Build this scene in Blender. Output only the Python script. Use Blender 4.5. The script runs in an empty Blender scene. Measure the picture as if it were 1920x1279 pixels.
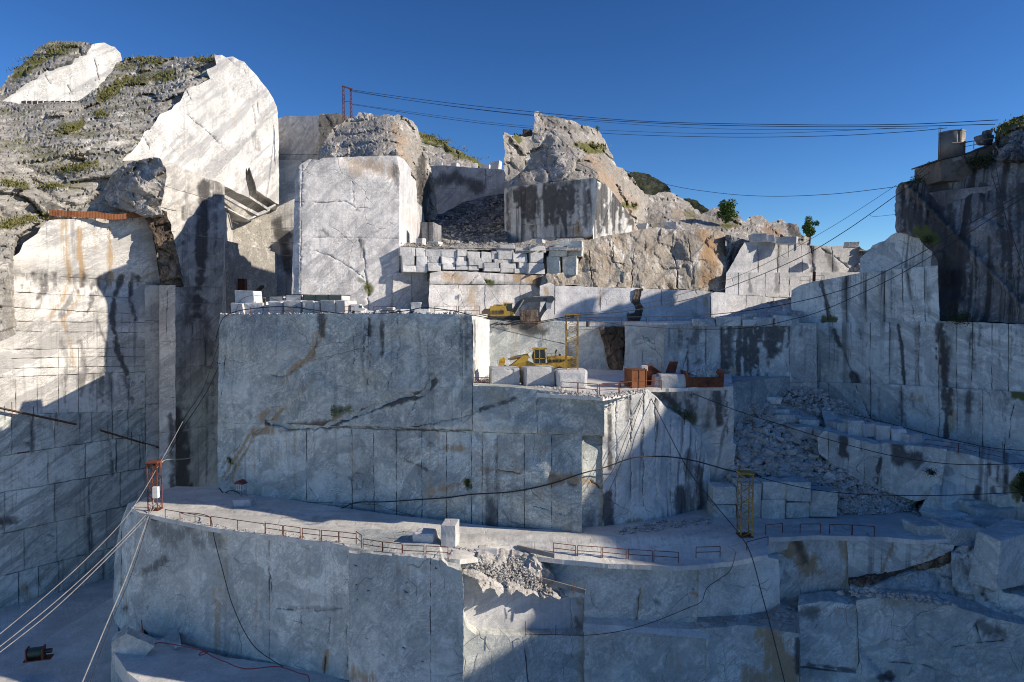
import bpy, bmesh, math, random
import numpy as np
from mathutils import Vector, Matrix
from mathutils.geometry import delaunay_2d_cdt

# ------------------------------------------------------------------ camera, sky, sun, exposure
scene = bpy.context.scene
F = 1333.33; HORIZON = 575.0
PITCH = math.atan((639.5 - HORIZON) / F)
cam_d = bpy.data.cameras.new('camera'); cam = bpy.data.objects.new('camera', cam_d)
scene.collection.objects.link(cam); scene.camera = cam
cam_d.sensor_width = 36.0; cam_d.lens = 36.0 * F / 1920.0; cam_d.clip_start = 0.5; cam_d.clip_end = 8000
cam.rotation_euler = (math.pi / 2 - PITCH, 0, 0)

SUN_AZ = 11.0       # degrees from +X (right) towards the camera
SUN_EL = 25.0
S = Vector((math.cos(math.radians(SUN_AZ)) * math.cos(math.radians(SUN_EL)),
            -math.sin(math.radians(SUN_AZ)) * math.cos(math.radians(SUN_EL)), math.sin(math.radians(SUN_EL))))
sun_d = bpy.data.lights.new('sun', 'SUN'); sun = bpy.data.objects.new('sun', sun_d)
scene.collection.objects.link(sun)
sun_d.energy = 4.2; sun_d.angle = math.radians(0.6); sun_d.color = (1.0, 0.885, 0.74)
sun.rotation_euler = (-S).to_track_quat('-Z', 'Y').to_euler(); sun.location = (80, -20, 90)
world = bpy.data.worlds.new('World'); scene.world = world; world.use_nodes = True
wn = world.node_tree; bg = wn.nodes['Background']; sky = wn.nodes.new('ShaderNodeTexSky')
sky.sky_type = 'NISHITA'; sky.sun_disc = False
sky.sun_elevation = math.radians(SUN_EL); sky.sun_rotation = math.radians(90 + SUN_AZ)
sky.altitude = 1500; sky.air_density = 1.0; sky.dust_density = 0.0; sky.ozone_density = 4.0
hs = wn.nodes.new('ShaderNodeHueSaturation'); hs.inputs['Saturation'].default_value = 1.11
gm = wn.nodes.new('ShaderNodeGamma'); gm.inputs[1].default_value = 1.40
wn.links.new(sky.outputs[0], hs.inputs['Color']); wn.links.new(hs.outputs[0], gm.inputs[0]); wn.links.new(gm.outputs[0], bg.inputs[0])
bg.inputs[1].default_value = 0.050
scene.view_settings.view_transform = 'Standard'; scene.view_settings.look = 'None'
scene.view_settings.gamma = 1.0; scene.view_settings.exposure = 0.46
scene.view_settings.use_curve_mapping = False
scene.cycles.filter_width = 1.05; scene.cycles.max_bounces = 5; scene.cycles.diffuse_bounces = 3; scene.cycles.transparent_max_bounces = 6

random.seed(7); RNG = np.random.default_rng(7)
COL = scene.collection
CP, SP = math.cos(PITCH), math.sin(PITCH)

# ------------------------------------------------------------------ picture point -> place
def rays(px, py):
    px = np.asarray(px, float); py = np.asarray(py, float)
    x = (px - 960) / F; y = (639.5 - py) / F
    return x, CP + y * SP, -SP + y * CP
def at(px, py, Y):
    dx, dy, dz = rays(px, py); t = Y / dy
    return Vector((float(dx * t), float(Y), float(dz * t)))
ROADD = None; ROAD = -25.0
def atz(px, py, z):
    if ROADD is not None and z == ROAD: return at(px, py, float(ROADD(px, py)))
    dx, dy, dz = rays(px, py); t = z / dz
    return Vector((float(dx * t), float(dy * t), float(z)))
def Yz(px, py, z): return atz(px, py, z).y

# ------------------------------------------------------------------ noise
def _h(i, j, k, s):
    n = (i.astype(np.uint32) * np.uint32(374761393) + j.astype(np.uint32) * np.uint32(668265263)
         + k.astype(np.uint32) * np.uint32(2147483647) + np.uint32(s) * np.uint32(1274126177))
    n = (n ^ (n >> np.uint32(13))) * np.uint32(1274126177)
    n = (n ^ (n >> np.uint32(16))) * np.uint32(2246822519)
    return ((n ^ (n >> np.uint32(15))) & np.uint32(0xffffff)).astype(np.float64) / 0xffffff
def vnoise(P, s=0):
    I = np.floor(P).astype(np.int64); f = P - I; f = f * f * f * (f * (f * 6 - 15) + 10)
    r = 0
    for a in (0, 1):
        for b in (0, 1):
            for c in (0, 1):
                w = (f[:, 0] if a else 1 - f[:, 0]) * (f[:, 1] if b else 1 - f[:, 1]) * (f[:, 2] if c else 1 - f[:, 2])
                r = r + w * _h(I[:, 0] + a, I[:, 1] + b, I[:, 2] + c, s)
    return r * 2 - 1
def fbm(P, o=4, s=0, g=.5):
    r = 0; a = 1
    for i in range(o): r = r + a * vnoise(P * 2.03 ** i + 17.3 * i, s + i); a *= g
    return r
def ridged(P, o=4, s=0):
    r = 0; a = 1
    for i in range(o): r = r + a * (1 - 2 * np.abs(vnoise(P * 2.1 ** i + 9.1 * i, s + i))); a *= .5
    return r
def cells(P, s=0):
    """blocky fracture: tilted facet per voronoi cell"""
    I = np.floor(P).astype(np.int64); best = np.full(len(P), 9e9); out = np.zeros(len(P)); sec = np.full(len(P), 9e9)
    for a in (-1, 0, 1):
        for b in (-1, 0, 1):
            for c in (-1, 0, 1):
                J = I + np.array([a, b, c]); x = [_h(J[:, 0], J[:, 1], J[:, 2], s + q) for q in range(7)]
                D = P - (J + np.stack(x[:3], 1)); d = (D ** 2).sum(1)
                v = x[3] * 2 - 1 + .9 * ((x[4] - .5) * D[:, 0] * 2 + (x[5] - .5) * D[:, 1] * 2 + (x[6] - .5) * D[:, 2] * 2)
                m = d < best; sec = np.where(m, best, np.minimum(sec, d)); out = np.where(m, v, out); best = np.where(m, d, best)
    return out, np.sqrt(sec) - np.sqrt(best)

# ------------------------------------------------------------------ materials
MATS = {}
class G:
    def __init__(s, name):
        s.m = bpy.data.materials.new(name); s.m.use_nodes = True; s.t = s.m.node_tree
        s.b = s.t.nodes['Principled BSDF']; MATS[name] = s.m
    def n(s, t, ins=None, **props):
        nd = s.t.nodes.new('ShaderNode' + t)
        for k, v in props.items(): setattr(nd, k, v)
        for k, v in (ins or {}).items(): s.set(nd.inputs[k], v)
        return nd
    def set(s, sock, v):
        if isinstance(v, bpy.types.NodeSocket): s.t.links.new(v, sock)
        elif isinstance(v, bpy.types.Node): s.t.links.new(v.outputs[0], sock)
        else: sock.default_value = v
    def mth(s, op, a, b=0.0, clamp=False):
        nd = s.n('Math', {0: a, 1: b}, operation=op); nd.use_clamp = clamp; return nd.outputs[0]
    def rng(s, v, a, b, c=0.0, d=1.0):
        return s.n('MapRange', {0: v, 1: a, 2: b, 3: c, 4: d}, interpolation_type='SMOOTHSTEP').outputs[0]
    def mix(s, f, a, b, mode='MIX'):
        nd = s.n('Mix', data_type='RGBA', blend_type=mode, clamp_factor=True)
        s.set(nd.inputs[0], f); s.set(nd.inputs[6], c4(a)); s.set(nd.inputs[7], c4(b)); return nd.outputs[2]
    def noise(s, vec, sc, det=4.0, ro=.55, dist=0.0):
        return s.n('TexNoise', {'Vector': vec, 'Scale': sc, 'Detail': det, 'Roughness': ro, 'Distortion': dist}).outputs[0]
    def mapp(s, vec, loc=(0, 0, 0), rot=(0, 0, 0), sc=(1, 1, 1)):
        return s.n('Mapping', {'Vector': vec, 'Location': loc, 'Rotation': rot, 'Scale': sc}).outputs[0]
def c4(c):
    if isinstance(c, (tuple, list)) and len(c) == 3: return (*c, 1.0)
    return c

def marble(name, base=(.66, .65, .63), grey=(.36, .38, .41), ang=35, vein=.6, breccia=.0, streak=.3, crack=.5, dirt=.25,
           dirtc=(.30, .27, .22), wide=1.0, seed=0, saw=.5, moss=(.10, .11, .03), bump=.35, sat=(1, 1, 1), sb=0.0, strc=(.13, .13, .135), wv_=1.0, blot=1.0):
    g = G(name); base = tuple(b * q for b, q in zip(base, sat))
    uv = g.n('UVMap', uv_map='uv').outputs[0]; pos = g.n('NewGeometry').outputs['Position']
    orand = g.n('ObjectInfo').outputs['Random']
    pos = g.n('VectorMath', {0: pos, 1: (seed * 13.7, seed * 5.1, 0)}, operation='ADD').outputs[0]
    uvs = g.n('VectorMath', {0: uv, 1: (seed * 31.7, seed * 17.1, 0)}, operation='ADD').outputs[0]
    warp = g.n('TexNoise', {'Vector': pos, 'Scale': .12, 'Detail': 3.0}).outputs[1]
    wv = g.n('VectorMath', {0: warp, 1: (.5, .5, .5)}, operation='SUBTRACT').outputs[0]
    wv = g.n('VectorMath', {0: wv, 'Scale': 7.0 * wv_}, operation='SCALE').outputs[0]
    uvw = g.n('VectorMath', {0: uvs, 1: wv}, operation='ADD').outputs[0]
    r = g.mapp(uvw, rot=(0, 0, math.radians(-ang)))
    v1 = g.noise(g.mapp(r, sc=(.022 / wide, .34 / wide, 1)), 1.0, 7, .66, .3)
    v2 = g.noise(g.mapp(r, sc=(.06, 1.7, 1)), 1.0, 6, .66, .2)
    cl = g.noise(pos, .07, 5, .6)
    mic = g.noise(pos, 2.3, 8, .68)
    cl2 = g.noise(pos, .33, 5, .62)
    col = g.mix(g.rng(g.mth('ADD', g.mth('MULTIPLY', cl, .6), g.mth('MULTIPLY', cl2, .4)), .36, .64), tuple(b * .80 for b in base), tuple(min(.9, b * 1.10) for b in base))
    bl = g.noise(pos, .75, 9, .76, .5)
    col = g.mix(g.rng(bl, .53, .58, 0, .42 * blot), col, tuple(q * .95 for q in grey)); col = g.mix(g.rng(bl, .47, .42, 0, .45 * blot), col, tuple(min(.9, q * 1.28) for q in base))
    vm = g.mth('MULTIPLY', g.rng(v1, .475, .575), vein * .8, True)
    col = g.mix(vm, col, grey)
    vm2 = g.mth('MULTIPLY', g.mth('MULTIPLY', g.rng(v2, .52, .72), g.rng(v1, .40, .62)), vein * .75, True)
    col = g.mix(vm2, col, tuple(q * .8 for q in grey))
    wp = g.n('VectorMath', {0: wv, 'Scale': .32}, operation='SCALE').outputs[0]
    pw = g.n('VectorMath', {0: pos, 1: wp}, operation='ADD').outputs[0]
    if breccia:
        ws = g.n('TexNoise', {'Vector': pos, 'Scale': .9, 'Detail': 4.0}).outputs[1]
        ws = g.n('VectorMath', {0: g.n('VectorMath', {0: ws, 1: (.5, .5, .5)}, operation='SUBTRACT').outputs[0], 'Scale': 1.7}, operation='SCALE').outputs[0]
        pq = g.n('VectorMath', {0: pw, 1: ws}, operation='ADD').outputs[0]
        vc = g.n('TexVoronoi', {'Vector': pq, 'Scale': .62}, feature='F1').outputs['Color']
        vo = g.n('TexVoronoi', {'Vector': pq, 'Scale': .62}, feature='DISTANCE_TO_EDGE').outputs[0]
        bmask = g.rng(g.noise(pos, .10, 3), .30, .55)
        c1 = g.rng(g.mth('ABSOLUTE', g.mth('SUBTRACT', g.noise(pw, .45, 5, .62, 1.2), .5)), 0, .026, 1, 0)
        c2 = g.rng(g.mth('ABSOLUTE', g.mth('SUBTRACT', g.noise(pw, 1.1, 5, .65, .8), .5)), 0, .05, .8, 0)
        brk = g.rng(g.noise(pos, .8, 3), .40, .60)
        ln = g.mth('MULTIPLY', g.mth('MAXIMUM', g.mth('MULTIPLY', g.rng(vo, 0.0, .05, .8, 0), brk), g.mth('MAXIMUM', c1, c2)), bmask)
        tone = g.mth('MULTIPLY', g.mth('MULTIPLY', g.n('SeparateColor', {0: vc}).outputs[0], bmask), breccia * .55, True)
        pt = g.rng(g.noise(pq, .42, 3, .55, .6), .50, .535); col = g.mix(g.mth('MULTIPLY', pt, breccia * .30), col, tuple(min(.9, q * 1.22) for q in base))
        col = g.mix(tone, col, tuple(q * .9 for q in grey))
        col = g.mix(g.mth('MULTIPLY', ln, breccia * .8, True), col, tuple(q * .55 for q in grey))
    # crisp thin veins along the bedding, and saw striation
    rv = g.mapp(r, sc=(.22, .75, 1)); f1 = g.rng(g.mth('ABSOLUTE', g.mth('SUBTRACT', g.noise(rv, 1.0, 7, .66, .8), .5)), 0, .030, 1, 0)
    f2 = g.rng(g.mth('ABSOLUTE', g.mth('SUBTRACT', g.noise(g.mapp(r, sc=(.8, 2.2, 1)), 1.0, 6, .7, .5), .5)), 0, .045, .8, 0)
    fm = g.mth('MULTIPLY', g.mth('MAXIMUM', f1, f2), g.rng(g.noise(pos, .21, 4), .40, .58))
    col = g.mix(g.mth('MULTIPLY', fm, min(1, vein * .75), True), col, tuple(q * .6 for q in grey))
    sv = g.noise(g.mapp(uvs, sc=(3.2, .06, 1)), 1.0, 5, .7)
    col = g.mix(g.mth('MULTIPLY', g.rng(sv, .50, .62), .20), col, tuple(q * .55 for q in base))
    sp_ = g.noise(pos, 5.5, 6, .75)
    col = g.mix(g.rng(sp_, .58, .68, 0, .10), col, tuple(q * .45 for q in base)); col = g.mix(g.rng(sp_, .44, .32, 0, .12), col, tuple(min(.9, q * 1.25) for q in base))
    # hairline fissures
    ck = g.n('TexVoronoi', {'Vector': g.mapp(uvw, rot=(0, 0, math.radians(20)), sc=(.16, .10, .1)), 'Scale': 1.0}, feature='DISTANCE_TO_EDGE').outputs[0]
    ckm = g.mth('MULTIPLY', g.rng(ck, 0.0, .007, 1, 0), g.rng(g.noise(pos, .3, 5, .65), .47, .57))
    col = g.mix(g.mth('MULTIPLY', ckm, crack, True), col, (.10, .095, .09))
    # run-off streaks
    s1 = g.noise(g.mapp(uvs, sc=(1.1, .035, 1)), 1.0, 5, .6); s2 = g.noise(g.mapp(uvs, sc=(.10, .06, 1)), 1.0, 3)
    sm = g.mth('MULTIPLY', g.mth('MULTIPLY', g.rng(s1, .51 - sb, .66 - sb), g.rng(s2, .44 - sb, .60 - sb)), streak, True)
    col = g.mix(sm, col, strc)
    # dirt / ochre
    d1 = g.noise(pos, .19, 7, .7)
    col = g.mix(g.mth('MULTIPLY', g.rng(d1, .52, .78), dirt, True), col, dirtc)
    # painted masks kept on the mesh: dark water stain and painted crack shade, ochre stain, moss
    at_ = g.n('Attribute', attribute_name='mask'); sp = g.n('SeparateColor', {0: at_.outputs['Color']})
    fine = g.noise(g.mapp(uvs, sc=(2.6, .14, 1)), 1.0, 7, .70)
    fine2 = g.noise(pos, 1.3, 6, .7); fine = g.mth('ADD', g.mth('MULTIPLY', fine, .62), g.mth('MULTIPLY', fine2, .38))
    def msk(o, nz, k):
        return g.mth('MULTIPLY', g.rng(sp.outputs[o], .03, .85), g.rng(g.mth('ADD', nz, g.mth('MULTIPLY', sp.outputs[o], .16 * k)), .50, .60))
    col = g.mix(g.mth('MULTIPLY', msk(1, fine, 1.1), .82), col, (.38, .25, .12))
    col = g.mix(g.mth('MULTIPLY', msk(0, fine, 1.5), .88), col, (.050, .048, .050))
    col = g.mix(g.mth('MULTIPLY', msk(2, fine2, 1.6), .95), col, moss)
    col = g.mix(g.mth('MULTIPLY', g.rng(mic, .52, .70), .30), col, tuple(q * .45 for q in base))
    hsv = g.n('HueSaturation', {'Value': g.mth('ADD', .87, g.mth('MULTIPLY', orand, .24)), 'Color': col})
    g.set(g.b.inputs['Base Color'], hsv.outputs[0])
    g.b.inputs['Roughness'].default_value = .78; g.b.inputs['Specular IOR Level'].default_value = .25
    h = g.mth('ADD', g.mth('MULTIPLY', mic, 1.0), g.mth('MULTIPLY', g.noise(pos, .6, 4, .6), 1.4))
    if saw: h = g.mth('ADD', h, g.mth('MULTIPLY', g.noise(g.mapp(uvs, sc=(.05, 3.2, 1)), 1.0, 3), saw))
    h = g.mth('SUBTRACT', h, g.mth('MULTIPLY', ckm, 1.5))
    g.set(g.b.inputs['Normal'], g.n('Bump', {'Strength': bump, 'Distance': .22, 'Height': h}))
    return g.m

def rockmat(name, light=(.52, .51, .48), dark=(.15, .145, .14), moss=.35, warm=.2, mossc=(.095, .105, .028), seed=0, amt=.5, stretch=None, rot=0.0):
    g = G(name); pos = g.n('NewGeometry'); nrm = pos.outputs['Normal']; p = pos.outputs['Position']
    p = g.n('VectorMath', {0: p, 1: (seed * 11.3, seed * 3.7, seed)}, operation='ADD').outputs[0]
    pst = p if not stretch else g.mapp(g.mapp(p, rot=(0, math.radians(rot), 0)), sc=stretch); a = g.noise(pst, .35, 8, .68, .5); b = g.noise(pst, 2.2, 7, .72); c = g.noise(p, .09, 4)
    fac = g.mth('ADD', g.mth('MULTIPLY', a, .6), g.mth('MULTIPLY', b, .4))
    col = g.mix(g.rng(fac, .62 - amt * .32, .70 - amt * .18, 1, 0), light, dark)
    vo = g.n('TexVoronoi', {'Vector': g.n('VectorMath', {0: p, 1: g.n('VectorMath', {0: g.n('TexNoise', {'Vector': p, 'Scale': .5}).outputs[1], 'Scale': 2.5}, operation='SCALE').outputs[0]}, operation='ADD').outputs[0], 'Scale': .55}, feature='DISTANCE_TO_EDGE').outputs[0]
    col = g.mix(g.rng(vo, 0, .05, .75, 0), col, tuple(q * .5 for q in dark))
    col = g.mix(g.mth('MULTIPLY', g.rng(g.noise(p, .22, 6, .65), .52, .70), warm, True), col, (.36, .27, .17))
    at_ = g.n('Attribute', attribute_name='mask'); sp = g.n('SeparateColor', {0: at_.outputs['Color']})
    up = g.n('SeparateXYZ', {0: nrm}).outputs[2]
    mm = g.mth('MULTIPLY', g.rng(g.noise(p, .16, 6, .7), .50, .62), moss)
    mm = g.mth('MULTIPLY', mm, g.rng(up, .05, .6))
    msk = g.mth('MULTIPLY', g.rng(sp.outputs[2], .05, .8), g.rng(g.mth('ADD', g.mth('MULTIPLY', a, .5), g.mth('ADD', g.mth('MULTIPLY', b, .5), g.mth('MULTIPLY', sp.outputs[2], .12))), .50, .60))
    mm = g.mth('MAXIMUM', mm, msk)
    col = g.mix(g.mth('MULTIPLY', g.rng(sp.outputs[1], .03, .85), g.rng(g.mth('ADD', g.mth('MULTIPLY', g.mth('ADD', a, b), .5), g.mth('MULTIPLY', sp.outputs[1], .14)), .46, .62, 0, .9)), col, (.36, .22, .11))
    col = g.mix(g.mth('MULTIPLY', g.rng(sp.outputs[0], .03, .85), g.rng(g.mth('ADD', g.mth('MULTIPLY', g.mth('ADD', a, b), .5), g.mth('MULTIPLY', sp.outputs[0], .14)), .46, .62, 0, .9)), col, (.05, .048, .048))
    mc = g.mix(g.noise(p, 1.1, 5), mossc, (.16, .15, .05))
    col = g.mix(mm, col, mc)
    g.set(g.b.inputs['Base Color'], col); g.b.inputs['Roughness'].default_value = .9; g.b.inputs['Specular IOR Level'].default_value = .15
    hh = g.mth('ADD', g.mth('MULTIPLY', b, .7), g.mth('MULTIPLY', a, 1.3))
    g.set(g.b.inputs['Normal'], g.n('Bump', {'Strength': .7, 'Distance': .28, 'Height': hh}))
    return g.m

def paint(name, col, rough=.55, metal=0.0, rust=.0, rustc=(.16, .06, .025), sc=1.5, var=.15, spec=.4):
    g = G(name); tc = g.n('TexCoord').outputs['Object']; p = g.n('NewGeometry').outputs['Position']
    n1 = g.noise(p, sc, 6, .65); n2 = g.noise(p, sc * .25, 4, .6)
    c = g.mix(g.rng(n1, .3, .7), tuple(q * (1 - var) for q in col), tuple(min(1, q * (1 + var)) for q in col))
    if rust: c = g.mix(g.mth('MULTIPLY', g.rng(g.mth('ADD', g.mth('MULTIPLY', n1, .5), g.mth('MULTIPLY', n2, .5)), .56 - .25 * rust, .66 - .1 * rust), .9), c, rustc)
    g.set(g.b.inputs['Base Color'], c); g.b.inputs['Metallic'].default_value = metal
    g.set(g.b.inputs['Roughness'], g.rng(n1, .2, .8, max(.05, rough - .1), min(1, rough + .15)))
    g.b.inputs['Specular IOR Level'].default_value = spec
    g.set(g.b.inputs['Normal'], g.n('Bump', {'Strength': .15, 'Distance': .02, 'Height': n1}))
    return g.m

# ------------------------------------------------------------------ objects and their descriptions
def tag(o, label=None, cat=None, group=None, kind=None):
    if label: o['label'] = label
    if cat: o['category'] = cat
    if group: o['group'] = group
    if kind: o['kind'] = kind
    return o
def link(name, me, mat=None, parent=None):
    o = bpy.data.objects.new(name, me); COL.objects.link(o)
    if mat is not None and me is not None: me.materials.append(MATS[mat] if isinstance(mat, str) else mat)
    if parent is not None:
        o.parent = parent; o.matrix_parent_inverse = parent.matrix_world.inverted()
    return o
def empty(name, loc, rz=0.0, label=None, cat=None, group=None):
    o = bpy.data.objects.new(name, None); COL.objects.link(o); o.location = loc; o.rotation_euler = (0, 0, rz)
    o.empty_display_size = .5
    return tag(o, label, cat, group)

class MB:
    """collects shapes, builds one mesh object (local coordinates of its parent)"""
    def __init__(s): s.bm = bmesh.new()
    def box(s, c, d, rot=None, taper=None, bev=0.0):
        r = bmesh.ops.create_cube(s.bm, size=1.0); vs = r['verts']
        for v in vs:
            k = 1.0
            if taper and v.co.z > 0: k = taper
            v.co = Vector((v.co.x * d[0] * k, v.co.y * d[1] * k, v.co.z * d[2]))
        if bev:
            es = list({e for v in vs for e in v.link_edges})
            rr = bmesh.ops.bevel(s.bm, geom=es, offset=bev, segments=1, affect='EDGES', profile=.5)
            vs = list({v for f in rr['faces'] for v in f.verts} | {v for v in vs if v.is_valid})
        M = Matrix.Translation(Vector(c)) @ (rot.to_4x4() if rot else Matrix.Identity(4))
        bmesh.ops.transform(s.bm, matrix=M, verts=[v for v in vs if v.is_valid]); return s
    def tube(s, pts, r, n=6, cap=True):
        pts = [Vector(p) for p in pts]; rings = []
        for i, p in enumerate(pts):
            t = (pts[min(i + 1, len(pts) - 1)] - pts[max(i - 1, 0)])
            if t.length < 1e-9: t = Vector((0, 0, 1))
            t.normalize(); a = Vector((0, 0, 1)) if abs(t.z) < .9 else Vector((1, 0, 0))
            u = t.cross(a).normalized(); w = t.cross(u); rr = r[i] if isinstance(r, (list, tuple)) else r
            rings.append([s.bm.verts.new(p + u * rr * math.cos(2 * math.pi * k / n) + w * rr * math.sin(2 * math.pi * k / n)) for k in range(n)])
        for a, b in zip(rings, rings[1:]):
            for k in range(n): s.bm.faces.new((a[k], a[(k + 1) % n], b[(k + 1) % n], b[k]))
        if cap: s.bm.faces.new(rings[0][::-1]); s.bm.faces.new(rings[-1])
        return s
    def bar(s, a, b, w, h=None):
        a, b = Vector(a), Vector(b); h = h or w; t = b - a; L = t.length
        q = t.to_track_quat('X', 'Z').to_matrix()
        return s.box((a + b) / 2, (L, w, h), q)
    def cyl(s, a, b, r, n=16, r2=None): return s.tube([a, b], [r, r if r2 is None else r2], n)
    def prism(s, pts, y0, y1, axis='Y'):
        """polygon in (x,z) run along y"""
        def mk(p, y): return Vector((p[0], y, p[1])) if axis == 'Y' else (Vector((y, p[0], p[1])) if axis == 'X' else Vector((p[0], p[1], y)))
        a = [s.bm.verts.new(mk(p, y0)) for p in pts]; b = [s.bm.verts.new(mk(p, y1)) for p in pts]; n = len(pts)
        s.bm.faces.new(a); s.bm.faces.new(b[::-1])
        for k in range(n): s.bm.faces.new((a[k], b[k], b[(k + 1) % n], a[(k + 1) % n]))
        return s
    def build(s, name, mat, parent=None, smooth=False):
        bmesh.ops.recalc_face_normals(s.bm, faces=s.bm.faces)
        me = bpy.data.meshes.new(name); s.bm.to_mesh(me); s.bm.free()
        if smooth: me.polygons.foreach_set('use_smooth', [True] * len(me.polygons))
        o = bpy.data.objects.new(name, me); COL.objects.link(o); me.materials.append(MATS[mat] if isinstance(mat, str) else mat)
        if parent is not None: o.parent = parent
        if isinstance(mat, str) and mat.startswith('marble'):
            uvl = me.uv_layers.new(name='uv'); r1, r2 = random.uniform(0, 60), random.uniform(0, 60); sg = random.choice((-1, 1))
            for l in me.loops:
                v = me.vertices[l.vertex_index].co; uvl.data[l.index].uv = (r1 + sg * (v.x + .7 * v.y), r2 + v.z + .25 * v.y)
        return o

# ------------------------------------------------------------------ rock faces
def plane(px1, Y1, px2, Y2, tilt=0.0, z0=0.0):
    """depth model: vertical (or leaning) plane through two picture columns at known distances"""
    A = at(px1, HORIZON, Y1); B = at(px2, HORIZON, Y2); d = Vector((B.x - A.x, B.y - A.y, 0)).normalized()
    n = Vector((d.y, -d.x, 0));  n = n if n.dot(A) < 0 else -n
    t = math.radians(tilt); n3 = n * math.cos(t) + Vector((0, 0, math.sin(t))); A = A + Vector((0, 0, z0))
    def dep(px, py):
        dx, dy, dz = rays(px, py); k = n3.dot(A) / (n3.x * dx + n3.y * dy + n3.z * dz); return dy * k
    dep.dir = d; dep.n = n; return dep
def ctrl(*pts):
    """depth model: smooth surface through (px, py, Y) points"""
    P = np.array(pts, float); X = P[:, :2] / 100.0; n = len(P)
    D = np.sqrt(((X[:, None] - X[None]) ** 2).sum(2)); M = np.zeros((n + 3, n + 3)); M[:n, :n] = D
    M[:n, n] = 1; M[:n, n + 1:] = X; M[n, :n] = 1; M[n + 1:, :n] = X.T
    w = np.linalg.lstsq(M, np.r_[P[:, 2], 0, 0, 0], rcond=None)[0]
    def dep(px, py):
        q = np.stack([np.asarray(px, float), np.asarray(py, float)], -1).reshape(-1, 2) / 100.0
        d = np.sqrt(((q[:, None] - X[None]) ** 2).sum(2)); r = d @ w[:n] + w[n] + q @ w[n + 1:]
        return r.reshape(np.shape(px))
    i, j = P[:, 0].argmin(), P[:, 0].argmax(); a = at(*P[i]); b = at(*P[j]); dep.dir = Vector((b.x - a.x, b.y - a.y, 0)).normalized(); dep.n = None
    return dep
def level(z, sx=0.0, sy=0.0, x0=0, y0=0):
    """depth model: floor at height z (+ slope)"""
    def dep(px, py):
        dx, dy, dz = rays(px, py); t = (z - sx * x0 - sy * y0) / (dz - sx * dx - sy * dy); return dy * t
    dep.dir = Vector((1, 0, 0)); dep.n = 'floor'; return dep

def inside(poly, x, y):
    r = np.zeros(len(x), bool); n = len(poly)
    for i in range(n):
        x1, y1 = poly[i]; x2, y2 = poly[(i + 1) % n]
        if y1 == y2: continue
        c = ((y1 > y) != (y2 > y)) & (x < (x2 - x1) * (y - y1) / (y2 - y1) + x1); r ^= c
    return r
def segdist(x, y, line):
    d = np.full(len(x), 1e9)
    for (x1, y1), (x2, y2) in zip(line, line[1:]):
        vx, vy = x2 - x1, y2 - y1; L = vx * vx + vy * vy + 1e-9
        t = np.clip(((x - x1) * vx + (y - y1) * vy) / L, 0, 1); d = np.minimum(d, np.hypot(x - x1 - t * vx, y - y1 - t * vy))
    return d
def wander(line, step, amp, rng):
    out = []; j = 0.0
    for (x1, y1), (x2, y2) in zip(line, line[1:]):
        n = max(1, int(math.hypot(x2 - x1, y2 - y1) / step)); L = math.hypot(x2 - x1, y2 - y1) + 1e-9
        for i in range(n):
            t = i / n; j = (.72 * j + rng.normal() * amp * .7) if out else 0
            out.append((x1 + (x2 - x1) * t - (y2 - y1) / L * j, y1 + (y2 - y1) * t + (x2 - x1) / L * j))
    out.append(tuple(line[-1])); return out
def clip(poly, p, q, side, gap):
    """keep the part of poly on one side of line p-q, gap/2 away from it"""
    (x1, y1), (x2, y2) = p, q; L = math.hypot(x2 - x1, y2 - y1); nx, ny = -(y2 - y1) / L * side, (x2 - x1) / L * side
    f = [(x - x1) * nx + (y - y1) * ny - gap / 2 for x, y in poly]; out = []
    for i in range(len(poly)):
        j = (i + 1) % len(poly)
        if f[i] >= 0: out.append(poly[i])
        if (f[i] >= 0) != (f[j] >= 0):
            t = f[i] / (f[i] - f[j]); out.append((poly[i][0] + t * (poly[j][0] - poly[i][0]), poly[i][1] + t * (poly[j][1] - poly[i][1])))
    return out
def area(poly):
    return .5 * abs(sum(poly[i][0] * poly[(i + 1) % len(poly)][1] - poly[(i + 1) % len(poly)][0] * poly[i][1] for i in range(len(poly))))
def chord(poly, p, q):
    (x1, y1), (x2, y2) = p, q; L = math.hypot(x2 - x1, y2 - y1); ux, uy = (x2 - x1) / L, (y2 - y1) / L; ts = []
    f = [-(x - x1) * uy + (y - y1) * ux for x, y in poly]
    for i in range(len(poly)):
        j = (i + 1) % len(poly)
        if (f[i] >= 0) != (f[j] >= 0):
            t = f[i] / (f[i] - f[j]); X = poly[i][0] + t * (poly[j][0] - poly[i][0]); Y = poly[i][1] + t * (poly[j][1] - poly[i][1])
            ts.append((X - x1) * ux + (Y - y1) * uy)
    if len(ts) < 2: return 0
    a, b = min(ts), max(ts); return max(0, min(b, L) - max(a, 0)) / (b - a + 1e-9)
def split(poly, cuts, gap, least=60):
    ps = [poly]
    for p, q in cuts:
        out = []
        for c in ps:
            if chord(c, p, q) > .62:
                a, b = clip(c, p, q, 1, gap), clip(c, p, q, -1, gap)
                if len(a) > 2 and len(b) > 2 and area(a) > least and area(b) > least: out += [a, b]; continue
            out.append(c)
        ps = out
    return ps

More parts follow.
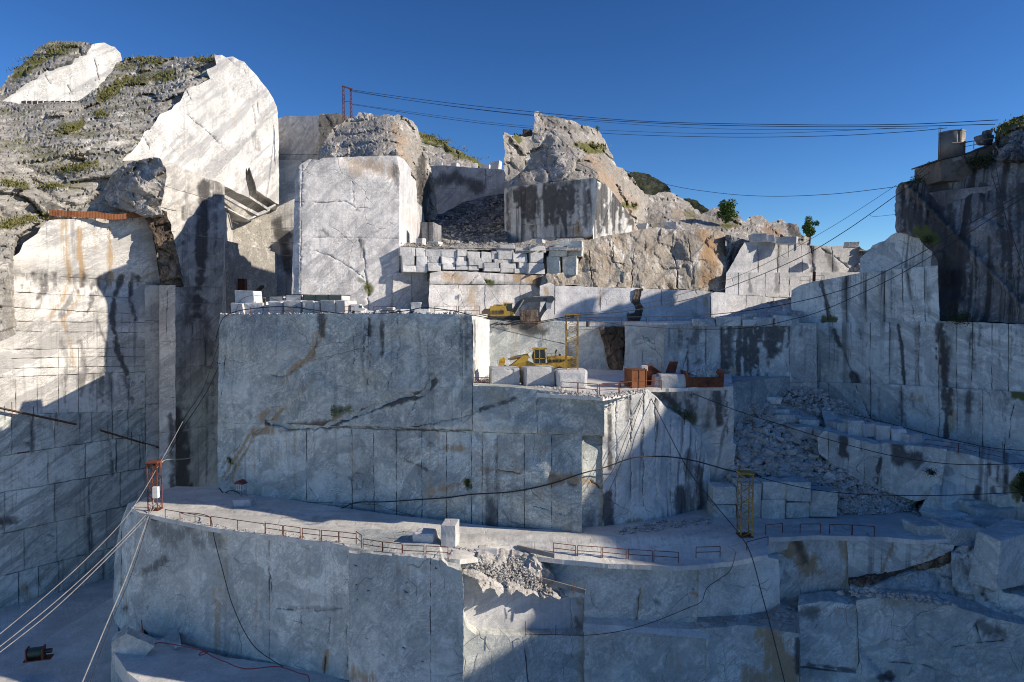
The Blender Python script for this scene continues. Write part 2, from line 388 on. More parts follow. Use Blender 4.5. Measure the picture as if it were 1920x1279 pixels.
TRI = [0]
def skin(name, poly, dep, mat, thick=6.0, step=6.0, amp=.06, freq=.35, blocky=0.0, bfreq=.25, ridge=0.0, rfreq=.2, jag=.6,
         cracks=(), stains=(), bulge=None, push=0.0, smooth=True, parent=None, seed=0, strat=None, solid=True, back=True, lay=None):
    rng = np.random.default_rng(seed + 101)
    if dep.n == 'floor': jag = .12
    bp = []
    n = len(poly)
    for i in range(n):
        bp += wander([poly[i], poly[(i + 1) % n]], step, jag, rng)[:-1]
    xs = np.array([p[0] for p in bp]); ys = np.array([p[1] for p in bp])
    gx, gy = np.meshgrid(np.arange(xs.min(), xs.max(), step), np.arange(ys.min(), ys.max(), step))
    gx = (gx + rng.uniform(-.35, .35, gx.shape) * step).ravel(); gy = (gy + rng.uniform(-.35, .35, gy.shape) * step).ravel()
    m = inside(bp, gx, gy); gx, gy = gx[m], gy[m]
    if len(gx):
        d = segdist(gx, gy, bp + [bp[0]]); m = d > step * .45; gx, gy = gx[m], gy[m]
    ex, ey = [], []; cr = []
    for c in cracks:
        line, w, dpt = c[0], c[1], c[2]; w = max(.7, w * .55); dpt = dpt * .42; wl = wander(line, max(step * .7, 3), (c[3] if len(c) > 3 else 1.0), rng); cr.append((wl, w, dpt))
        for i, (x, y) in enumerate(wl):
            x2, y2 = wl[min(i + 1, len(wl) - 1)]; x0, y0 = wl[max(i - 1, 0)]; L = math.hypot(x2 - x0, y2 - y0) + 1e-9
            nx, ny = -(y2 - y0) / L, (x2 - x0) / L
            for k in (-1, 0, 1): ex.append(x + nx * k * w); ey.append(y + ny * k * w)
    if ex:
        ex = np.array(ex); ey = np.array(ey); m = inside(bp, ex, ey); ex, ey = ex[m], ey[m]
        if len(ex): m = segdist(ex, ey, bp + [bp[0]]) > .8; ex, ey = ex[m], ey[m]
        gx = np.r_[gx, ex]; gy = np.r_[gy, ey]
    V = [Vector((float(a), float(b))) for a, b in zip(np.r_[xs, gx], np.r_[ys, gy])]
    res = delaunay_2d_cdt(V, [], [list(range(len(bp)))], 1, 1e-3)
    pv = np.array([(v.x, v.y) for v in res[0]]); tris = res[2]
    px, py = pv[:, 0], pv[:, 1]; Y = np.array(dep(px, py), float)
    dx, dy, dz = rays(px, py)
    P = np.stack([dx / dy * Y, Y, dz / dy * Y], 1)
    off = np.full(len(px), float(push))
    Q = P + seed * 37.7
    if lay:
        la = math.radians(lay[0]); qa = Q[:, 0] * math.cos(la) + Q[:, 2] * math.sin(la); qc = -Q[:, 0] * math.sin(la) + Q[:, 2] * math.cos(la); Q = np.stack([qa * lay[1], Q[:, 1] * .6, qc * lay[2]], 1)
    if amp: off += amp * fbm(Q * freq, 4 if not blocky else 3, seed)
    if ridge: off += ridge * ridged(Q * rfreq + .6 * np.stack([vnoise(Q * rfreq * .7, 5)] * 3, 1), 3, seed + 3)
    if blocky:
        W = Q * bfreq + .25 * np.stack([vnoise(Q * bfreq * 1.2, 11 + i) for i in range(3)], 1)
        cv, ce = cells(W, seed); off += blocky * cv - blocky * .5 * np.clip(1 - ce / .12, 0, 1)
        cv, ce = cells(W * 2.7, seed + 9); off += blocky * .24 * cv
    if strat:   # bedding ledges: (direction of dip in picture, period m, depth)
        sx, sz, per, dp = strat; q = (P[:, 0] * sx + P[:, 2] * sz) / per + .5 * vnoise(Q * .15, 7); fr = q - np.floor(q); off += dp * (fr - .5) * (1 + .5 * vnoise(Q * .3, 8))
    if bulge is not None: off += bulge(px, py)
    mask = np.zeros((len(px), 4)); mask[:, 3] = 1
    for wl, w, dpt in cr:
        vv = np.clip(.75 + .95 * vnoise(np.stack([px * .05, py * .05, px * 0 + 3.3], 1), 21) + .4 * vnoise(np.stack([px * .17, py * .17, px * 0], 1), 22), .12, 1.5) if w > 0 else 1
        k = np.clip(1 - segdist(px, py, wl) / w, 0, 1); off -= dpt * k * np.minimum(vv, 1.2); mask[:, 0] = np.maximum(mask[:, 0], np.clip(.75 * k * vv, 0, 1))  # groove is also darkened in the mask, as painted shade inside the crack
    for st in stains:
        ch, line, w, s = st[:4]; fade = st[4] if len(st) > 4 else 0
        if line == 'area': continue
        d = segdist(px, py, line) + .55 * w * vnoise(np.stack([px * .11, py * .05, px * 0 + w], 1), 31) + .3 * w * vnoise(np.stack([px * .3, py * .12, px * 0 + w], 1), 32); k = np.clip(1 - d / (1.55 * w), 0, 1); k = np.minimum(1, k * (2 - k) * s * 1.25)
        mask[:, ch] = np.maximum(mask[:, ch], k)
    floor = dep.n == 'floor'
    if floor: P[:, 2] += off
    else:
        Yn = Y - off; P = np.stack([dx / dy * Yn, Yn, dz / dy * Yn], 1)
    # front
    T = np.array([t if len(t) == 3 else t[:3] for t in tris]); verts = [P]; faces = []
    a, b, c = P[T[:, 0]], P[T[:, 1]], P[T[:, 2]]; nn = np.cross(b - a, c - a)
    want = np.array([0, 0, 1.0]) if floor else None
    flip = (nn[:, 2] < 0) if floor else ((nn * a).sum(1) > 0)
    T[flip] = T[flip][:, ::-1]; nf = len(T)
    if solid:
        ed = {}
        for t in T:
            for i in range(3):
                k = (t[i], t[(i + 1) % 3]); ed[k] = 1
        bo = [k for k in ed if (k[1], k[0]) not in ed]
        ids = sorted({i for k in bo for i in k}); mp = {v: i for i, v in enumerate(ids)}
        fr = P[ids]
        if floor: bk = fr + np.array([0, 0, -thick])
        else:
            c0 = fr.mean(0); e = np.array([c0[0], c0[1], 0]); e /= np.linalg.norm(e) + 1e-9; bk = fr + e * thick
        o1 = len(P); o2 = o1 + len(ids); verts += [fr, bk]
        sides = [(o1 + mp[j], o1 + mp[i], o2 + mp[i], o2 + mp[j]) for i, j in bo]
        faces = [tuple(t) for t in T] + sides
        # back cap: chain the rim
        if back:
            nx = {i: j for i, j in bo}; st = bo[0][0]; loop = [st]; k = nx[st]
            while k != st and len(loop) < len(bo) + 1 and k in nx: loop.append(k); k = nx[k]
            if len(loop) == len(bo): faces.append(tuple(o2 + mp[i] for i in loop[::-1]))
    else: faces = [tuple(t) for t in T]
    A = np.concatenate(verts)
    me = bpy.data.meshes.new(name); me.from_pydata(A.tolist(), [], [list(map(int, f)) for f in faces])
    sm = np.zeros(len(me.polygons), bool); sm[:nf] = smooth; me.polygons.foreach_set('use_smooth', sm)
    uvl = me.uv_layers.new(name='uv'); li = np.zeros(len(me.loops), int); me.loops.foreach_get('vertex_index', li)
    d = dep.dir
    if floor: U = np.stack([A[:, 0], A[:, 1]], 1)
    else: U = np.stack([A[:, 0] * d.x + A[:, 1] * d.y, A[:, 2]], 1)
    uvl.data.foreach_set('uv', U[li].ravel())
    ca = me.color_attributes.new('mask', 'FLOAT_COLOR', 'POINT'); full = np.zeros((len(A), 4)); full[:len(P)] = mask; full[:, 3] = 1
    ca.data.foreach_set('color', full.ravel())
    TRI[0] += nf
    return link(name, me, mat, parent)

def runs(x0, x1, yt, yb, n, seed, w=(1.6, 3.4), s=(.45, .95), ch=0, lean=0.0):
    """thin run-off trails that start near a ledge and fade out downwards"""
    r = random.Random(seed); out = []
    for k in range(n):
        x = r.uniform(x0, x1); y = yt + (yb - yt) * r.choice((0, 0, .1, .35)) * r.random(); L = (yb - yt) * (.15 + .85 * r.random() ** 1.6); pts = [(x, y)]; y2 = min(yb, y + L)
        for q in range(1, 5): pts.append((pts[-1][0] + r.uniform(-1.2, 1.2) + lean * (y2 - y) / 4, y + (y2 - y) * q / 4))
        out.append((ch, pts, r.uniform(*w), r.uniform(*s)))
    return out
FACE_N = [0]
def face(name, dep, poly, mat, cuts=(), gap=1.3, label=None, cat=None, panel='cut_panel', pthick=.7, tilt=.07, **kw):
    """a quarry face: one body, or a recessed core with each sawn panel a child of its own"""
    FACE_N[0] += 1; seed = kw.pop('seed', FACE_N[0]); thick = kw.pop('thick', 6.0)
    if not cuts:
        o = skin(name, poly, dep, mat, thick=thick, seed=seed, **kw); tag(o, label, cat, kind='structure'); return o
    kk = dict(kw); kk.update(push=kw.get('push', 0) - .30, step=14, cracks=(), jag=0)
    kk.pop('stains', None)
    core = skin(name, poly, dep, mat, thick=thick, seed=seed, stains=(), **kk); tag(core, label, cat, kind='structure')
    rng = np.random.default_rng(seed)
    for i, p in enumerate(split(poly, cuts, gap)):
        kw2 = dict(kw); kw2['push'] = kw.get('push', 0) + rng.uniform(-tilt, tilt)
        skin(panel, p, dep, mat, thick=pthick, seed=seed, parent=core, back=False, **kw2)
    return core
def grid_cuts(rows, cols):
    return [((a[0], a[1]), (a[2], a[3])) for a in rows] + [((a[0], a[1]), (a[2], a[3])) for a in cols]
# ------------------------------------------------------------------ stone materials
marble('marble_main', blot=.6, wide=1.5, base=(.755, .785, .72), grey=(.34, .375, .37), ang=28, vein=.95, breccia=.7, streak=.5, crack=.6, dirt=.28, dirtc=(.34, .27, .22), seed=1, strc=(.16, .17, .18))
marble('marble_low', blot=.55, wide=1.5, base=(.80, .82, .755), grey=(.40, .44, .435), ang=50, vein=.9, breccia=.55, streak=.3, crack=.6, dirt=.16, seed=2, strc=(.22, .24, .25))
marble('marble_left', blot=.5, base=(.76, .735, .68), grey=(.40, .39, .375), ang=27, wv_=.3, vein=.9, streak=.55, crack=.3, dirt=.15, dirtc=(.42, .34, .22), seed=3, saw=.9)
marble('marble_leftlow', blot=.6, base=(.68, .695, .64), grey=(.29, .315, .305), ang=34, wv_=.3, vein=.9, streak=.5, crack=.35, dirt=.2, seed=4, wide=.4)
marble('marble_slab', blot=0.35, base=(.70, .69, .66), grey=(.36, .36, .365), ang=34, wv_=.2, vein=.9, streak=.3, crack=.25, dirt=.1, dirtc=(.5, .42, .3), seed=5, wide=1.0)
marble('marble_pillar', base=(.66, .645, .63), grey=(.36, .36, .37), ang=44, wv_=.5, vein=.8, streak=.3, crack=.6, dirt=.2, seed=6, wide=.7)
marble('marble_white', blot=0.4, base=(.70, .695, .69), grey=(.42, .43, .45), ang=30, vein=.5, streak=.25, crack=.4, dirt=.15, dirtc=(.48, .36, .2), seed=7)
marble('marble_streak', blot=.5, base=(.79, .785, .74), grey=(.30, .325, .34), ang=70, vein=.5, streak=1.0, crack=.4, dirt=.2, seed=8, sb=.02)
marble('marble_right', blot=.6, base=(.78, .80, .745), grey=(.36, .39, .385), ang=150, vein=.75, streak=.8, crack=.5, dirt=.25, dirtc=(.27, .24, .2), seed=9, sb=.015)
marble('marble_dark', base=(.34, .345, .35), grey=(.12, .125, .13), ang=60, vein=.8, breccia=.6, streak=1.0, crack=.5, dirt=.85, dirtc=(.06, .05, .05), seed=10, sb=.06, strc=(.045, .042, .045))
marble('marble_block', blot=0.5, base=(.68, .675, .66), grey=(.42, .425, .44), ang=30, vein=.6, streak=.1, crack=.3, dirt=.22, dirtc=(.44, .36, .26), seed=11, saw=.2)
marble('marble_dust', blot=0.5, base=(.76, .745, .69), grey=(.56, .55, .52), ang=10, vein=.55, streak=0, crack=.0, dirt=.35, dirtc=(.42, .38, .33), seed=12, saw=0, bump=.3, wide=.6)
rockmat('rock_natural', light=(.64, .62, .575), dark=(.33, .315, .285), moss=.55, warm=.12, seed=1, amt=.40, stretch=(.45, .6, 1.3), rot=18)
rockmat('rock_warm', light=(.74, .71, .65), dark=(.36, .32, .265), moss=.10, warm=.55, seed=2, amt=.42, stretch=(1, 1, .45))
rockmat('rock_pale', light=(.72, .705, .67), dark=(.36, .335, .30), moss=.15, warm=.22, seed=3, amt=.38)
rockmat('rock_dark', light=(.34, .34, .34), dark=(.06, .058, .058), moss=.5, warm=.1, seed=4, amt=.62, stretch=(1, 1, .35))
rockmat('rock_brown', light=(.30, .23, .17), dark=(.09, .07, .055), moss=.0, warm=.6, seed=5, amt=.5, stretch=(1, 1, .4))
rockmat('rock_break', light=(.78, .77, .745), dark=(.48, .465, .44), moss=.05, warm=.12, seed=6, amt=.35)
rockmat('rock_forest', light=(.09, .10, .08), dark=(.028, .036, .022), moss=.9, warm=.1, seed=7, amt=.5, mossc=(.04, .055, .02))
rockmat('rubble_mat', light=(.78, .785, .755), dark=(.50, .49, .465), moss=.0, warm=.35, seed=8, amt=.3)
rockmat('gravel_mat', light=(.62, .60, .57), dark=(.36, .34, .31), moss=.03, warm=.25, seed=9, amt=.4)

DECK = -9.6; TOP = -1.05; PIT = -42.0
ROUGH = dict(amp=.7, freq=.09, ridge=.5, rfreq=.07, blocky=1.0, bfreq=.17, step=3.2, jag=1.3, smooth=False)
BREAK = dict(amp=.3, freq=.2, ridge=.25, rfreq=.15, blocky=.6, bfreq=.36, step=3.0, jag=1.0, smooth=False)

# ------------------------------------------------------------------ ground far below and behind everything
g_ = MB(); g_.box((0, 600, -61), (6000, 6000, 2)); tag(g_.build('ground', 'gravel_mat'), 'grey stony ground far below the quarry benches', 'ground', kind='structure')

# ------------------------------------------------------------------ far hills
skin('hill', [(1150, 400), (1165, 335), (1182, 322), (1196, 322), (1215, 326), (1240, 340), (1254, 352), (1266, 366), (1290, 380), (1330, 420), (1150, 430)],
     plane(1150, 420, 1330, 420, 30), 'rock_forest', thick=60, step=3, amp=4, freq=.03, ridge=6, rfreq=.02, jag=1.2, smooth=False, seed=3)['kind'] = 'structure'
skin('hill', [(1262, 420), (1275, 378), (1284, 372), (1296, 374), (1310, 380), (1325, 390), (1345, 405), (1345, 430), (1262, 430)],
     plane(1262, 520, 1345, 520, 30), 'rock_forest', thick=60, step=3, amp=4, freq=.03, ridge=5, rfreq=.02, jag=1.2, smooth=False, seed=4)['kind'] = 'structure'

# ------------------------------------------------------------------ left massif
face('rock_summit', ctrl((-60, 210, 166), (0, 192, 175.3), (60, 151, 185.3), (95, 129, 191), (130, 114, 197), (160, 100, 202), (172, 84, 204), (0, 163, 184), (64, 95, 203), (100, 78, 208), (150, 78, 206)),
     [(-60, 215), (-60, 200), (0, 163), (12, 150), (25, 132), (45, 118), (58, 108), (64, 95), (78, 86), (100, 78), (125, 76), (150, 78), (172, 84), (160, 100), (130, 114), (95, 128), (60, 150), (20, 176), (0, 192), (0, 215)],
     'rock_natural', thick=30, stains=[(2, [(40, 135), (70, 112), (115, 95)], 9, .75), (2, [(20, 150), (60, 128)], 6, .7), (2, [(90, 90), (140, 88)], 6, .5)], **ROUGH)
face('rock_slab', plane(0, 176, 228, 214), [(-5, 200), (0, 192), (20, 178), (60, 151), (95, 129), (130, 114), (160, 100), (172, 84), (196, 80), (215, 88), (226, 100), (229, 112), (222, 126), (205, 146), (190, 160), (160, 180), (140, 192), (50, 197)],
     'marble_slab', thick=20, step=6, amp=.25, freq=.1, cracks=[([(176, 103), (186, 150)], 2, .9), ([(84, 140), (96, 158)], 1.5, .6), ([(126, 160), (135, 178)], 1.5, .6)])
SLOPE = ctrl((-60, 480, 94), (0, 440, 103), (90, 412, 112), (200, 408, 117), (290, 396, 120.5), (-60, 300, 105), (0, 300, 111), (0, 190, 136), (-60, 190, 128), (120, 300, 116.5), (232, 302, 119.8), (258, 272, 124.4), (300, 214, 132.3), (338, 190, 139), (350, 166, 141.5), (392, 148, 149.3), (405, 106, 153), (200, 230, 128), (120, 240, 124), (235, 108, 158), (330, 107, 156), (290, 160, 146), (150, 190, 141), (180, 300, 118))
face('rock_slope', SLOPE,
     [(-60, 520), (-60, 180), (0, 190), (50, 194), (100, 192), (150, 189), (178, 170), (196, 152), (213, 128), (222, 116), (235, 109), (262, 107), (285, 104), (310, 108), (340, 108), (365, 106), (386, 109), (398, 102), (412, 104), (405, 125), (385, 132), (392, 148), (372, 160), (350, 166),
      (338, 190), (325, 200), (322, 206), (300, 214), (286, 236), (270, 248), (258, 272), (240, 285), (230, 302), (262, 300), (290, 296), (303, 320), (300, 396), (268, 408), (90, 412), (30, 440), (18, 480), (8, 560), (0, 640), (-60, 660)],
     'rock_natural', thick=22, strat=(-.33, 1.0, 2.3, 1.0), lay=(18, .5, 1.5),
     stains=[(2, [(110, 245), (150, 232)], 10, .8), (2, [(185, 185), (225, 160), (240, 150)], 9, .75), (2, [(250, 150), (320, 140)], 10, .7), (2, [(260, 110), (300, 118)], 8, .7), (2, [(370, 108), (395, 112)], 6, .8),
             (2, [(120, 320), (180, 305)], 6, .7), (2, [(10, 340), (50, 350)], 7, .7), (2, [(85, 190 + 160), (110, 345)], 5, .7), (2, [(230, 130), (265, 122)], 7, .7), (2, [(180, 212), (200, 215)], 5, .6), (2, [(0, 425), (60, 410), (95, 405)], 7, .7)], **ROUGH)
face('rock_slab', plane(235, 121, 521, 176), [(228, 302), (240, 286), (258, 272), (270, 248), (286, 236), (300, 214), (322, 205), (326, 198), (338, 190), (350, 166), (372, 160), (394, 148), (387, 131), (406, 122), (402, 104), (416, 103), (424, 108), (437, 106), (447, 112), (458, 116), (480, 140), (498, 163), (512, 184), (519, 200), (522, 230), (523, 383),
      (517, 381), (498, 369), (481, 357), (475, 335), (470, 320), (467, 312), (464, 320), (461, 313), (461, 335), (464, 350), (468, 371), (420, 349), (300, 300)],
     'marble_slab', thick=25, step=6, amp=.30, freq=.09,
     cracks=[([(455, 128), (470, 160), (476, 205), (480, 240)], 1.6, .7), ([(482, 160), (486, 215)], 1.4, .5), ([(350, 215), (395, 252), (430, 290), (452, 300)], 1.4, .6), ([(430, 112), (445, 125)], 2, .8), ([(446, 140), (458, 152)], 2, .8), ([(350, 170), (360, 190)], 1.4, .7), ([(395, 150), (404, 165)], 1.4, .6), ([(265, 250), (280, 276)], 1.5, .6), ([(498, 255), (508, 300), (512, 340)], 1.2, .5)],
     stains=[(0, [(478, 250), (484, 280)], 6, .45), (1, [(440, 190), (440, 260)], 5, .25), (1, [(428, 150), (428, 175)], 6, .22)])
# overhanging stepped soffit: bright lips, dark undersides
for k, (lip, Ya, Yb) in enumerate([([(468, 366), (502, 389), (517, 381), (517, 385), (502, 394), (468, 371.5)], 152, 176.6), ([(420, 364), (452, 382), (484, 399), (506, 390), (506, 394.5), (484, 405), (452, 388), (420, 369.5)], 152.6, 177.4), ([(419, 385), (466, 409.5), (483, 402), (483, 405), (466, 412.5), (419, 388)], 153.2, 178.2)]):
    tag(skin('overhang_lip', lip, plane(420, Ya, 521, Yb), 'marble_slab', thick=3, step=5, amp=.05, jag=.3, seed=60 + k), ['highest sunlit lip of the overhang under the white slab', 'middle sunlit lip of the overhang under the white slab', 'lowest sunlit lip of the overhang under the white slab'][k], 'ledge', kind='structure')
for k, (sof, c) in enumerate([([(459, 312), (472, 316), (483, 357), (519, 380), (503, 390), (466, 366)], ((460, 312, 165), (519, 380, 177.5), (503, 390, 178), (466, 366, 167))), ([(418, 347), (470, 370), (503, 392), (486, 401), (418, 366)], ((418, 347, 153), (503, 392, 174), (486, 401, 173), (418, 366, 157))), ([(418, 368), (486, 403), (468, 411), (418, 387)], ((418, 368, 156), (486, 403, 173), (468, 411, 171), (418, 387, 158))), ([(417, 387), (468, 412), (450, 418), (417, 405)], ((417, 387, 157), (468, 412, 171), (450, 418, 172), (417, 405, 162)))]):
    tag(skin('overhang_soffit', sof, ctrl(*c), 'marble_left', thick=4, step=6, amp=.1, jag=.4, push=-1.0, seed=70 + k, smooth=False), ['dark broken notch above the overhang lips', 'dark underside above the middle lip', 'dark underside above the lowest lip', 'dark underside below the lowest lip'][k], 'ledge', kind='structure')

face('rock_knob', ctrl((215, 345, 117), (250, 305, 118), (296, 300, 115), (260, 350, 112), (298, 395, 114), (200, 390, 116)),
     [(188, 362), (205, 335), (228, 312), (250, 302), (280, 296), (300, 297), (312, 320), (308, 360), (300, 392), (308, 402), (268, 404), (235, 392), (205, 385)], 'rock_pale', thick=10, **BREAK)
face('quarry_wall', plane(294, 119, 421, 143), [(297, 296), (345, 316), (421, 347), (421, 420), (416, 590), (413, 745), (411, 930), (325, 930), (325, 535), (343, 535), (312, 397), (300, 392), (306, 330)], 'marble_left', thick=25, step=7, amp=.05,
     cuts=[((297, 345), (421, 383)), ((297, 388), (421, 418)), ((300, 430), (421, 450)), ((300, 466), (421, 480)), ((310, 498), (418, 508)), ((320, 535), (418, 540)), ((325, 570), (416, 570)), ((325, 602), (415, 600)), ((325, 640), (415, 634)), ((325, 690), (415, 682)), ((325, 752), (414, 738)), ((325, 812), (412, 790)),
           ((352, 320), (352, 346)), ((385, 352), (385, 400)), ((370, 400), (370, 435)), ((395, 430), (395, 470)), ((360, 600), (360, 640)), ((385, 640), (385, 690))], gap=1.0, tilt=.05,
     stains=runs(345, 418, 335, 600, 20, 21, (1.2, 2.6), (.25, .6), lean=-.04) + runs(370, 392, 340, 600, 16, 22, (2, 4), (.6, 1), lean=-.05) + runs(330, 412, 560, 920, 16, 23, (1.2, 2.5), (.2, .5)) + [ (0, [(350, 520), (352, 600)], 10, .5), (0, [(330, 780), (345, 930)], 14, .9), (0, [(385, 600), (386, 660)], 7, .5)])
face('broken_edge', ctrl((268, 402, 117), (312, 396, 118), (345, 535, 117), (300, 535, 116), (296, 460, 115.5)), [(270, 404), (290, 396), (312, 396), (325, 440), (345, 536), (303, 536), (296, 470), (284, 430)], 'rock_brown', thick=6, **BREAK)

# left wall: upper part, sunlit, gently folded
LW = plane(0, 103, 300, 120)
def fold(px, py):
    t = np.clip((py - 505) / 60.0, -1, 3)
    return -1.0 * np.exp(-((py - (522 + px * .06)) / 22.0) ** 2) + .55 * np.sin(np.clip((py - 530) / 120, 0, 1) * 3.1) + .35 * np.clip((px - 205) / 70, 0, 1)
ochre = [(1, [(120, 412), (118, 440), (128, 500), (132, 525)], 6, .62), (1, [(148, 430), (150, 480), (155, 520)], 5.5, .75), (1, [(204, 428), (206, 480), (208, 530)], 5, .7), (1, [(132, 525), (118, 560), (90, 600)], 4.5, .55), (1, [(155, 520), (146, 560), (118, 600), (130, 640), (140, 690)], 4.5, .5), (1, [(176, 430), (178, 470)], 5, .3)]
dstr = [(0, [(85, 510), (84, 545), (72, 580)], 6, .55), (0, [(140, 520), (134, 560), (110, 596)], 6, .45), (0, [(185, 520), (180, 550), (160, 590)], 4, .6), (0, [(226, 518), (214, 560), (210, 600), (222, 660), (238, 700)], 4.2, .9), (0, [(245, 525), (244, 560), (254, 600)], 3.6, .7), (0, [(115, 640), (128, 680), (120, 720)], 6, .4), (0, [(150, 640), (160, 690), (150, 740)], 6, .45), (0, [(182, 600), (200, 650), (192, 720)], 3.5, .5), (0, [(235, 700), (242, 750)], 4, .5), (0, [(30, 515), (60, 520), (110, 522), (200, 530)], 8, .38)]
face('quarry_wall', LW, [(4, 520), (14, 489), (36, 474), (44, 456), (70, 438), (78, 424), (92, 413), (140, 410), (200, 410), (268, 404), (284, 424), (292, 470), (302, 536), (274, 536), (272, 765), (200, 772), (0, 778), (-70, 790), (-70, 640), (2, 625), (8, 590), (6, 552), (14, 520)], 'marble_left', thick=14, step=6, amp=.05, bulge=fold, gap=.7, tilt=.03,
     cuts=[((8, 511), (300, 531)), ((0, 546), (275, 560)), ((0, 575), (275, 590)), ((0, 602), (275, 605)), ((-70, 620), (275, 624)), ((-70, 656), (275, 652)), ((-70, 673), (275, 668)), ((-70, 692), (275, 686)), ((-70, 710), (275, 697)), ((110, 655), (110, 775)), ((147, 640), (147, 780)), ((182, 590), (182, 780)), ((242, 535), (242, 775)), ((30, 700), (30, 780)), ((70, 700), (70, 780)), ((210, 650), (210, 780))],
     stains=ochre + dstr + runs(20, 270, 512, 560, 40, 24, (1.3, 2.6), (.3, .7), lean=-.15) + runs(110, 270, 700, 775, 24, 25, (1.5, 3), (.3, .6)))
rows = [(0, 855, 300, 811), (0, 924, 300, 873), (0, 1002, 300, 934), (0, 1081, 300, 1004), (0, 1156, 300, 1058)]
cols = [(22, 770, 22, 860), (60, 765, 60, 850), (103, 765, 103, 845), (150, 760, 150, 838), (172, 760, 172, 836), (211, 755, 211, 826), (240, 755, 240, 824),
        (90, 838, 90, 912), (160, 828, 160, 902), (218, 815, 218, 895), (262, 812, 262, 886), (8, 920, 8, 1004), (102, 905, 102, 985), (167, 895, 167, 968), (226, 880, 226, 952), (45, 990, 45, 1075), (107, 975, 107, 1060), (170, 960, 170, 1042), (200, 950, 200, 1030),
        (35, 1068, 35, 1152), (72, 1060, 72, 1140), (110, 1050, 110, 1125), (160, 1035, 160, 1110), (195, 1025, 195, 1095), (40, 1140, 40, 1235), (100, 1120, 100, 1190), (150, 1105, 150, 1160)]
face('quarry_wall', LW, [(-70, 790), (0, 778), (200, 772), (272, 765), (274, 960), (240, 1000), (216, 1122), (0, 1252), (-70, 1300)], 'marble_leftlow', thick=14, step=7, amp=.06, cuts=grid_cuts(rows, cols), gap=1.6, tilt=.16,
     cracks=[([(95, 770), (104, 840)], 1.5, .3), ([(4, 990), (40, 975)], 3, .8), ([(80, 1000), (100, 1005)], 3, .7), ([(50, 1100), (55, 1130)], 5, 1.0)], stains=runs(0, 272, 770, 850, 16, 26, (1.1, 2.2), (.2, .5)) + runs(0, 270, 830, 1150, 16, 27, (1.1, 2.2), (.15, .4)) + [(0, [(206, 822), (212, 890)], 4, .6), (0, [(60, 790), (62, 850)], 5, .5), (0, [(168, 970), (170, 1040)], 5, .6), (0, [(30, 880), (45, 905)], 7, .3), (0, [(0, 980), (25, 975)], 8, .7), (1, [(46, 1100), (60, 1128)], 10, .5)])
face('rock_pilaster', plane(272, 117, 300, 119), [(272, 534), (302, 536), (302, 930), (274, 945)], 'marble_left', thick=6, step=7, amp=.04, cuts=[((270, 600), (302, 602)), ((270, 690), (302, 690)), ((270, 760), (302, 755)), ((270, 815), (302, 810)), ((270, 880), (302, 874))], gap=1.0, stains=[(0, [(285, 560), (286, 620)], 5, .3)])
face('rock_pilaster', plane(299, 114.5, 330, 113.5), [(299, 535), (329, 535), (329, 932), (299, 938)], 'marble_left', thick=7, step=7, amp=.04, cuts=[((298, 640), (330, 640)), ((298, 745), (330, 745)), ((298, 812), (330, 808)), ((313, 535), (313, 640))], gap=1.0, stains=[(0, [(322, 780), (326, 930)], 6, .7)])

# recess behind the big block
face('quarry_wall', plane(418, 145, 450, 185), [(418, 395), (450, 410), (450, 590), (414, 590)], 'marble_left', thick=10, step=8, amp=.06, cuts=[((410, 450), (455, 452)), ((410, 500), (455, 500)), ((410, 545), (455, 545))], gap=1.0)
face('quarry_wall', plane(440, 186, 565, 190), [(446, 405), (522, 380), (522, 300), (566, 300), (566, 592), (446, 592)], 'marble_left', thick=10, step=8, amp=.08,
     cuts=[((440, 430), (566, 428)), ((440, 455), (566, 455)), ((440, 478), (566, 480)), ((440, 500), (566, 505)), ((440, 530), (566, 530)), ((440, 558), (566, 558)), ((500, 430), (500, 480)), ((485, 500), (485, 560))], gap=1.0,
     stains=[(0, [(520, 415), (535, 470), (545, 520)], 9, .7), (0, [(525, 440), (540, 440)], 8, .8), (0, [(460, 520), (466, 560)], 8, .4)])
face('rock_back_wall', plane(515, 194, 605, 190), [(520, 222), (540, 217), (560, 218), (598, 217), (604, 225), (604, 320), (556, 330), (550, 420), (520, 400)], 'marble_pillar', thick=12, step=6, amp=.1, cracks=[([(524, 255), (545, 238), (560, 222)], 1.8, .8)], cuts=[((515, 290), (610, 290)), ((515, 340), (610, 342))], gap=.9)
face('broken_hollow', ctrl((598, 220, 186), (660, 222, 178), (610, 290, 186), (660, 290, 176), (630, 255, 186)), [(598, 219), (602, 213), (622, 214), (640, 212), (660, 222), (668, 240), (660, 300), (600, 300), (596, 275), (600, 250)], 'rock_pale', thick=12, **BREAK)

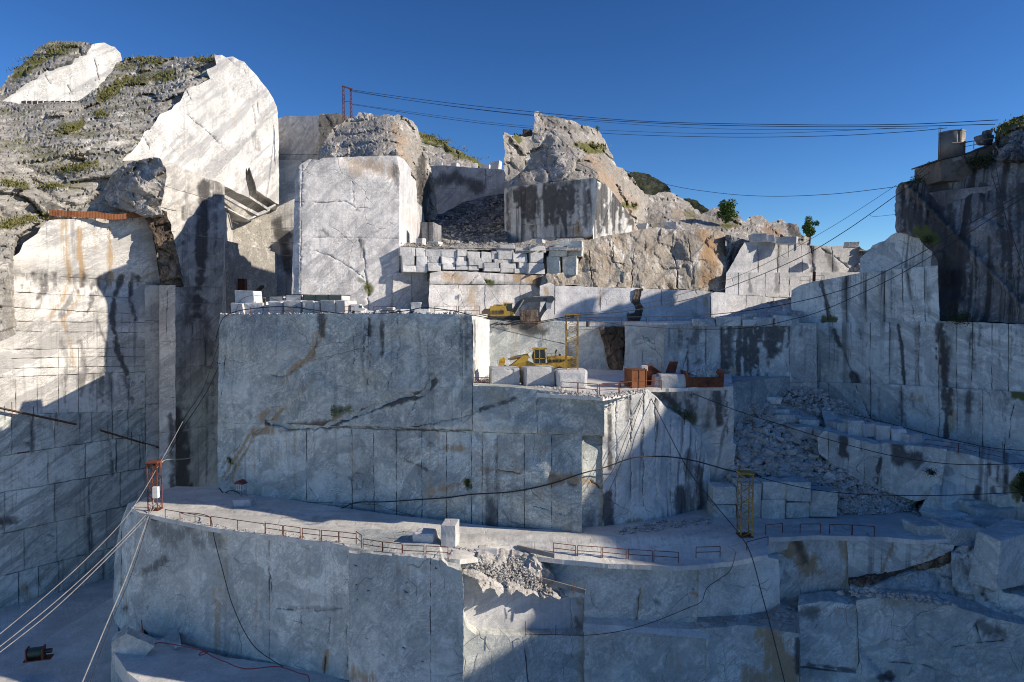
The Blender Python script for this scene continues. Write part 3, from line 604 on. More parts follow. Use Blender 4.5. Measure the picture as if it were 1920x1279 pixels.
# ------------------------------------------------------------------ sawn pillar and the rock on it
PF = plane(552, 106.6, 748, 111.2)
face('rock_pillar', PF, [(553, 330), (556, 318), (566, 306), (580, 298), (598, 300), (606, 296), (640, 295), (700, 293), (744, 292), (749, 320), (749, 500), (742, 545), (744, 590), (547, 590), (549, 470), (551, 400)], 'marble_pillar', thick=14, step=5, amp=.10, freq=.3,
     bulge=lambda x, y: -.7 * np.clip((310 + (x - 640) * .38 - y) / 12, 0, 1) * (x > 635) - .5 * np.clip((562 - x) / 8, 0, 1),
     cracks=[([(555, 378), (600, 380), (645, 378), (670, 390), (700, 390), (745, 372)], 1.6, .35), ([(660, 340), (662, 380)], 1.2, .3), ([(672, 450), (680, 470), (690, 540), (692, 580)], 1.6, .5), ([(590, 470), (640, 490), (680, 520)], 1.2, .3), ([(560, 445), (640, 445), (745, 448)], .9, .2, .3), ([(566, 310), (562, 590)], 1.0, .3, .3), ([(670, 395), (680, 398)], 4, .8), ([(570, 320), (585, 300)], 1.5, .5)],
     stains=[(1, [(660, 312), (700, 312), (745, 320)], 16, .42), (0, [(740, 310), (745, 345)], 6, .5), (0, [(605, 430), (612, 440)], 5, .5), (2, [(688, 538), (694, 545)], 6, .7), (2, [(675, 525), (700, 535)], 4, .5), (0, [(677, 450), (680, 480)], 4, .5)])
face('rock_pillar_side', plane(743, 111.0, 806, 152), [(743, 292), (757, 298), (770, 318), (780, 335), (783, 400), (781, 462), (747, 468), (746, 380)], 'marble_white', thick=10, step=5, amp=.12, stains=[(0, [(765, 320), (768, 380)], 5, .25), (1, [(768, 395), (770, 420)], 6, .3)], cracks=[([(752, 350), (765, 380)], 1.2, .4)])
face('rock_outcrop', ctrl((598, 300, 124), (625, 245, 130), (660, 222, 133), (700, 212, 134), (765, 222, 133), (620, 290, 119), (700, 260, 121), (700, 290, 114), (745, 285, 114), (770, 260, 128), (790, 290, 140), (806, 360, 150), (800, 420, 150), (782, 420, 141), (775, 330, 127)),
     [(596, 300), (598, 280), (612, 262), (625, 240), (640, 232), (655, 222), (668, 218), (672, 211), (690, 212), (706, 216), (730, 215), (745, 214), (760, 220), (772, 226), (782, 238), (788, 258), (797, 280), (806, 310), (815, 345), (820, 400), (812, 430), (812, 462), (780, 462), (783, 400), (780, 335), (765, 315), (748, 296), (700, 297), (640, 298)],
     'rock_pale', thick=16, stains=[(0, [(790, 300), (797, 420)], 10, .75), (1, [(740, 240), (760, 300)], 12, .4), (0, [(700, 230), (740, 250)], 8, .3)], **BREAK)  # first dark stroke paints the shadowed strip right of the pillar
face('quarry_wall', plane(802, 176, 950, 172), [(806, 312), (830, 310), (880, 314), (944, 318), (950, 330), (950, 470), (802, 470), (802, 380)], 'marble_pillar', thick=15, step=6, amp=.08, cuts=[((800, 352), (950, 356)), ((910, 315), (910, 356))], gap=.9,
     stains=[(0, [(822, 340), (850, 332), (880, 342), (900, 352)], 11, .55), (1, [(820, 360), (822, 390)], 6, .3)])
face('rock_hillside', ctrl((785, 245, 205), (830, 265, 204), (905, 305, 200), (950, 320, 198), (800, 312, 186), (880, 318, 184)), [(770, 240), (790, 248), (806, 252), (822, 260), (838, 270), (855, 280), (870, 288), (890, 298), (906, 308), (925, 312), (950, 318), (950, 330), (802, 330), (775, 320)], 'rock_pale', thick=15,
     stains=[(2, [(795, 256), (830, 270), (870, 292), (905, 310)], 9, .85)], **ROUGH)
# dark rubble chute behind the block wall
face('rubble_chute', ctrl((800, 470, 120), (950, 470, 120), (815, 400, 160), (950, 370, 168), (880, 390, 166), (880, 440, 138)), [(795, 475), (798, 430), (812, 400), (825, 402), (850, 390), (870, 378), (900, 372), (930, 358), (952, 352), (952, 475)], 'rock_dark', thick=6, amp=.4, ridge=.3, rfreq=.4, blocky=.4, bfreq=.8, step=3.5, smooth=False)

# ------------------------------------------------------------------ central peak
face('rock_peak', ctrl((946, 255, 139), (946, 350, 138), (985, 255, 146), (1002, 212, 150), (1060, 222, 152), (1118, 240, 158), (1000, 300, 143), (1040, 260, 144), (1060, 330, 134), (1000, 345, 137), (1118, 330, 134), (1140, 270, 158), (1180, 335, 156), (1160, 390, 141), (1205, 360, 158), (1200, 430, 146), (1215, 400, 156)),
     [(945, 248), (956, 253), (968, 252), (985, 257), (997, 255), (1001, 240), (1002, 210), (1012, 210), (1022, 215), (1040, 217), (1060, 224), (1080, 229), (1100, 236), (1118, 242), (1126, 250), (1134, 262), (1142, 282), (1150, 298), (1156, 312), (1170, 318), (1180, 325), (1190, 338), (1198, 352), (1206, 358), (1214, 368), (1215, 400), (1205, 436), (1190, 436), (1185, 410), (1165, 385), (1150, 362), (1120, 336), (1040, 340), (946, 354)],
     'rock_pale', thick=22, stains=[(2, [(1085, 272), (1125, 280)], 8, .9), (2, [(968, 258), (978, 262)], 6, .8), (1, [(1110, 300), (1150, 350), (1180, 390)], 20, .45), (0, [(1055, 255), (1060, 275)], 12, .35), (0, [(1030, 230), (1100, 245)], 9, .45), (0, [(1125, 290), (1170, 345)], 10, .3), (2, [(1172, 384), (1190, 388)], 5, .8)], cracks=[([(1045, 295), (1035, 320)], 3, 1.0), ([(1100, 285), (1150, 310)], 3, .8)], **{**ROUGH, 'step': 3.5, 'amp': .7})
face('quarry_wall', plane(944, 138, 1116, 124.5), [(946, 353), (990, 347), (1040, 341), (1118, 334), (1120, 350), (1117, 395), (1112, 440), (1090, 449), (946, 462)], 'marble_streak', thick=14, step=5, amp=.08, cuts=[((940, 421), (1080, 422)), ((940, 448), (1090, 444)), ((978, 421), (978, 450)), ((1006, 421), (1006, 450)), ((1040, 421), (1040, 448)), ((1075, 421), (1075, 448))], gap=.9,
     stains=runs(950, 1112, 348, 446, 46, 1) + runs(1020, 1075, 358, 420, 26, 2, (2, 4.5), (.7, 1)) + runs(985, 1010, 362, 410, 10, 3) + [(0, [(1025, 345), (1110, 340)], 7, .5), (1, [(1083, 424), (1086, 444)], 8, .7)])
STR = runs(1116, 1190, 345, 438, 30, 5, (1.4, 2.6), (.6, 1))
face('quarry_wall', plane(1110, 124.3, 1205, 143), [(1112, 440), (1117, 395), (1120, 340), (1135, 346), (1150, 362), (1165, 385), (1185, 408), (1198, 432), (1150, 442), (1112, 449)], 'marble_streak', thick=10, step=4.5, amp=.15, stains=STR + [(0, [(1122, 360), (1122, 440)], 2.5, .9), (0, [(1136, 365), (1137, 440)], 2.5, .85), (0, [(1147, 380), (1150, 440)], 2, .8), (1, [(1180, 410), (1190, 430)], 8, .4)])
face('rock_ridge', ctrl((1195, 370, 162), (1250, 362, 168), (1310, 395, 166), (1370, 395, 168), (1430, 405, 168), (1515, 430, 168), (1200, 440, 148), (1300, 440, 150), (1400, 455, 150), (1515, 460, 155)),
     [(1195, 380), (1206, 362), (1225, 366), (1250, 360), (1268, 368), (1290, 378), (1302, 392), (1315, 402), (1330, 392), (1350, 388), (1365, 390), (1380, 398), (1390, 412), (1400, 414), (1412, 405), (1430, 406), (1445, 418), (1462, 410), (1480, 418), (1496, 420), (1502, 440), (1516, 446), (1525, 462), (1400, 462), (1300, 445), (1200, 445)],
     'rock_pale', thick=20, stains=[(0, [(1215, 400), (1240, 420)], 20, .45), (0, [(1330, 405), (1350, 430)], 14, .35), (0, [(1480, 425), (1495, 440)], 10, .7), (1, [(1270, 400), (1300, 410)], 12, .35), (2, [(1290, 400), (1310, 408)], 7, .5), (2, [(1360, 425), (1380, 420)], 6, .7), (1, [(1440, 430), (1460, 440)], 10, .5)], **{**ROUGH, 'step': 3.5})

# ------------------------------------------------------------------ lit middle cliff
face('cliff', ctrl((1030, 470, 114.5), (1030, 535, 114), (1100, 450, 119), (1100, 520, 116.5), (1200, 432, 123), (1200, 530, 119.7), (1260, 470, 125.4), (1290, 480, 123.2), (1320, 435, 127), (1345, 500, 124.2), (1365, 450, 129), (1365, 545, 126), (1150, 480, 118.5)),
     [(1086, 452), (1105, 450), (1130, 443), (1160, 438), (1200, 430), (1240, 427), (1275, 430), (1300, 429), (1325, 430), (1350, 432), (1362, 440), (1366, 470), (1364, 520), (1362, 550), (1330, 545), (1300, 544), (1200, 540), (1100, 537), (1028, 534), (1026, 512), (1080, 512), (1092, 480)], 'rock_warm', thick=14, cracks=[([(1262, 440), (1258, 470), (1268, 500), (1270, 540)], 4, 1.6), ([(1104, 470), (1106, 500), (1112, 535)], 3, 1.0), ([(1150, 455), (1148, 490), (1186, 500), (1184, 540)], 3, 1.0), ([(1190, 450), (1186, 500)], 2.5, .8), ([(1290, 450), (1300, 520)], 3, 1.0)],
     stains=[(1, [(1320, 440), (1340, 500), (1325, 520)], 16, .6), (1, [(1345, 450), (1350, 480)], 12, .5), (0, [(1230, 450), (1225, 480)], 14, .35), (0, [(1290, 440), (1300, 470)], 10, .35), (1, [(1130, 460), (1140, 500)], 14, .35)], **{**BREAK, 'step': 3.5, 'ridge': .35, 'rfreq': .15, 'amp': .4, 'blocky': .25, 'bfreq': .35})
face('broken_corner', ctrl((1362, 440, 126.5), (1420, 455, 127), (1362, 545, 124.5), (1370, 500, 127), (1400, 480, 129)), [(1360, 440), (1380, 445), (1420, 452), (1400, 475), (1378, 510), (1368, 550), (1345, 550), (1355, 510), (1362, 480)], 'rock_dark', thick=10, **BREAK)
face('quarry_wall', plane(1366, 124.5, 1620, 133), [(1396, 455), (1420, 452), (1480, 458), (1510, 460), (1560, 462), (1600, 462), (1616, 470), (1614, 495), (1608, 512), (1362, 512), (1378, 485)], 'marble_white', thick=12, step=5, amp=.1,
     cuts=[((1460, 455), (1458, 515)), ((1420, 455), (1422, 515)), ((1478, 455), (1480, 515)), ((1525, 455), (1522, 515)), ((1502, 455), (1505, 515)), ((1560, 458), (1562, 515))], gap=1.0, cracks=[([(1540, 465), (1575, 490), (1595, 508)], 1.5, .5), ([(1518, 460), (1526, 512)], 2.2, .8)], stains=[(0, [(1460, 460), (1460, 500)], 4, .5), (1, [(1425, 470), (1425, 510)], 6, .35), (0, [(1520, 460), (1524, 510)], 6, .6), (0, [(1550, 470), (1565, 505)], 5, .5)])
face('quarry_wall', plane(1360, 123, 1620, 131), [(1362, 511), (1614, 511), (1612, 530), (1560, 560), (1360, 552)], 'marble_white', thick=10, step=5, amp=.1, push=.5, cuts=[((1385, 505), (1385, 560)), ((1435, 505), (1435, 560)), ((1462, 505), (1462, 560)), ((1480, 505), (1480, 560)), ((1540, 505), (1540, 560))], gap=1.0, stains=[(0, [(1405, 512), (1407, 545)], 4, .5), (0, [(1457, 515), (1457, 545)], 5, .45)])
face('broken_corner', ctrl((1600, 465, 133), (1640, 468, 131), (1600, 520, 132), (1640, 520, 130)), [(1596, 468), (1612, 462), (1625, 470), (1640, 462), (1640, 520), (1600, 528)], 'rock_pale', thick=8, **BREAK)
# wall carrying the stacked blocks, and the recess left of it
face('quarry_wall', plane(804, 107.2, 1016, 115.5), [(806, 512), (830, 508), (900, 511), (960, 514), (1040, 518), (1042, 536), (1016, 536), (1012, 592), (804, 592)], 'marble_pillar', thick=9, step=5, amp=.08, bulge=lambda x, y: .4 * np.clip((534 - y) / 3, 0, 1), cuts=[((800, 533), (1045, 534)), ((860, 533), (860, 592)), ((910, 533), (910, 592)), ((945, 512), (945, 535)), ((975, 512), (975, 592))], gap=.9,
     cracks=[([(838, 534), (852, 512)], 1.2, .4), ([(882, 530), (897, 512), (912, 530)], 1.6, .6)], stains=[(1, [(838, 520), (870, 522)], 9, .5), (1, [(880, 540), (895, 585)], 12, .42), (1, [(978, 516), (1005, 520)], 13, .7), (0, [(1010, 520), (1010, 535)], 5, .8), (2, [(916, 528), (922, 532)], 5, .8), (0, [(985, 545), (990, 580)], 5, .25)])
face('quarry_wall', plane(740, 110.5, 808, 113.5), [(738, 512), (806, 510), (806, 592), (735, 592)], 'marble_pillar', thick=6, step=6, amp=.06, cuts=[((772, 505), (772, 592))], gap=.9)
face('quarry_wall', plane(1010, 112.5, 1500, 127), [(1012, 536), (1030, 530), (1040, 536), (1100, 538), (1200, 541), (1300, 545), (1360, 549), (1420, 553), (1495, 556), (1495, 612), (1012, 612)], 'marble_white', thick=8, step=5, amp=.08, gap=.9,
     cuts=[((1125, 535), (1125, 612)), ((1240, 538), (1240, 612)), ((1332, 540), (1332, 612)), ((1400, 545), (1400, 612)), ((1450, 545), (1450, 612))], stains=[(1, [(1130, 545), (1124, 570)], 3, .6), (1, [(1022, 540), (1026, 560)], 5, .6), (0, [(1300, 590), (1320, 600)], 6, .3), (1, [(1325, 560), (1322, 575)], 4, .6)])
face('brown_seam', ctrl((1190, 541, 117), (1210, 541, 117.5), (1180, 610, 116.8), (1200, 610, 117), (1192, 580, 117.6)), [(1192, 542), (1206, 541), (1200, 560), (1206, 575), (1198, 610), (1178, 610), (1176, 588), (1184, 566)], 'rock_brown', thick=2, **{**BREAK, 'amp': .15, 'ridge': .2, 'blocky': .15})

# ------------------------------------------------------------------ deck walls
face('quarry_wall', plane(885, 87.0, 918, 101.5), [(885, 592), (918, 600), (918, 716), (885, 722)], 'marble_white', thick=3, step=6, amp=.05, cracks=[([(890, 592), (892, 660), (895, 700)], 1.2, .4)], stains=[(0, [(889, 600), (890, 700)], 2, .5)])
face('quarry_wall', plane(914, 102, 1062, 102.5), [(916, 600), (1058, 604), (1062, 612), (1062, 706), (914, 714)], 'marble_low', thick=8, step=6, amp=.05, cuts=[((1017, 600), (1017, 710)), ((912, 612), (1062, 646))], gap=.8, stains=[(1, [(965, 620), (968, 690)], 5, .35), (0, [(985, 615), (1020, 622)], 9, .6), (1, [(960, 608), (1015, 612)], 9, .4)])
face('quarry_wall', plane(1060, 109, 1248, 109), [(1060, 612), (1248, 612), (1250, 706), (1060, 706)], 'marble_low', thick=8, step=6, amp=.04)
face('brown_seam', ctrl((1122, 614, 108), (1170, 614, 107.5), (1150, 704, 107.5), (1160, 704, 107), (1145, 650, 108.6), (1165, 660, 107)), [(1122, 614), (1168, 613), (1172, 640), (1165, 665), (1172, 690), (1166, 704), (1148, 704), (1138, 680), (1132, 645)], 'rock_brown', thick=2, **{**BREAK, 'amp': .3})
face('quarry_wall', plane(1170, 106.5, 1250, 104), [(1172, 611), (1249, 609), (1250, 706), (1166, 706), (1172, 660)], 'marble_low', thick=5, step=6, amp=.04, cuts=[((1204, 605), (1204, 706))], gap=.8)
face('quarry_wall', plane(1244, 103, 1530, 99.5), [(1245, 610), (1300, 606), (1380, 612), (1470, 612), (1530, 606), (1532, 740), (1450, 745), (1370, 730), (1245, 706)], 'marble_low', thick=8, step=5, amp=.1, cuts=[((1323, 605), (1323, 715)), ((1353, 605), (1353, 725)), ((1245, 715), (1532, 718)), ((1480, 605), (1480, 716))], gap=.9,
     cracks=[([(1298, 640), (1275, 700)], 1.2, .3), ([(1450, 655), (1475, 680), (1480, 700)], 1.2, .4)], stains=runs(1357, 1425, 612, 730, 34, 7, (1.4, 3.4), (.45, .95)) + runs(1425, 1470, 612, 670, 18, 8, (2, 4), (.5, .9)) + runs(1250, 1520, 612, 715, 26, 9, (1.5, 3), (.3, .6)) + [(0, [(1353, 615), (1356, 690)], 4, .7), (1, [(1365, 690), (1385, 700)], 10, .5), (0, [(1310, 620), (1300, 640)], 7, .5), (0, [(1300, 682), (1312, 676)], 5, .5), (0, [(1270, 630), (1258, 680)], 8, .3)])
# terrace rubble wall at the back right, shaded
face('rubble_slope', ctrl((1240, 612, 104), (1490, 612, 101), (1300, 590, 110), (1400, 575, 112), (1500, 555, 114)), [(1290, 612), (1300, 600), (1340, 596), (1370, 588), (1400, 578), (1440, 566), (1490, 556), (1505, 580), (1500, 615)], 'rubble_mat', thick=4, amp=.3, blocky=.5, bfreq=.7, step=4, smooth=False)

# ------------------------------------------------------------------ right cliff
RW = plane(1500, 108, 1920, 90)
face('rock_dome', ctrl((1615, 500, 110), (1660, 440, 110), (1690, 435, 108), (1740, 460, 104), (1755, 520, 103), (1680, 500, 107)), [(1612, 515), (1613, 484), (1632, 466), (1636, 460), (1658, 452), (1680, 436), (1694, 434), (1704, 441), (1724, 447), (1730, 456), (1748, 472), (1757, 494), (1758, 520)], 'marble_right', thick=4, step=5, amp=.15)
face('quarry_wall', RW, [(1484, 545), (1500, 535), (1525, 528), (1560, 522), (1612, 512), (1700, 503), (1758, 498), (1762, 604), (1532, 607), (1484, 610)], 'marble_right', thick=5, step=5, amp=.08, gap=1.5, tilt=.14,
     cuts=[((1586, 500), (1587, 610)), ((1623, 500), (1624, 610)), ((1658, 500), (1660, 610)), ((1692, 495), (1694, 610)), ((1733, 495), (1735, 610))], cracks=[([(1536, 530), (1548, 560), (1552, 600)], 3, .8), ([(1700, 505), (1712, 590)], 1.5, .4)],
     stains=[(0, [(1540, 528), (1550, 570), (1556, 600)], 3.2, .85), (0, [(1735, 510), (1742, 590)], 5, .4), (0, [(1702, 505), (1708, 560)], 5, .5), (1, [(1570, 530), (1580, 545)], 6, .4), (0, [(1585, 520), (1588, 600)], 4, .5), *runs(1560, 1758, 508, 600, 26, 11, (1.1, 2.2), (.15, .5)), (2, [(1542, 600), (1562, 602)], 6, .9)])
face('quarry_wall', RW, [(1518, 612), (1532, 606), (1762, 603), (1810, 604), (1930, 610), (1990, 612), (1990, 745), (1920, 737), (1700, 724), (1530, 718), (1512, 716)], 'marble_right', thick=12, step=5, amp=.08, gap=1.4, tilt=.12, push=.35,
     cuts=[((1533, 600), (1533, 720)), ((1595, 600), (1597, 725)), ((1632, 600), (1632, 725)), ((1668, 600), (1668, 730)), ((1760, 600), (1760, 735)), ((1794, 600), (1794, 735)), ((1823, 600), (1823, 740)), ((1860, 600), (1860, 740)), ((1891, 600), (1891, 745)), ((1723, 600), (1723, 730))],
     cracks=[([(1566, 620), (1580, 660), (1600, 700), (1608, 720)], 2.5, .7), ([(1684, 608), (1692, 660), (1696, 722)], 2, .5)], stains=[(0, [(1684, 610), (1692, 660), (1695, 720)], 3, .8), (0, [(1762, 620), (1772, 680), (1776, 730)], 3.5, .8), (1, [(1765, 640), (1768, 700)], 9, .5), (0, [(1830, 625), (1825, 690)], 4, .4), (0, [(1562, 618), (1575, 650)], 3.5, .7), (0, [(1600, 705), (1605, 718)], 7, .7), (0, [(1895, 630), (1893, 690)], 4, .4), *runs(1540, 1990, 608, 730, 46, 12, (1.1, 2.3), (.15, .5)), *runs(1758, 1780, 608, 735, 8, 13, (1.3, 2.4), (.5, .9)), *runs(1815, 1840, 625, 735, 6, 14, (1.2, 2.2), (.3, .6))])
face('quarry_wall', RW, [(1490, 735), (1530, 717), (1700, 723), (1920, 736), (1990, 744), (1990, 905), (1920, 862), (1800, 838), (1650, 800), (1560, 770), (1500, 762)], 'marble_right', thick=12, step=5, amp=.1, gap=1.4, tilt=.12, push=.9,
     cuts=[((1553, 715), (1553, 780)), ((1632, 715), (1632, 800)), ((1690, 720), (1690, 815)), ((1760, 725), (1760, 830)), ((1794, 725), (1794, 840)), ((1880, 730), (1880, 860)), ((1842, 728), (1842, 850))],
     cracks=[([(1605, 722), (1615, 750), (1630, 780)], 2, .5), ([(1902, 760), (1892, 820)], 2, .6), ([(1742, 755), (1744, 785)], 2.5, .6)], stains=[(0, [(1770, 728), (1775, 780), (1774, 822)], 4, .8), (1, [(1782, 740), (1784, 800)], 10, .5), (0, [(1690, 730), (1692, 790)], 3.5, .5), (1, [(1705, 745), (1730, 750)], 6, .5), (0, [(1820, 735), (1815, 770)], 6, .5), *runs(1530, 1990, 728, 840, 36, 15, (1.1, 2.2), (.15, .45)), *runs(1762, 1788, 728, 825, 9, 16, (1.3, 2.4), (.5, .9)), (0, [(1700, 828), (1790, 838)], 6, .3), (2, [(1905, 738), (1920, 745)], 7, .8)])
face('cliff', ctrl((1680, 350, 106), (1745, 335, 104), (1860, 280, 100), (1930, 240, 95), (1990, 230, 92), (1680, 430, 106), (1760, 460, 99), (1765, 600, 96.5), (1810, 600, 95.5), (1930, 605, 90), (1990, 605, 88), (1850, 420, 95), (1780, 520, 98.2)),
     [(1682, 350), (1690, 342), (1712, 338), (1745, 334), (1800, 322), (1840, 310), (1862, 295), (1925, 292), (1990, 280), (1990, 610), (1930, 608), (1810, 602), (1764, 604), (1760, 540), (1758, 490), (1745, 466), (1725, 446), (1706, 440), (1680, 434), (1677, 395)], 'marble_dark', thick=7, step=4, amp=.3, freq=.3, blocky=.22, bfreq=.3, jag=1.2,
     bulge=lambda x, y: 1.1 * (np.abs(y - (430 + (x - 1780) * 1.05)) < 7) + .8 * np.clip((y - (560 + (x - 1790) * .9)) / 20, -1, 0) - 1.5 * np.exp(-((x - 1778) / 16.) ** 2) * np.clip((y - 480) / 50, 0, 1),
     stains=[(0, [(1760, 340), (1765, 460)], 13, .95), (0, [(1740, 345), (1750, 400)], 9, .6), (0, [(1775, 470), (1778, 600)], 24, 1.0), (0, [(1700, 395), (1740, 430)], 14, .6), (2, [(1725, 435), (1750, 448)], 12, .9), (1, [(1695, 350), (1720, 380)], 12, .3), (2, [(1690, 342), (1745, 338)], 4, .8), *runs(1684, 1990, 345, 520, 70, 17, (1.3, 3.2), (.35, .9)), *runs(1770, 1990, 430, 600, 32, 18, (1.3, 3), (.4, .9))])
face('rock_outcrop', ctrl((1862, 300, 99), (1870, 240, 101), (1900, 220, 102), (1990, 200, 100), (1990, 300, 92), (1910, 290, 94.5)), [(1858, 300), (1860, 285), (1866, 265), (1866, 248), (1880, 232), (1900, 220), (1912, 218), (1925, 210), (1990, 190), (1990, 300)], 'rock_dark', thick=10, stains=[(2, [(1872, 238), (1900, 226), (1930, 230)], 14, .95), (2, [(1905, 225), (1990, 205)], 14, .9)], **BREAK)
# ------------------------------------------------------------------ the big central block
MW = plane(409, Yz(409, 921, ROAD), 1132, Yz(1132, 1004, ROAD))
mcuts = [((409, 776), (520, 792)), ((560, 798), (1132, 818)), ((886, 590), (886, 806)), ((575, 800), (575, 965)), ((660, 803), (660, 970)), ((701, 804), (701, 975)), ((743, 805), (743, 980)), ((791, 806), (791, 985)), ((837, 808), (837, 990)), ((884, 809), (884, 992)), ((932, 811), (932, 1000)), ((983, 813), (983, 1003)), ((1034, 815), (1034, 1005)), ((1007, 722), (1007, 815))]
M_cr = [([(690, 595), (692, 640), (690, 720)], 2.2, .45), ([(664, 600), (663, 680)], 1.2, .3), ([(611, 590), (600, 625), (590, 660), (560, 690)], 4, 1.0), ([(560, 690), (530, 708), (500, 702)], 3, .8), ([(590, 675), (640, 662), (690, 650)], 1.2, .25), ([(500, 790), (545, 800), (600, 801), (650, 786), (692, 768)], 9, 2.0), ([(680, 772), (720, 754), (760, 738), (785, 742), (800, 732), (812, 702)], 12, 2.2), ([(480, 812), (510, 795), (520, 770)], 7, 1.4), ([(785, 745), (760, 790)], 1.5, .4),
        ([(470, 800), (455, 830), (430, 860), (415, 880)], 4, 1.0), ([(478, 805), (455, 855), (425, 900)], 4, .9), ([(735, 700), (728, 725)], 1.5, .4), ([(868, 620), (866, 790)], 1.0, .35, .2), ([(770, 800), (835, 790), (880, 780), (900, 775)], 2.2, .6), ([(418, 600), (425, 650), (416, 740)], 1.5, .4), ([(745, 600), (750, 640), (744, 690)], 1.5, .3), ([(1035, 890), (1060, 903), (1082, 905)], 10, 2.0), ([(935, 880), (975, 888)], 2, .4), ([(1000, 950), (1060, 965)], 1.5, .3), ([(575, 900), (590, 930), (598, 945)], 1.5, .3), ([(900, 765), (960, 745), (1000, 728)], 2.0, .5), ([(905, 812), (905, 990)], 1.0, .2, .3)]
M_st = runs(420, 880, 594, 720, 22, 31, (1.0, 1.9), (.12, .35)) + runs(684, 697, 596, 720, 6, 32, (1.1, 1.8), (.5, .9)) + runs(706, 722, 600, 670, 8, 33, (1.4, 2.4), (.4, .8)) + runs(420, 1125, 800, 990, 26, 34, (1.0, 1.9), (.1, .3)) + runs(420, 1125, 800, 990, 20, 35, (1.2, 2.4), (.25, .5), ch=1) + runs(905, 930, 820, 995, 8, 36, (1.2, 2), (.2, .4)) + [(1, [(590, 630), (585, 670), (550, 690), (535, 715)], 6, .5), (1, [(490, 785), (505, 770)], 8, .6), (1, [(515, 768), (530, 760)], 6, .5), (1, [(480, 815), (510, 800)], 6, .5), (1, [(600, 700), (560, 740), (540, 770)], 5, .35), (1, [(475, 805), (450, 845), (418, 895)], 2.4, .9), (1, [(480, 812), (455, 860), (428, 905)], 2.2, .8), (1, [(556, 692), (598, 642), (612, 596)], 2.6, .8), (1, [(530, 768), (500, 800), (478, 816)], 3.4, .9), (0, [(520, 795), (700, 803), (885, 809)], 1.5, .7), (0, [(500, 792), (545, 800), (620, 800), (690, 769)], 3.2, .8), (1, [(640, 780), (560, 805), (500, 812)], 3, .6), (1, [(900, 880), (980, 888)], 2.4, .6), (1, [(800, 925), (850, 912), (880, 900)], 3, .6), (0, [(760, 862), (800, 880)], 3, .5), (0, [(900, 770), (965, 748)], 3, .6), (0, [(680, 770), (740, 752), (790, 740), (815, 715)], 6, .85), (2, [(628, 775), (652, 768)], 9, .6), *runs(862, 884, 594, 720, 7, 37, (1.1, 2), (.25, .5)), (0, [(600, 590), (605, 625)], 7, .6), (0, [(920, 940), (922, 990)], 9, .6), (1, [(1040, 898), (1080, 902)], 9, .8), (1, [(840, 840), (870, 842)], 6, .6), (1, [(810, 920), (830, 915)], 9, .45), (1, [(540, 860), (480, 845)], 6, .3), (0, [(545, 800), (620, 795)], 8, .55), (0, [(740, 840), (780, 850)], 9, .3), (2, [(875, 905), (877, 912)], 5, .9), (2, [(430, 862), (434, 868)], 4, .8)]  # dark strokes that follow the fissures paint the shadow in them
def mb(x, y):
    r = .45 * np.clip((line_y(x) - y) / 2.0, 0, 1) * (x > 560)
    return r + .5 * fbm(np.stack([x * .012, y * .012, x * 0], 1), 3, 5)
def line_y(x): return 798 + (x - 560) * .035
face('quarry_block', MW, [(411, 600), (416, 592), (470, 591), (560, 590), (600, 588), (700, 589), (800, 589), (884, 590), (887, 610), (887, 723), (960, 726), (1010, 731), (1060, 737), (1130, 742), (1133, 760), (1133, 819), (1091, 818), (1091, 1005), (1060, 1005), (1000, 1002), (900, 993), (760, 975), (640, 962), (560, 951), (470, 935), (408, 922), (408, 800), (410, 700)],
     'marble_main', thick=3.0, step=5, amp=.10, freq=.4, bulge=mb, cuts=mcuts, gap=1.1, tilt=.06, cracks=M_cr, stains=M_st, label='big sawn marble block wall in blue shade above the road', cat='quarry wall')
face('quarry_block_return', plane(1088, 79.15, 1136, 80.6), [(1090, 818), (1135, 819), (1135, 1004), (1090, 1006)], 'marble_main', thick=3, step=4.5, amp=.08, cracks=[([(1091, 890), (1110, 905), (1130, 915)], 2.5, .6)], stains=[(1, [(1096, 900), (1125, 912)], 6, .6), (0, [(1105, 960), (1110, 1000)], 9, .4)])
def core(name, pts, z0, z1, mat='marble_main', **k):
    """solid rock mass behind the faces: plan polygon of (px, Y), from z0 to z1"""
    m = MB(); P = [at(px, HORIZON, Y) for px, Y in pts]; m.prism([(p.x, p.y) for p in P], z0, z1, 'Z'); o = m.build(name, mat)
    return tag(o, kind='structure', **k)
# rock mass under the terraces (fills the space behind the sawn faces)
core('rock_mass', [(412, 98.6), (884, 88), (912, 101), (912, 128), (420, 128)], ROAD, TOP - .35, label='rock body under the upper terrace left of the loader deck', cat='rock')
core('rock_mass', [(884, 88.5), (1128, 82), (1330, 90.5), (1378, 92), (1520, 103), (1520, 118), (912, 122)], ROAD - 3, DECK - .25, label='rock body under the loader deck', cat='rock')
core('excavator_terrace', [(914, 102.3), (1061, 102.8), (1064, 109.4), (1168, 109.3), (1174, 106.8), (1246, 104.3), (1252, 103.3), (1530, 99.9), (1530, 160), (800, 160), (800, 125), (914, 125)], DECK - 1, -2.35, 'marble_dust', label='rock body under the excavator terrace', cat='rock')
core('rock_mass', [(556, 109.5), (742, 114), (800, 150), (700, 160), (560, 150)], TOP - 2, 20, 'marble_pillar', label='rock body of the tall pillar', cat='rock')
core('rock_mass', [(806, 121), (1030, 121), (1100, 124), (1360, 130), (1610, 137), (1640, 140), (1640, 200), (780, 200), (780, 135)], -3, 5.2, 'marble_pillar', label='rock body under the stacked block wall', cat='rock')
core('rock_mass', [(950, 142), (1115, 130), (1200, 148), (1500, 152), (1500, 200), (950, 200)], 5, 14, 'rock_pale', label='rock body under the central peak', cat='rock')
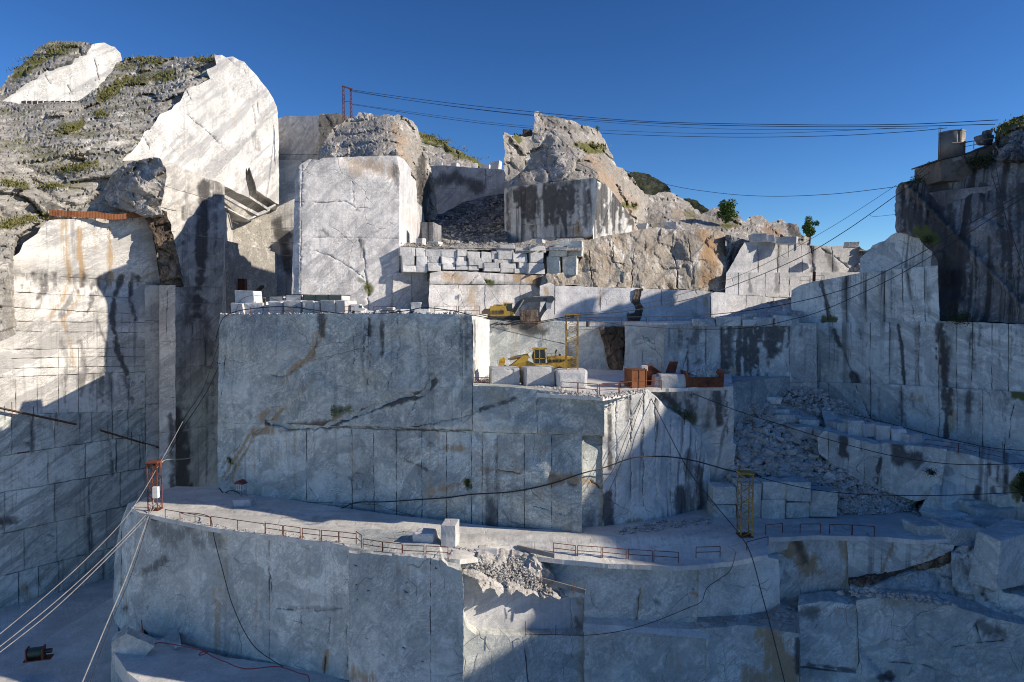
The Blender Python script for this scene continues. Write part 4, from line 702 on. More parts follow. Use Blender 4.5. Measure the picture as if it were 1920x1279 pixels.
core('rock_mass', [(1500, 112), (1620, 110), (1760, 103), (1990, 91), (2300, 91), (2300, 118), (1500, 122)], -30, -2.2, 'marble_right', label='rock body of the right hand cliff', cat='rock')
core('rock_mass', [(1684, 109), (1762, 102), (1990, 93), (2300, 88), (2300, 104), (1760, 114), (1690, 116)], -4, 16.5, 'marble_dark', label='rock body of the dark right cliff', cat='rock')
core('rock_mass', [(-400, 110), (0, 107), (270, 122), (300, 123), (420, 150), (520, 185), (520, 230), (-400, 230)], -45, 14, 'rock_natural', label='rock body of the left massif', cat='rock')
core('rock_mass', [(-300, 135), (200, 140), (240, 128), (400, 160), (516, 190), (500, 240), (-300, 240)], 13, 24, 'rock_natural', label='upper rock body of the left massif', cat='rock')

# right hand flank of the central block: sunlit corner and shaded curve
face('quarry_block_corner', ctrl((1131, 742, 78.7), (1131, 815, 79.0), (1131, 840, 80.2), (1131, 1003, 80.2), (1180, 735, 80.4), (1180, 1000, 81.2), (1180, 860, 81.0), (1225, 745, 82.2), (1240, 990, 82.8), (1290, 830, 84.5), (1330, 900, 87.5), (1330, 985, 87.5), (1320, 850, 86.5)),
     [(1130, 742), (1170, 738), (1212, 731), (1226, 742), (1240, 755), (1252, 768), (1272, 778), (1292, 792), (1310, 815), (1322, 842), (1330, 880), (1333, 930), (1330, 982), (1290, 990), (1240, 985), (1200, 1000), (1165, 1000), (1130, 1005)], 'marble_streak', thick=5, step=4.5, amp=.12,
     cracks=[([(1155, 742), (1156, 960)], 1.2, .3), ([(1181, 740), (1183, 940)], 1.2, .3), ([(1205, 735), (1206, 950)], 1.3, .35), ([(1228, 745), (1230, 940)], 1.2, .3), ([(1258, 780), (1258, 985)], 1.3, .35), ([(1282, 800), (1284, 985)], 1.3, .35), ([(1305, 820), (1308, 985)], 1.2, .3), ([(1130, 980), (1160, 960), (1190, 990)], 2, .4), ([(1140, 935), (1190, 965)], 1.5, .3)],
     stains=runs(1135, 1325, 750, 985, 16, 38, (1.0, 1.8), (.15, .4)) + [(0, [(1142, 750), (1144, 880)], 3, .75), (0, [(1138, 930), (1140, 990)], 9, .8), (0, [(1180, 740), (1176, 790)], 4, .5), (0, [(1290, 850), (1295, 980)], 8, .5), (0, [(1272, 920), (1276, 980)], 10, .7), (0, [(1310, 880), (1315, 980)], 7, .6), (1, [(1180, 985), (1230, 985)], 10, .7)])
face('quarry_block_flank', ctrl((1212, 728, 83.9), (1260, 735, 84.5), (1300, 800, 86.2), (1375, 724, 85.2), (1376, 905, 88.5), (1330, 905, 88.5), (1340, 760, 85.2)), [(1212, 730), (1260, 728), (1300, 727), (1350, 726), (1374, 724), (1376, 760), (1375, 830), (1380, 834), (1374, 880), (1362, 905), (1332, 910), (1322, 842), (1300, 800), (1255, 765)], 'marble_streak', thick=5, step=4, amp=.35, freq=.3, cuts=[((1320, 832), (1382, 831))], gap=1.0,
     stains=runs(1225, 1372, 730, 860, 24, 39, (1.1, 2.3), (.25, .6)) + [(0, [(1240, 738), (1270, 760)], 8, .7), (0, [(1290, 740), (1300, 780)], 12, .55), (0, [(1345, 740), (1352, 790)], 7, .75), (2, [(1262, 766), (1300, 790)], 7, .55), (0, [(1330, 740), (1325, 800)], 8, .4)])
face('broken_edge', ctrl((885, 722, 86.5), (1130, 742, 79.2), (1005, 738, 82.0), (960, 745, 83.2)), [(950, 724), (1000, 726), (1060, 733), (1132, 738), (1134, 746), (1090, 743), (1040, 741), (1012, 736), (990, 748), (965, 757), (952, 742)], 'rock_break', thick=2.5, push=.25, **{**BREAK, 'amp': .2, 'ridge': .15, 'blocky': .2})

# ------------------------------------------------------------------ floors
face('loader_deck', level(DECK), [(885, 728), (960, 731), (1010, 737), (1130, 745), (1212, 729), (1260, 728), (1374, 725), (1372, 708), (1366, 693), (1240, 690), (1060, 688), (915, 690)], 'marble_dust', thick=.4, step=6, amp=.06, freq=.5)
def ROADD(px, py):
    px = np.asarray(px, float); py = np.asarray(py, float); sm = lambda a, b: np.clip((px - a) / (b - a), 0, 1) ** 2 * (3 - 2 * np.clip((px - a) / (b - a), 0, 1))
    z = ROAD - 1.75 * sm(850, 960) * (1 - sm(1330, 1450)) * np.clip((py - 1006) / 44, 0, 1); dx, dy, dz = rays(px, py); return dy * z / dz
ROADD.dir = Vector((1, 0, 0))
ROADD.n = 'floor'
face('haul_road', ROADD, [(246, 952), (262, 962), (300, 969), (385, 987), (500, 1004), (610, 1016), (652, 1024), (668, 1034), (740, 1040), (830, 1046), (862, 1049), (905, 1044), (960, 1042), (1000, 1043), (1060, 1050), (1130, 1056), (1270, 1062), (1312, 1060), (1380, 1052), (1440, 1040), (1440, 1008), (1520, 1004), (1640, 1006), (1725, 1013), (1800, 1010), (1840, 985), (1880, 930), (1700, 912), (1580, 930), (1330, 945), (1130, 985), (1000, 992), (900, 985), (700, 960), (560, 940), (412, 912), (330, 912), (285, 925)], 'marble_dust', thick=.5, step=5, amp=.05, freq=.35, stains=[(0, [(330, 935), (560, 965), (800, 1000), (1000, 1018), (1200, 1018), (1360, 990), (1600, 985)], 2.2, .30), (0, [(330, 945), (560, 974), (800, 1010), (1000, 1028), (1200, 1030), (1370, 1002), (1600, 993)], 2.2, .30), (0, [(600, 970), (900, 1004), (1130, 1014), (1300, 1000)], 1.8, .22), (1, [(1150, 1010), (1260, 1008)], 6, .25), (0, [(700, 985), (760, 1005)], 7, .18), (0, [(850, 1000), (900, 1020)], 7, .2), (1, [(1400, 975), (1560, 982)], 6, .2)])
m = MB(); P = [at(px, HORIZON, Y) for px, Y in [(412, 97.5), (884, 86.6), (914, 100), (914, 126), (420, 126)]]; m.prism([(p.x, p.y) for p in P], TOP - .5, TOP - .04, 'Z'); tag(m.build('upper_terrace', 'marble_dust'), 'dusty flat terrace on top of the big block', 'terrace', kind='structure')
# gravel bank on the deck edge and behind the stacked blocks
face('gravel_bank', ctrl((748, 466, 112.6), (1030, 466, 117), (748, 455, 121), (1030, 450, 125), (1090, 442, 127)), [(745, 468), (748, 455), (790, 457), (840, 459), (900, 460), (940, 458), (975, 455), (1000, 448), (1030, 452), (1060, 445), (1095, 442), (1092, 470), (1020, 470)], 'gravel_mat', thick=2, amp=.15, blocky=.2, bfreq=1.5, step=3, smooth=False)

# ------------------------------------------------------------------ lower walls, below the road
y25 = lambda px, py: Yz(px, py, ROAD)
L1 = plane(262, y25(262, 962), 655, y25(655, 1024))
face('quarry_wall', L1, [(258, 962), (300, 969), (385, 987), (440, 994), (500, 1003), (512, 1012), (560, 1013), (610, 1017), (652, 1025), (655, 1040), (656, 1276), (600, 1262), (520, 1248), (420, 1232), (345, 1208), (285, 1197), (262, 1170), (240, 1150)], 'marble_low', thick=8, step=5, amp=.1, freq=.3, jag=.8, cuts=[((505, 1000), (505, 1290))], gap=.7, tilt=.03,
     cracks=[([(505, 1060), (510, 1110)], 1.8, .4), ([(520, 1140), (570, 1148), (640, 1140)], 1.2, .3), ([(565, 1150), (566, 1172)], 2.5, .5), ([(620, 1160), (615, 1220)], 1.5, .4), ([(650, 1165), (652, 1250)], 1.5, .4), ([(612, 1225), (608, 1260)], 4, .5)],
     stains=runs(265, 650, 980, 1240, 20, 40, (1.0, 2), (.08, .22)) + runs(265, 650, 1000, 1240, 10, 41, (1.5, 3), (.25, .5), ch=1) + [(1, [(402, 1060), (405, 1220)], 4, .45), (1, [(500, 1110), (506, 1130)], 4, .5), (0, [(290, 990), (330, 1010)], 18, .4), (0, [(360, 990), (370, 1020)], 14, .4), (0, [(400, 990), (405, 1020)], 12, .4), (0, [(275, 1070), (310, 1050)], 8, .5), (1, [(612, 1225), (608, 1255)], 6, .7), (0, [(540, 1140), (630, 1142)], 5, .4), (1, [(660, 1265), (670, 1270)], 15, .5)])
face('quarry_wall', plane(212, 92, 268, y25(268, 962)), [(240, 966), (262, 958), (272, 972), (270, 1200), (285, 1197), (340, 1212), (300, 1228), (285, 1230), (225, 1190), (213, 1160), (214, 1060), (226, 1000)], 'marble_low', thick=6, step=5, amp=.12, cuts=[((228, 960), (226, 1200)), ((212, 1085), (272, 1082))], gap=.8, stains=[(1, [(232, 1085), (236, 1150)], 5, .4), (0, [(230, 1140), (262, 1145)], 5, .5)])
face('quarry_wall', plane(210, 79.5, 680, 73.5), [(209, 1204), (238, 1188), (290, 1212), (262, 1243), (330, 1252), (400, 1262), (480, 1278), (520, 1292), (208, 1292)], 'marble_low', thick=2, step=5, amp=.1)
face('lower_ledge', level(-39.6, sx=.0), [(232, 1172), (262, 1186), (285, 1196), (345, 1208), (420, 1231), (520, 1246), (600, 1260), (656, 1274), (760, 1300), (300, 1310), (240, 1262), (209, 1215)], 'marble_dust', thick=2, step=6, amp=.08, freq=.4)
L2 = plane(655, y25(655, 1036) - .3, 870, y25(870, 1056) - 1.2)
face('quarry_wall', L2, [(654, 1036), (680, 1037), (740, 1041), (800, 1046), (828, 1050), (840, 1062), (866, 1070), (869, 1100), (869, 1290), (655, 1290)], 'marble_low', thick=8, step=5, amp=.09, cuts=[((807, 1035), (807, 1290))], gap=.7, tilt=.03, jag=.8,
     stains=[(1, [(745, 1060), (760, 1072)], 14, .3), (0, [(750, 1130), (765, 1110)], 8, .3), (1, [(662, 1262), (690, 1275)], 14, .55)],
     cracks=[([(x, y), (x + 1.5, y + .5)], 2.4, .5, 0) for x, y in ((667, 1060), (697, 1065), (668, 1096), (690, 1107), (669, 1123), (763, 1091), (762, 1110), (687, 1196), (756, 1214), (717, 1227), (792, 1240), (758, 1050), (788, 1053), (817, 1065))])
L3 = plane(868, 72.4, 1096, 76.5)
face('quarry_wall', L3, [(868, 1072), (885, 1080), (900, 1098), (930, 1102), (970, 1108), (1010, 1112), (1045, 1118), (1052, 1122), (1095, 1108), (1097, 1170), (1090, 1182), (1070, 1180), (1000, 1190), (930, 1192), (892, 1190), (876, 1175), (868, 1150)], 'marble_white', thick=8, step=5, amp=.08, stains=[(1, [(1078, 1120), (1095, 1140)], 5, .5), (0, [(1080, 1160), (1088, 1175)], 6, .4)], cracks=[([(1070, 1120), (1072, 1180)], 1.5, .3)])
face('gravel_bank', ctrl((840, 1046, float(ROADD(840, 1047)) - .2), (905, 1043, float(ROADD(905, 1044)) - .25), (960, 1041, float(ROADD(960, 1042)) - .25), (1000, 1041, float(ROADD(1000, 1043)) - .3), (1055, 1122, 74.6), (868, 1078, 71.9), (960, 1108, 73.0), (1000, 1080, 74.0)), [(838, 1048), (905, 1040), (960, 1038), (1002, 1040), (1035, 1075), (1060, 1122), (1000, 1112), (940, 1104), (890, 1086), (862, 1072)], 'rock_break', thick=3, amp=.2, blocky=.25, bfreq=1.0, step=4, smooth=False)
face('broken_edge', ctrl((850, 1060, 72), (900, 1075, 71.6), (1050, 1120, 74.5), (1000, 1090, 74.5), (940, 1085, 73.0)), [(840, 1056), (862, 1050), (880, 1058), (900, 1070), (940, 1085), (990, 1098), (1030, 1104), (1052, 1120), (1050, 1124), (1030, 1118), (1018, 1124), (1000, 1112), (985, 1118), (970, 1106), (955, 1116), (948, 1108), (935, 1120), (925, 1104), (915, 1104), (905, 1112), (900, 1098), (885, 1082), (866, 1078), (846, 1070)], 'rock_break', thick=2, push=.1, **{**BREAK, 'step': 3, 'amp': .25})
face('quarry_wall', plane(868, 70.8, 1100, 74.6), [(868, 1150), (876, 1178), (892, 1190), (985, 1192), (1070, 1192), (1094, 1190), (1098, 1290), (866, 1290)], 'marble_low', thick=8, step=6, amp=.08, cuts=[((982, 1185), (990, 1290))], gap=.7, tilt=.03)
L4 = plane(1096, 75.4, 1316, 74.3)
face('quarry_wall', plane(1000, 77.5, 1100, 75.4), [(985, 1062), (1005, 1048), (1030, 1040), (1060, 1044), (1098, 1050), (1098, 1120), (1052, 1122), (1030, 1100), (1000, 1090)], 'marble_low', thick=3, step=5, amp=.12)
face('quarry_wall', L4, [(1096, 1050), (1130, 1054), (1200, 1058), (1270, 1062), (1312, 1062), (1314, 1100), (1306, 1180), (1200, 1176), (1096, 1168)], 'marble_low', thick=3.2, step=5, amp=.1, cracks=[([(1200, 1105), (1198, 1140), (1190, 1175)], 3, .35), ([(1308, 1086), (1309, 1087)], 2.5, .5, 0), ([(1300, 1104), (1301, 1105)], 2.5, .5, 0), ([(1309, 1115), (1311, 1116)], 3.5, .6, 0)], stains=[(1, [(1202, 1105), (1195, 1160)], 7, .4), (1, [(1296, 1112), (1310, 1116)], 4, .6), (1, [(1110, 1055), (1120, 1070)], 12, .3)])
face('quarry_wall', plane(1096, 73.6, 1330, 72.4), [(1094, 1182), (1180, 1185), (1260, 1192), (1330, 1196), (1324, 1290), (1096, 1290)], 'marble_low', thick=3.2, step=6, amp=.1, jag=1, stains=[(1, [(1260, 1220), (1270, 1250)], 12, .3)])
face('lower_ledge', plane(1094, 73.8, 1330, 72.6, 62, -33.6), [(1094, 1168), (1200, 1176), (1306, 1180), (1330, 1170), (1332, 1198), (1260, 1193), (1180, 1186), (1092, 1184)], 'marble_dust', thick=2, step=6, amp=.05)
face('quarry_wall', plane(1312, 74.0, 1462, 75.2), [(1311, 1060), (1380, 1050), (1440, 1045), (1460, 1050), (1463, 1140), (1440, 1160), (1400, 1168), (1308, 1168)], 'marble_low', thick=3.2, step=5, amp=.1, stains=[(0, [(1340, 1075), (1330, 1100)], 12, .25)])
face('quarry_wall', plane(1324, 72.2, 1502, 72.0), [(1324, 1178), (1400, 1172), (1440, 1178), (1496, 1186), (1500, 1200), (1498, 1290), (1324, 1290)], 'marble_low', thick=3.2, step=5, amp=.12, stains=[(1, [(1445, 1195), (1460, 1240), (1480, 1270)], 24, .75), (1, [(1400, 1265), (1440, 1268)], 16, .6), (0, [(1495, 1200), (1496, 1260)], 6, .7)])
face('lower_ledge', plane(1324, 72.4, 1502, 72.2, 62, -33.2), [(1306, 1166), (1400, 1168), (1440, 1160), (1463, 1138), (1498, 1150), (1500, 1188), (1440, 1180), (1400, 1174), (1324, 1180)], 'gravel_mat', thick=2, step=6, amp=.12)
L6 = plane(1440, 77.6, 1730, 76.8)
face('quarry_wall', L6, [(1438, 1010), (1460, 1004), (1520, 1005), (1590, 1006), (1593, 1075), (1595, 1120), (1545, 1125), (1462, 1130), (1460, 1048)], 'marble_low', thick=3.2, step=4.5, amp=.3, freq=.3, stains=[(1, [(1465, 1015), (1500, 1040), (1520, 1060)], 16, .7), (0, [(1490, 1010), (1512, 1055)], 8, .55), (1, [(1580, 1020), (1590, 1070)], 8, .5), (1, [(1530, 1072), (1570, 1076)], 4, .5)])
face('quarry_wall', plane(1588, 76.8, 1790, 75), [(1588, 1006), (1640, 1007), (1725, 1014), (1790, 1022), (1785, 1034), (1740, 1052), (1690, 1068), (1640, 1080), (1592, 1090)], 'marble_right', thick=3, step=5, amp=.1, stains=[(1, [(1676, 1016), (1655, 1070)], 3, .7), (1, [(1756, 1020), (1740, 1045)], 3, .6), (1, [(1700, 1020), (1680, 1050)], 3, .25)])
face('brown_seam', ctrl((1592, 1090, 76.2), (1780, 1036, 75.4), (1620, 1105, 75.7), (1780, 1058, 75.4), (1700, 1072, 76)), [(1590, 1088), (1640, 1078), (1690, 1066), (1740, 1050), (1786, 1033), (1790, 1044), (1778, 1060), (1720, 1072), (1660, 1090), (1630, 1104), (1592, 1100)], 'rock_brown', thick=3, **{**BREAK, 'amp': .2, 'ridge': .2, 'blocky': .15})
face('broken_wall', ctrl((1592, 1098, 75.6), (1780, 1060, 75), (1780, 1135, 73.4), (1600, 1130, 74.4)), [(1594, 1100), (1632, 1102), (1668, 1088), (1720, 1072), (1782, 1056), (1790, 1130), (1740, 1134), (1700, 1124), (1650, 1118), (1596, 1118)], 'marble_low', thick=5, amp=.3, blocky=.3, bfreq=.5, step=4.5, smooth=False)
face('rock_blockfall', ctrl((1780, 1030, 75), (1850, 1040, 73), (1790, 1130, 73.4), (1870, 1180, 71), (1920, 1200, 70)), [(1784, 1034), (1800, 1026), (1840, 1020), (1850, 1040), (1868, 1080), (1880, 1110), (1940, 1120), (1990, 1120), (1990, 1185), (1920, 1168), (1850, 1152), (1800, 1140), (1786, 1130)], 'marble_low', thick=3, amp=.25, blocky=.5, bfreq=.3, step=4.5, smooth=False, stains=[(0, [(1800, 1060), (1830, 1090)], 14, .35)])
face('quarry_wall', plane(1496, 74, 1620, 73.2), [(1496, 1135), (1545, 1128), (1606, 1134), (1610, 1240), (1606, 1262), (1500, 1248), (1498, 1190)], 'marble_low', thick=3, step=5, amp=.12, stains=[(0, [(1510, 1150), (1530, 1150)], 12, .5), (1, [(1520, 1145), (1600, 1146)], 5, .35), (0, [(1512, 1246), (1600, 1258)], 4, .6)])
face('quarry_wall', plane(1600, 73.2, 1990, 68), [(1606, 1126), (1650, 1120), (1720, 1128), (1790, 1136), (1850, 1156), (1920, 1172), (1990, 1190), (1990, 1310), (1500, 1310), (1500, 1252), (1604, 1264), (1612, 1240)], 'marble_low', thick=3.2, step=5, amp=.25, freq=.25, blocky=.35, bfreq=.18, cracks=[([(1780, 1215), (1830, 1205), (1880, 1200)], 2.5, .5), ([(1620, 1235), (1720, 1245), (1800, 1268)], 2, .5), ([(1830, 1170), (1840, 1205)], 4, .6), ([(1730, 1180), (1780, 1220)], 1.5, .3), ([(1666, 1175), (1667, 1176)], 2.5, .5, 0), ([(1822, 1192), (1823, 1193)], 2.5, .5, 0)], stains=[(0, [(1840, 1175), (1880, 1185)], 12, .5), (1, [(1665, 1125), (1700, 1130)], 12, .4), (0, [(1650, 1270), (1670, 1270)], 9, .7)])
# pit floor
face('pit_floor', level(PIT, sx=0, sy=.22, x0=-50, y0=95), [(-60, 1300), (0, 1248), (120, 1175), (214, 1118), (222, 1180), (212, 1230), (230, 1300)], 'marble_dust', thick=2, step=7, amp=.15, freq=.3)
m = MB(); m.box((-10, 65, PIT - 4), (190, 120, 4)); tag(m.build('pit_floor', 'marble_dust'), 'dusty pit floor below the lowest walls', 'pit floor', kind='structure')

# ------------------------------------------------------------------ right side: talus, ramp, shaded blocks
face('rubble_slope', ctrl((1376, 730, 97), (1480, 735, 100), (1560, 765, 98), (1376, 900, 86.5), (1340, 940, 89.5), (1560, 966, 84.6), (1715, 960, 86), (1560, 925, 86), (1600, 830, 91), (1450, 800, 93.5), (1720, 930, 87)),
     [(1372, 735), (1385, 722), (1420, 735), (1470, 728), (1520, 730), (1560, 762), (1600, 790), (1610, 810), (1590, 830), (1600, 870), (1640, 905), (1720, 935), (1715, 960), (1580, 968), (1560, 955), (1340, 940), (1336, 905), (1365, 890), (1374, 830)], 'rubble_mat', thick=5, amp=.35, ridge=.2, rfreq=.5, blocky=.35, bfreq=.8, step=3.5, smooth=False, stains=[(1, [(1400, 760), (1450, 790)], 16, .35), (1, [(1420, 850), (1480, 880)], 22, .3)])
face('shaded_wall', plane(1530, 88.5, 1780, 84.5), [(1532, 822), (1545, 808), (1565, 812), (1590, 820), (1650, 834), (1660, 830), (1730, 838), (1775, 842), (1770, 880), (1760, 930), (1720, 940), (1640, 915), (1590, 890), (1560, 870), (1536, 850)], 'marble_low', thick=8, step=5, amp=.12, cuts=[((1553, 800), (1553, 880)), ((1590, 810), (1590, 900)), ((1620, 815), (1620, 910)), ((1652, 825), (1652, 930))], gap=.9, stains=[(0, [(1582, 825), (1580, 850)], 8, .9), (0, [(1650, 860), (1645, 905)], 3, .8), (0, [(1680, 838), (1690, 860), (1720, 858)], 14, .75), (0, [(1615, 825), (1616, 845)], 4, .5)])
face('haul_ramp', ctrl((1560, 770, 97), (1660, 800, 94), (1800, 838, 90), (1990, 900, 83), (1990, 930, 78), (1760, 850, 86), (1640, 830, 89), (1560, 800, 92)), [(1540, 765), (1600, 785), (1700, 812), (1800, 838), (1920, 862), (1990, 885), (1990, 905), (1920, 880), (1790, 848), (1740, 842), (1650, 836), (1590, 822), (1550, 805)], 'marble_dust', thick=3, step=5, amp=.1)
face('shaded_wall', ctrl((1720, 842, 86), (1790, 850, 85.5), (1920, 882, 80.5), (1990, 905, 78), (1760, 930, 83.5), (1920, 960, 80), (1990, 970, 78), (1770, 880, 86.5)), [(1735, 842), (1790, 846), (1920, 878), (1990, 898), (1990, 985), (1920, 978), (1850, 974), (1760, 964), (1722, 960), (1755, 905), (1740, 880)], 'marble_right', thick=8, step=4.5, amp=.4, freq=.2, blocky=.25, bfreq=.25, cracks=[([(1800, 890), (1850, 905), (1910, 922)], 2, .5)], stains=[(0, [(1745, 860), (1740, 880)], 10, .7), (0, [(1835, 915), (1830, 940)], 6, .7), (0, [(1860, 918), (1862, 940)], 5, .6), (0, [(1855, 870), (1856, 890)], 3, .6), (0, [(1872, 875), (1870, 900)], 3, .6), (2, [(1738, 885), (1750, 890)], 9, .9), (2, [(1905, 915), (1930, 900)], 16, .9), (0, [(1885, 880), (1886, 905)], 3, .6)])
# ------------------------------------------------------------------ mountain shoulder to the right of the quarry (it shades the foreground)
XR = 120.0
def shade_line(px, py, Y):
    """where the sun ray that grazes this terminator point crosses the ridge line X = XR"""
    p = at(px, py, Y); t = (XR - p.x) / S.x; return (p.y + S.y * t, p.z + S.z * t)
crest = sorted([shade_line(*q) for q in ((1000, 1180, 74), (1080, 1045, 76), (1130, 930, 78.3), (1240, 775, 82.5), (1225, 705, 85.5), (1085, 605, 112), (1690, 338, 105), (1800, 285, 104), (1860, 285, 99))] + [(33, 23), (10, 16), (-38, 6), (-80, -10), (97, 36), (104, 31), (125, 22), (170, 8)])
cy = np.array([q[0] for q in crest]); cz = np.array([q[1] for q in crest])
print('crest', [(round(a), round(b)) for a, b in crest])
gy = np.arange(-80, 171, 1.5); gs = np.linspace(0, 1, 46); verts = []; faces = []
prof = lambda s: np.where(s < .35, -45 + 0 * s, 0)
for i, yy in enumerate(gy):
    top = float(np.interp(yy, cy, cz)); x0 = max(82.0, .78 * yy + 6)
    for s in gs:
        if s < .4: x = x0 + (XR - x0) * s / .4; h = -45 + (top + 45) * (s / .4) ** .55
        else: x = XR + 160 * (s - .4) / .6; h = top - (top + 60) * ((s - .4) / .6) ** 1.3
        verts.append((x, yy, h))
V = np.array(verts); k = np.tile(np.abs(gs - .4) > .02, len(gy)) * np.tile(np.clip(np.abs(gs - .4) * 8, 0, 1), len(gy))
V[:, 2] += np.minimum(0, 5 * ridged(V * .05, 4, 3) - 2) * k; V[:, 0] += 2.5 * fbm(V * .12, 4, 8) * k
n = len(gs)
for i in range(len(gy) - 1):
    for j in range(n - 1): faces.append((i * n + j, i * n + j + 1, (i + 1) * n + j + 1, (i + 1) * n + j))
me = bpy.data.meshes.new('mountain'); me.from_pydata(V.tolist(), [], faces)
tag(link('mountain', me, 'rock_natural'), 'rocky mountain shoulder right of the quarry', 'mountain', kind='structure')
# ------------------------------------------------------------------ paints and metals
paint('steel_dark', (.06, .06, .065), .5, .6); paint('cable_black', (.03, .03, .033), .6); paint('cable_steel', (.52, .49, .45), .4, .5); paint('hose_red', (.30, .05, .06), .5)
paint('rust_red', (.24, .075, .04), .8, .1, rust=.6, rustc=(.10, .035, .02)); paint('rust_orange', (.27, .105, .042), .85, 0, rust=.45, rustc=(.15, .05, .02), sc=.8)
paint('rust_dark', (.16, .06, .035), .85, .1, rust=.6, rustc=(.06, .03, .02)); paint('rust_skip', (.20, .07, .035), .8, .1, rust=.5, rustc=(.09, .03, .018))
paint('yellow_machine', (.66, .42, .07), .5, 0, rust=.22, rustc=(.20, .12, .05)); paint('yellow_mast', (.50, .31, .06), .6, 0, rust=.45, rustc=(.18, .08, .03))
paint('boom_grey', (.07, .085, .09), .5, .1, rust=.2, rustc=(.10, .08, .06)); paint('tyre', (.035, .034, .033), .9); paint('track_mud', (.10, .085, .07), .9)
paint('counterweight', (.17, .12, .08), .7, 0, rust=.4, rustc=(.08, .05, .03)); paint('white_panel', (.70, .69, .66), .5, 0, rust=.08, rustc=(.35, .28, .2)); paint('grey_panel', (.36, .38, .40), .5)
paint('glass_dark', (.05, .075, .07), .12, 0, var=.05, spec=.6); paint('concrete', (.33, .31, .28), .9, 0, rust=.25, rustc=(.20, .18, .15)); paint('masonry', (.20, .17, .14), .95, 0, rust=.4, rustc=(.11, .09, .07))
paint('tank_steel', (.20, .19, .175), .55, .2, rust=.15, rustc=(.25, .16, .1)); paint('timber', (.10, .07, .05), .9); paint('blue_paint', (.05, .22, .45), .5); paint('roof_red', (.20, .06, .05), .8)
paint('motor_green', (.03, .07, .06), .5, .1, rust=.3); paint('grey_barrier', (.13, .105, .09), .9, 0, rust=.3, rustc=(.14, .1, .08)); paint('cloth_dark', (.05, .05, .055), .9)

# ------------------------------------------------------------------ sawn and broken blocks
def block(px0, px1, yt, yb, Y, depth, label, yaw=0.0, mat='marble_block', name='marble_block', group=None, jit=.05, bev=.07, roll=0.0, cat='marble block', skew=0.0, zb=None):
    """a quarried block seen between two columns and two rows at distance Y: x across, y away"""
    a = at(px0, (yt + yb) / 2, Y); b = at(px1, (yt + yb) / 2, Y); top = at((px0 + px1) / 2, yt, Y).z; bot = at((px0 + px1) / 2, yb, Y).z if zb is None else zb
    w = b.x - a.x; h = top - bot; bm = bmesh.new(); r = bmesh.ops.create_cube(bm, size=1.0)
    rr = random.Random(int(px0 * 7 + yt * 13 + px1))
    for v in bm.verts:
        v.co = Vector(((v.co.x + (skew if v.co.z > 0 else 0)) * w, (v.co.y + .5) * depth, (v.co.z + .5) * h)) + Vector([rr.uniform(-jit, jit) * q for q in (w, depth, h * .7)])
    bmesh.ops.bevel(bm, geom=list(bm.edges), offset=min(bev, w * .2, h * .2), segments=2, affect='EDGES', profile=.6)
    bmesh.ops.triangulate(bm, faces=[f for f in bm.faces if len(f.verts) > 4])
    bmesh.ops.subdivide_edges(bm, edges=[e for e in bm.edges if e.calc_length() > .5], cuts=2, use_grid_fill=True)
    P = np.array([v.co[:] for v in bm.verts]); n = fbm(P * .9 + px0, 3, 4)
    for v, q in zip(bm.verts, n): v.co += v.normal * float(q) * .05 * min(1, h)
    bmesh.ops.recalc_face_normals(bm, faces=bm.faces)
    me = bpy.data.meshes.new(name); bm.to_mesh(me); bm.free()
    uvl = me.uv_layers.new(name='uv'); ofs = rr.uniform(0, 80)
    for l in me.loops:
        c = me.vertices[l.vertex_index].co; uvl.data[l.index].uv = (ofs + c.x + .7 * c.y, ofs + c.z + .3 * c.y)
    o = link(name, me, mat); o.location = Vector(((a.x + b.x) / 2, Y, bot)); o.rotation_euler = (0, math.radians(roll), math.radians(yaw))
    return tag(o, label, cat, group)
ORD = ['first', 'second', 'third', 'fourth', 'fifth', 'sixth', 'seventh', 'eighth', 'ninth', 'tenth', 'eleventh', 'twelfth']

# dry-stacked block wall (columns and rows read from the picture, 5.333 px per px, origin 740,430)
G1 = 'dry-stacked blocks above the excavator'
courses = {'top': [(47, 208, 180, 265), (212, 300, 190, 265), (302, 460, 205, 272), (465, 617, 205, 278), (622, 718, 205, 270), (722, 862, 222, 290), (865, 966, 225, 330), (966, 1036, 222, 298), (1045, 1210, 155, 192), (1020, 1190, 192, 228), (1205, 1345, 182, 234), (1348, 1515, 165, 232)],
           'second': [(72, 200, 262, 356), (214, 322, 264, 368), (326, 448, 266, 334), (470, 612, 275, 348), (622, 722, 272, 322), (738, 862, 290, 358), (1030, 1175, 228, 298), (990, 1170, 298, 336), (1180, 1328, 236, 326), (1348, 1488, 234, 332)],
           'third': [(614, 738, 320, 362), (892, 1055, 334, 388), (1058, 1220, 334, 392), (1238, 1330, 324, 384), (1330, 1512, 340, 445), (838, 892, 330, 388)],
           'bottom': [(76, 212, 358, 425), (216, 324, 370, 428), (332, 466, 336, 415), (474, 610, 346, 402), (612, 732, 362, 404), (735, 838, 362, 408), (895, 1056, 388, 420), (1060, 1190, 392, 432), (1192, 1325, 385, 440)]}
for cn, row in courses.items():
    row = sorted(row)
    for i, (x0, x1, t, b) in enumerate(row):
        block(740 + x0 / 5.333, 740 + x1 / 5.333, 430 + t / 5.333, 430 + b / 5.333 + .3, 109.8 + x0 * .0036 + .25 * random.uniform(-1, 1), 2.2, f'pale sawn block in the {cn} course of the dry-stacked wall, {ORD[i]} from the left', yaw=17 + random.uniform(-8, 6), group=G1, jit=.05, bev=.1)
core('rock_mass', [(748, 112.2), (1030, 117.4), (1030, 126), (748, 126)], 4.0, 9.4, 'rock_dark', label='dark packing behind the dry-stacked block wall', cat='rock')
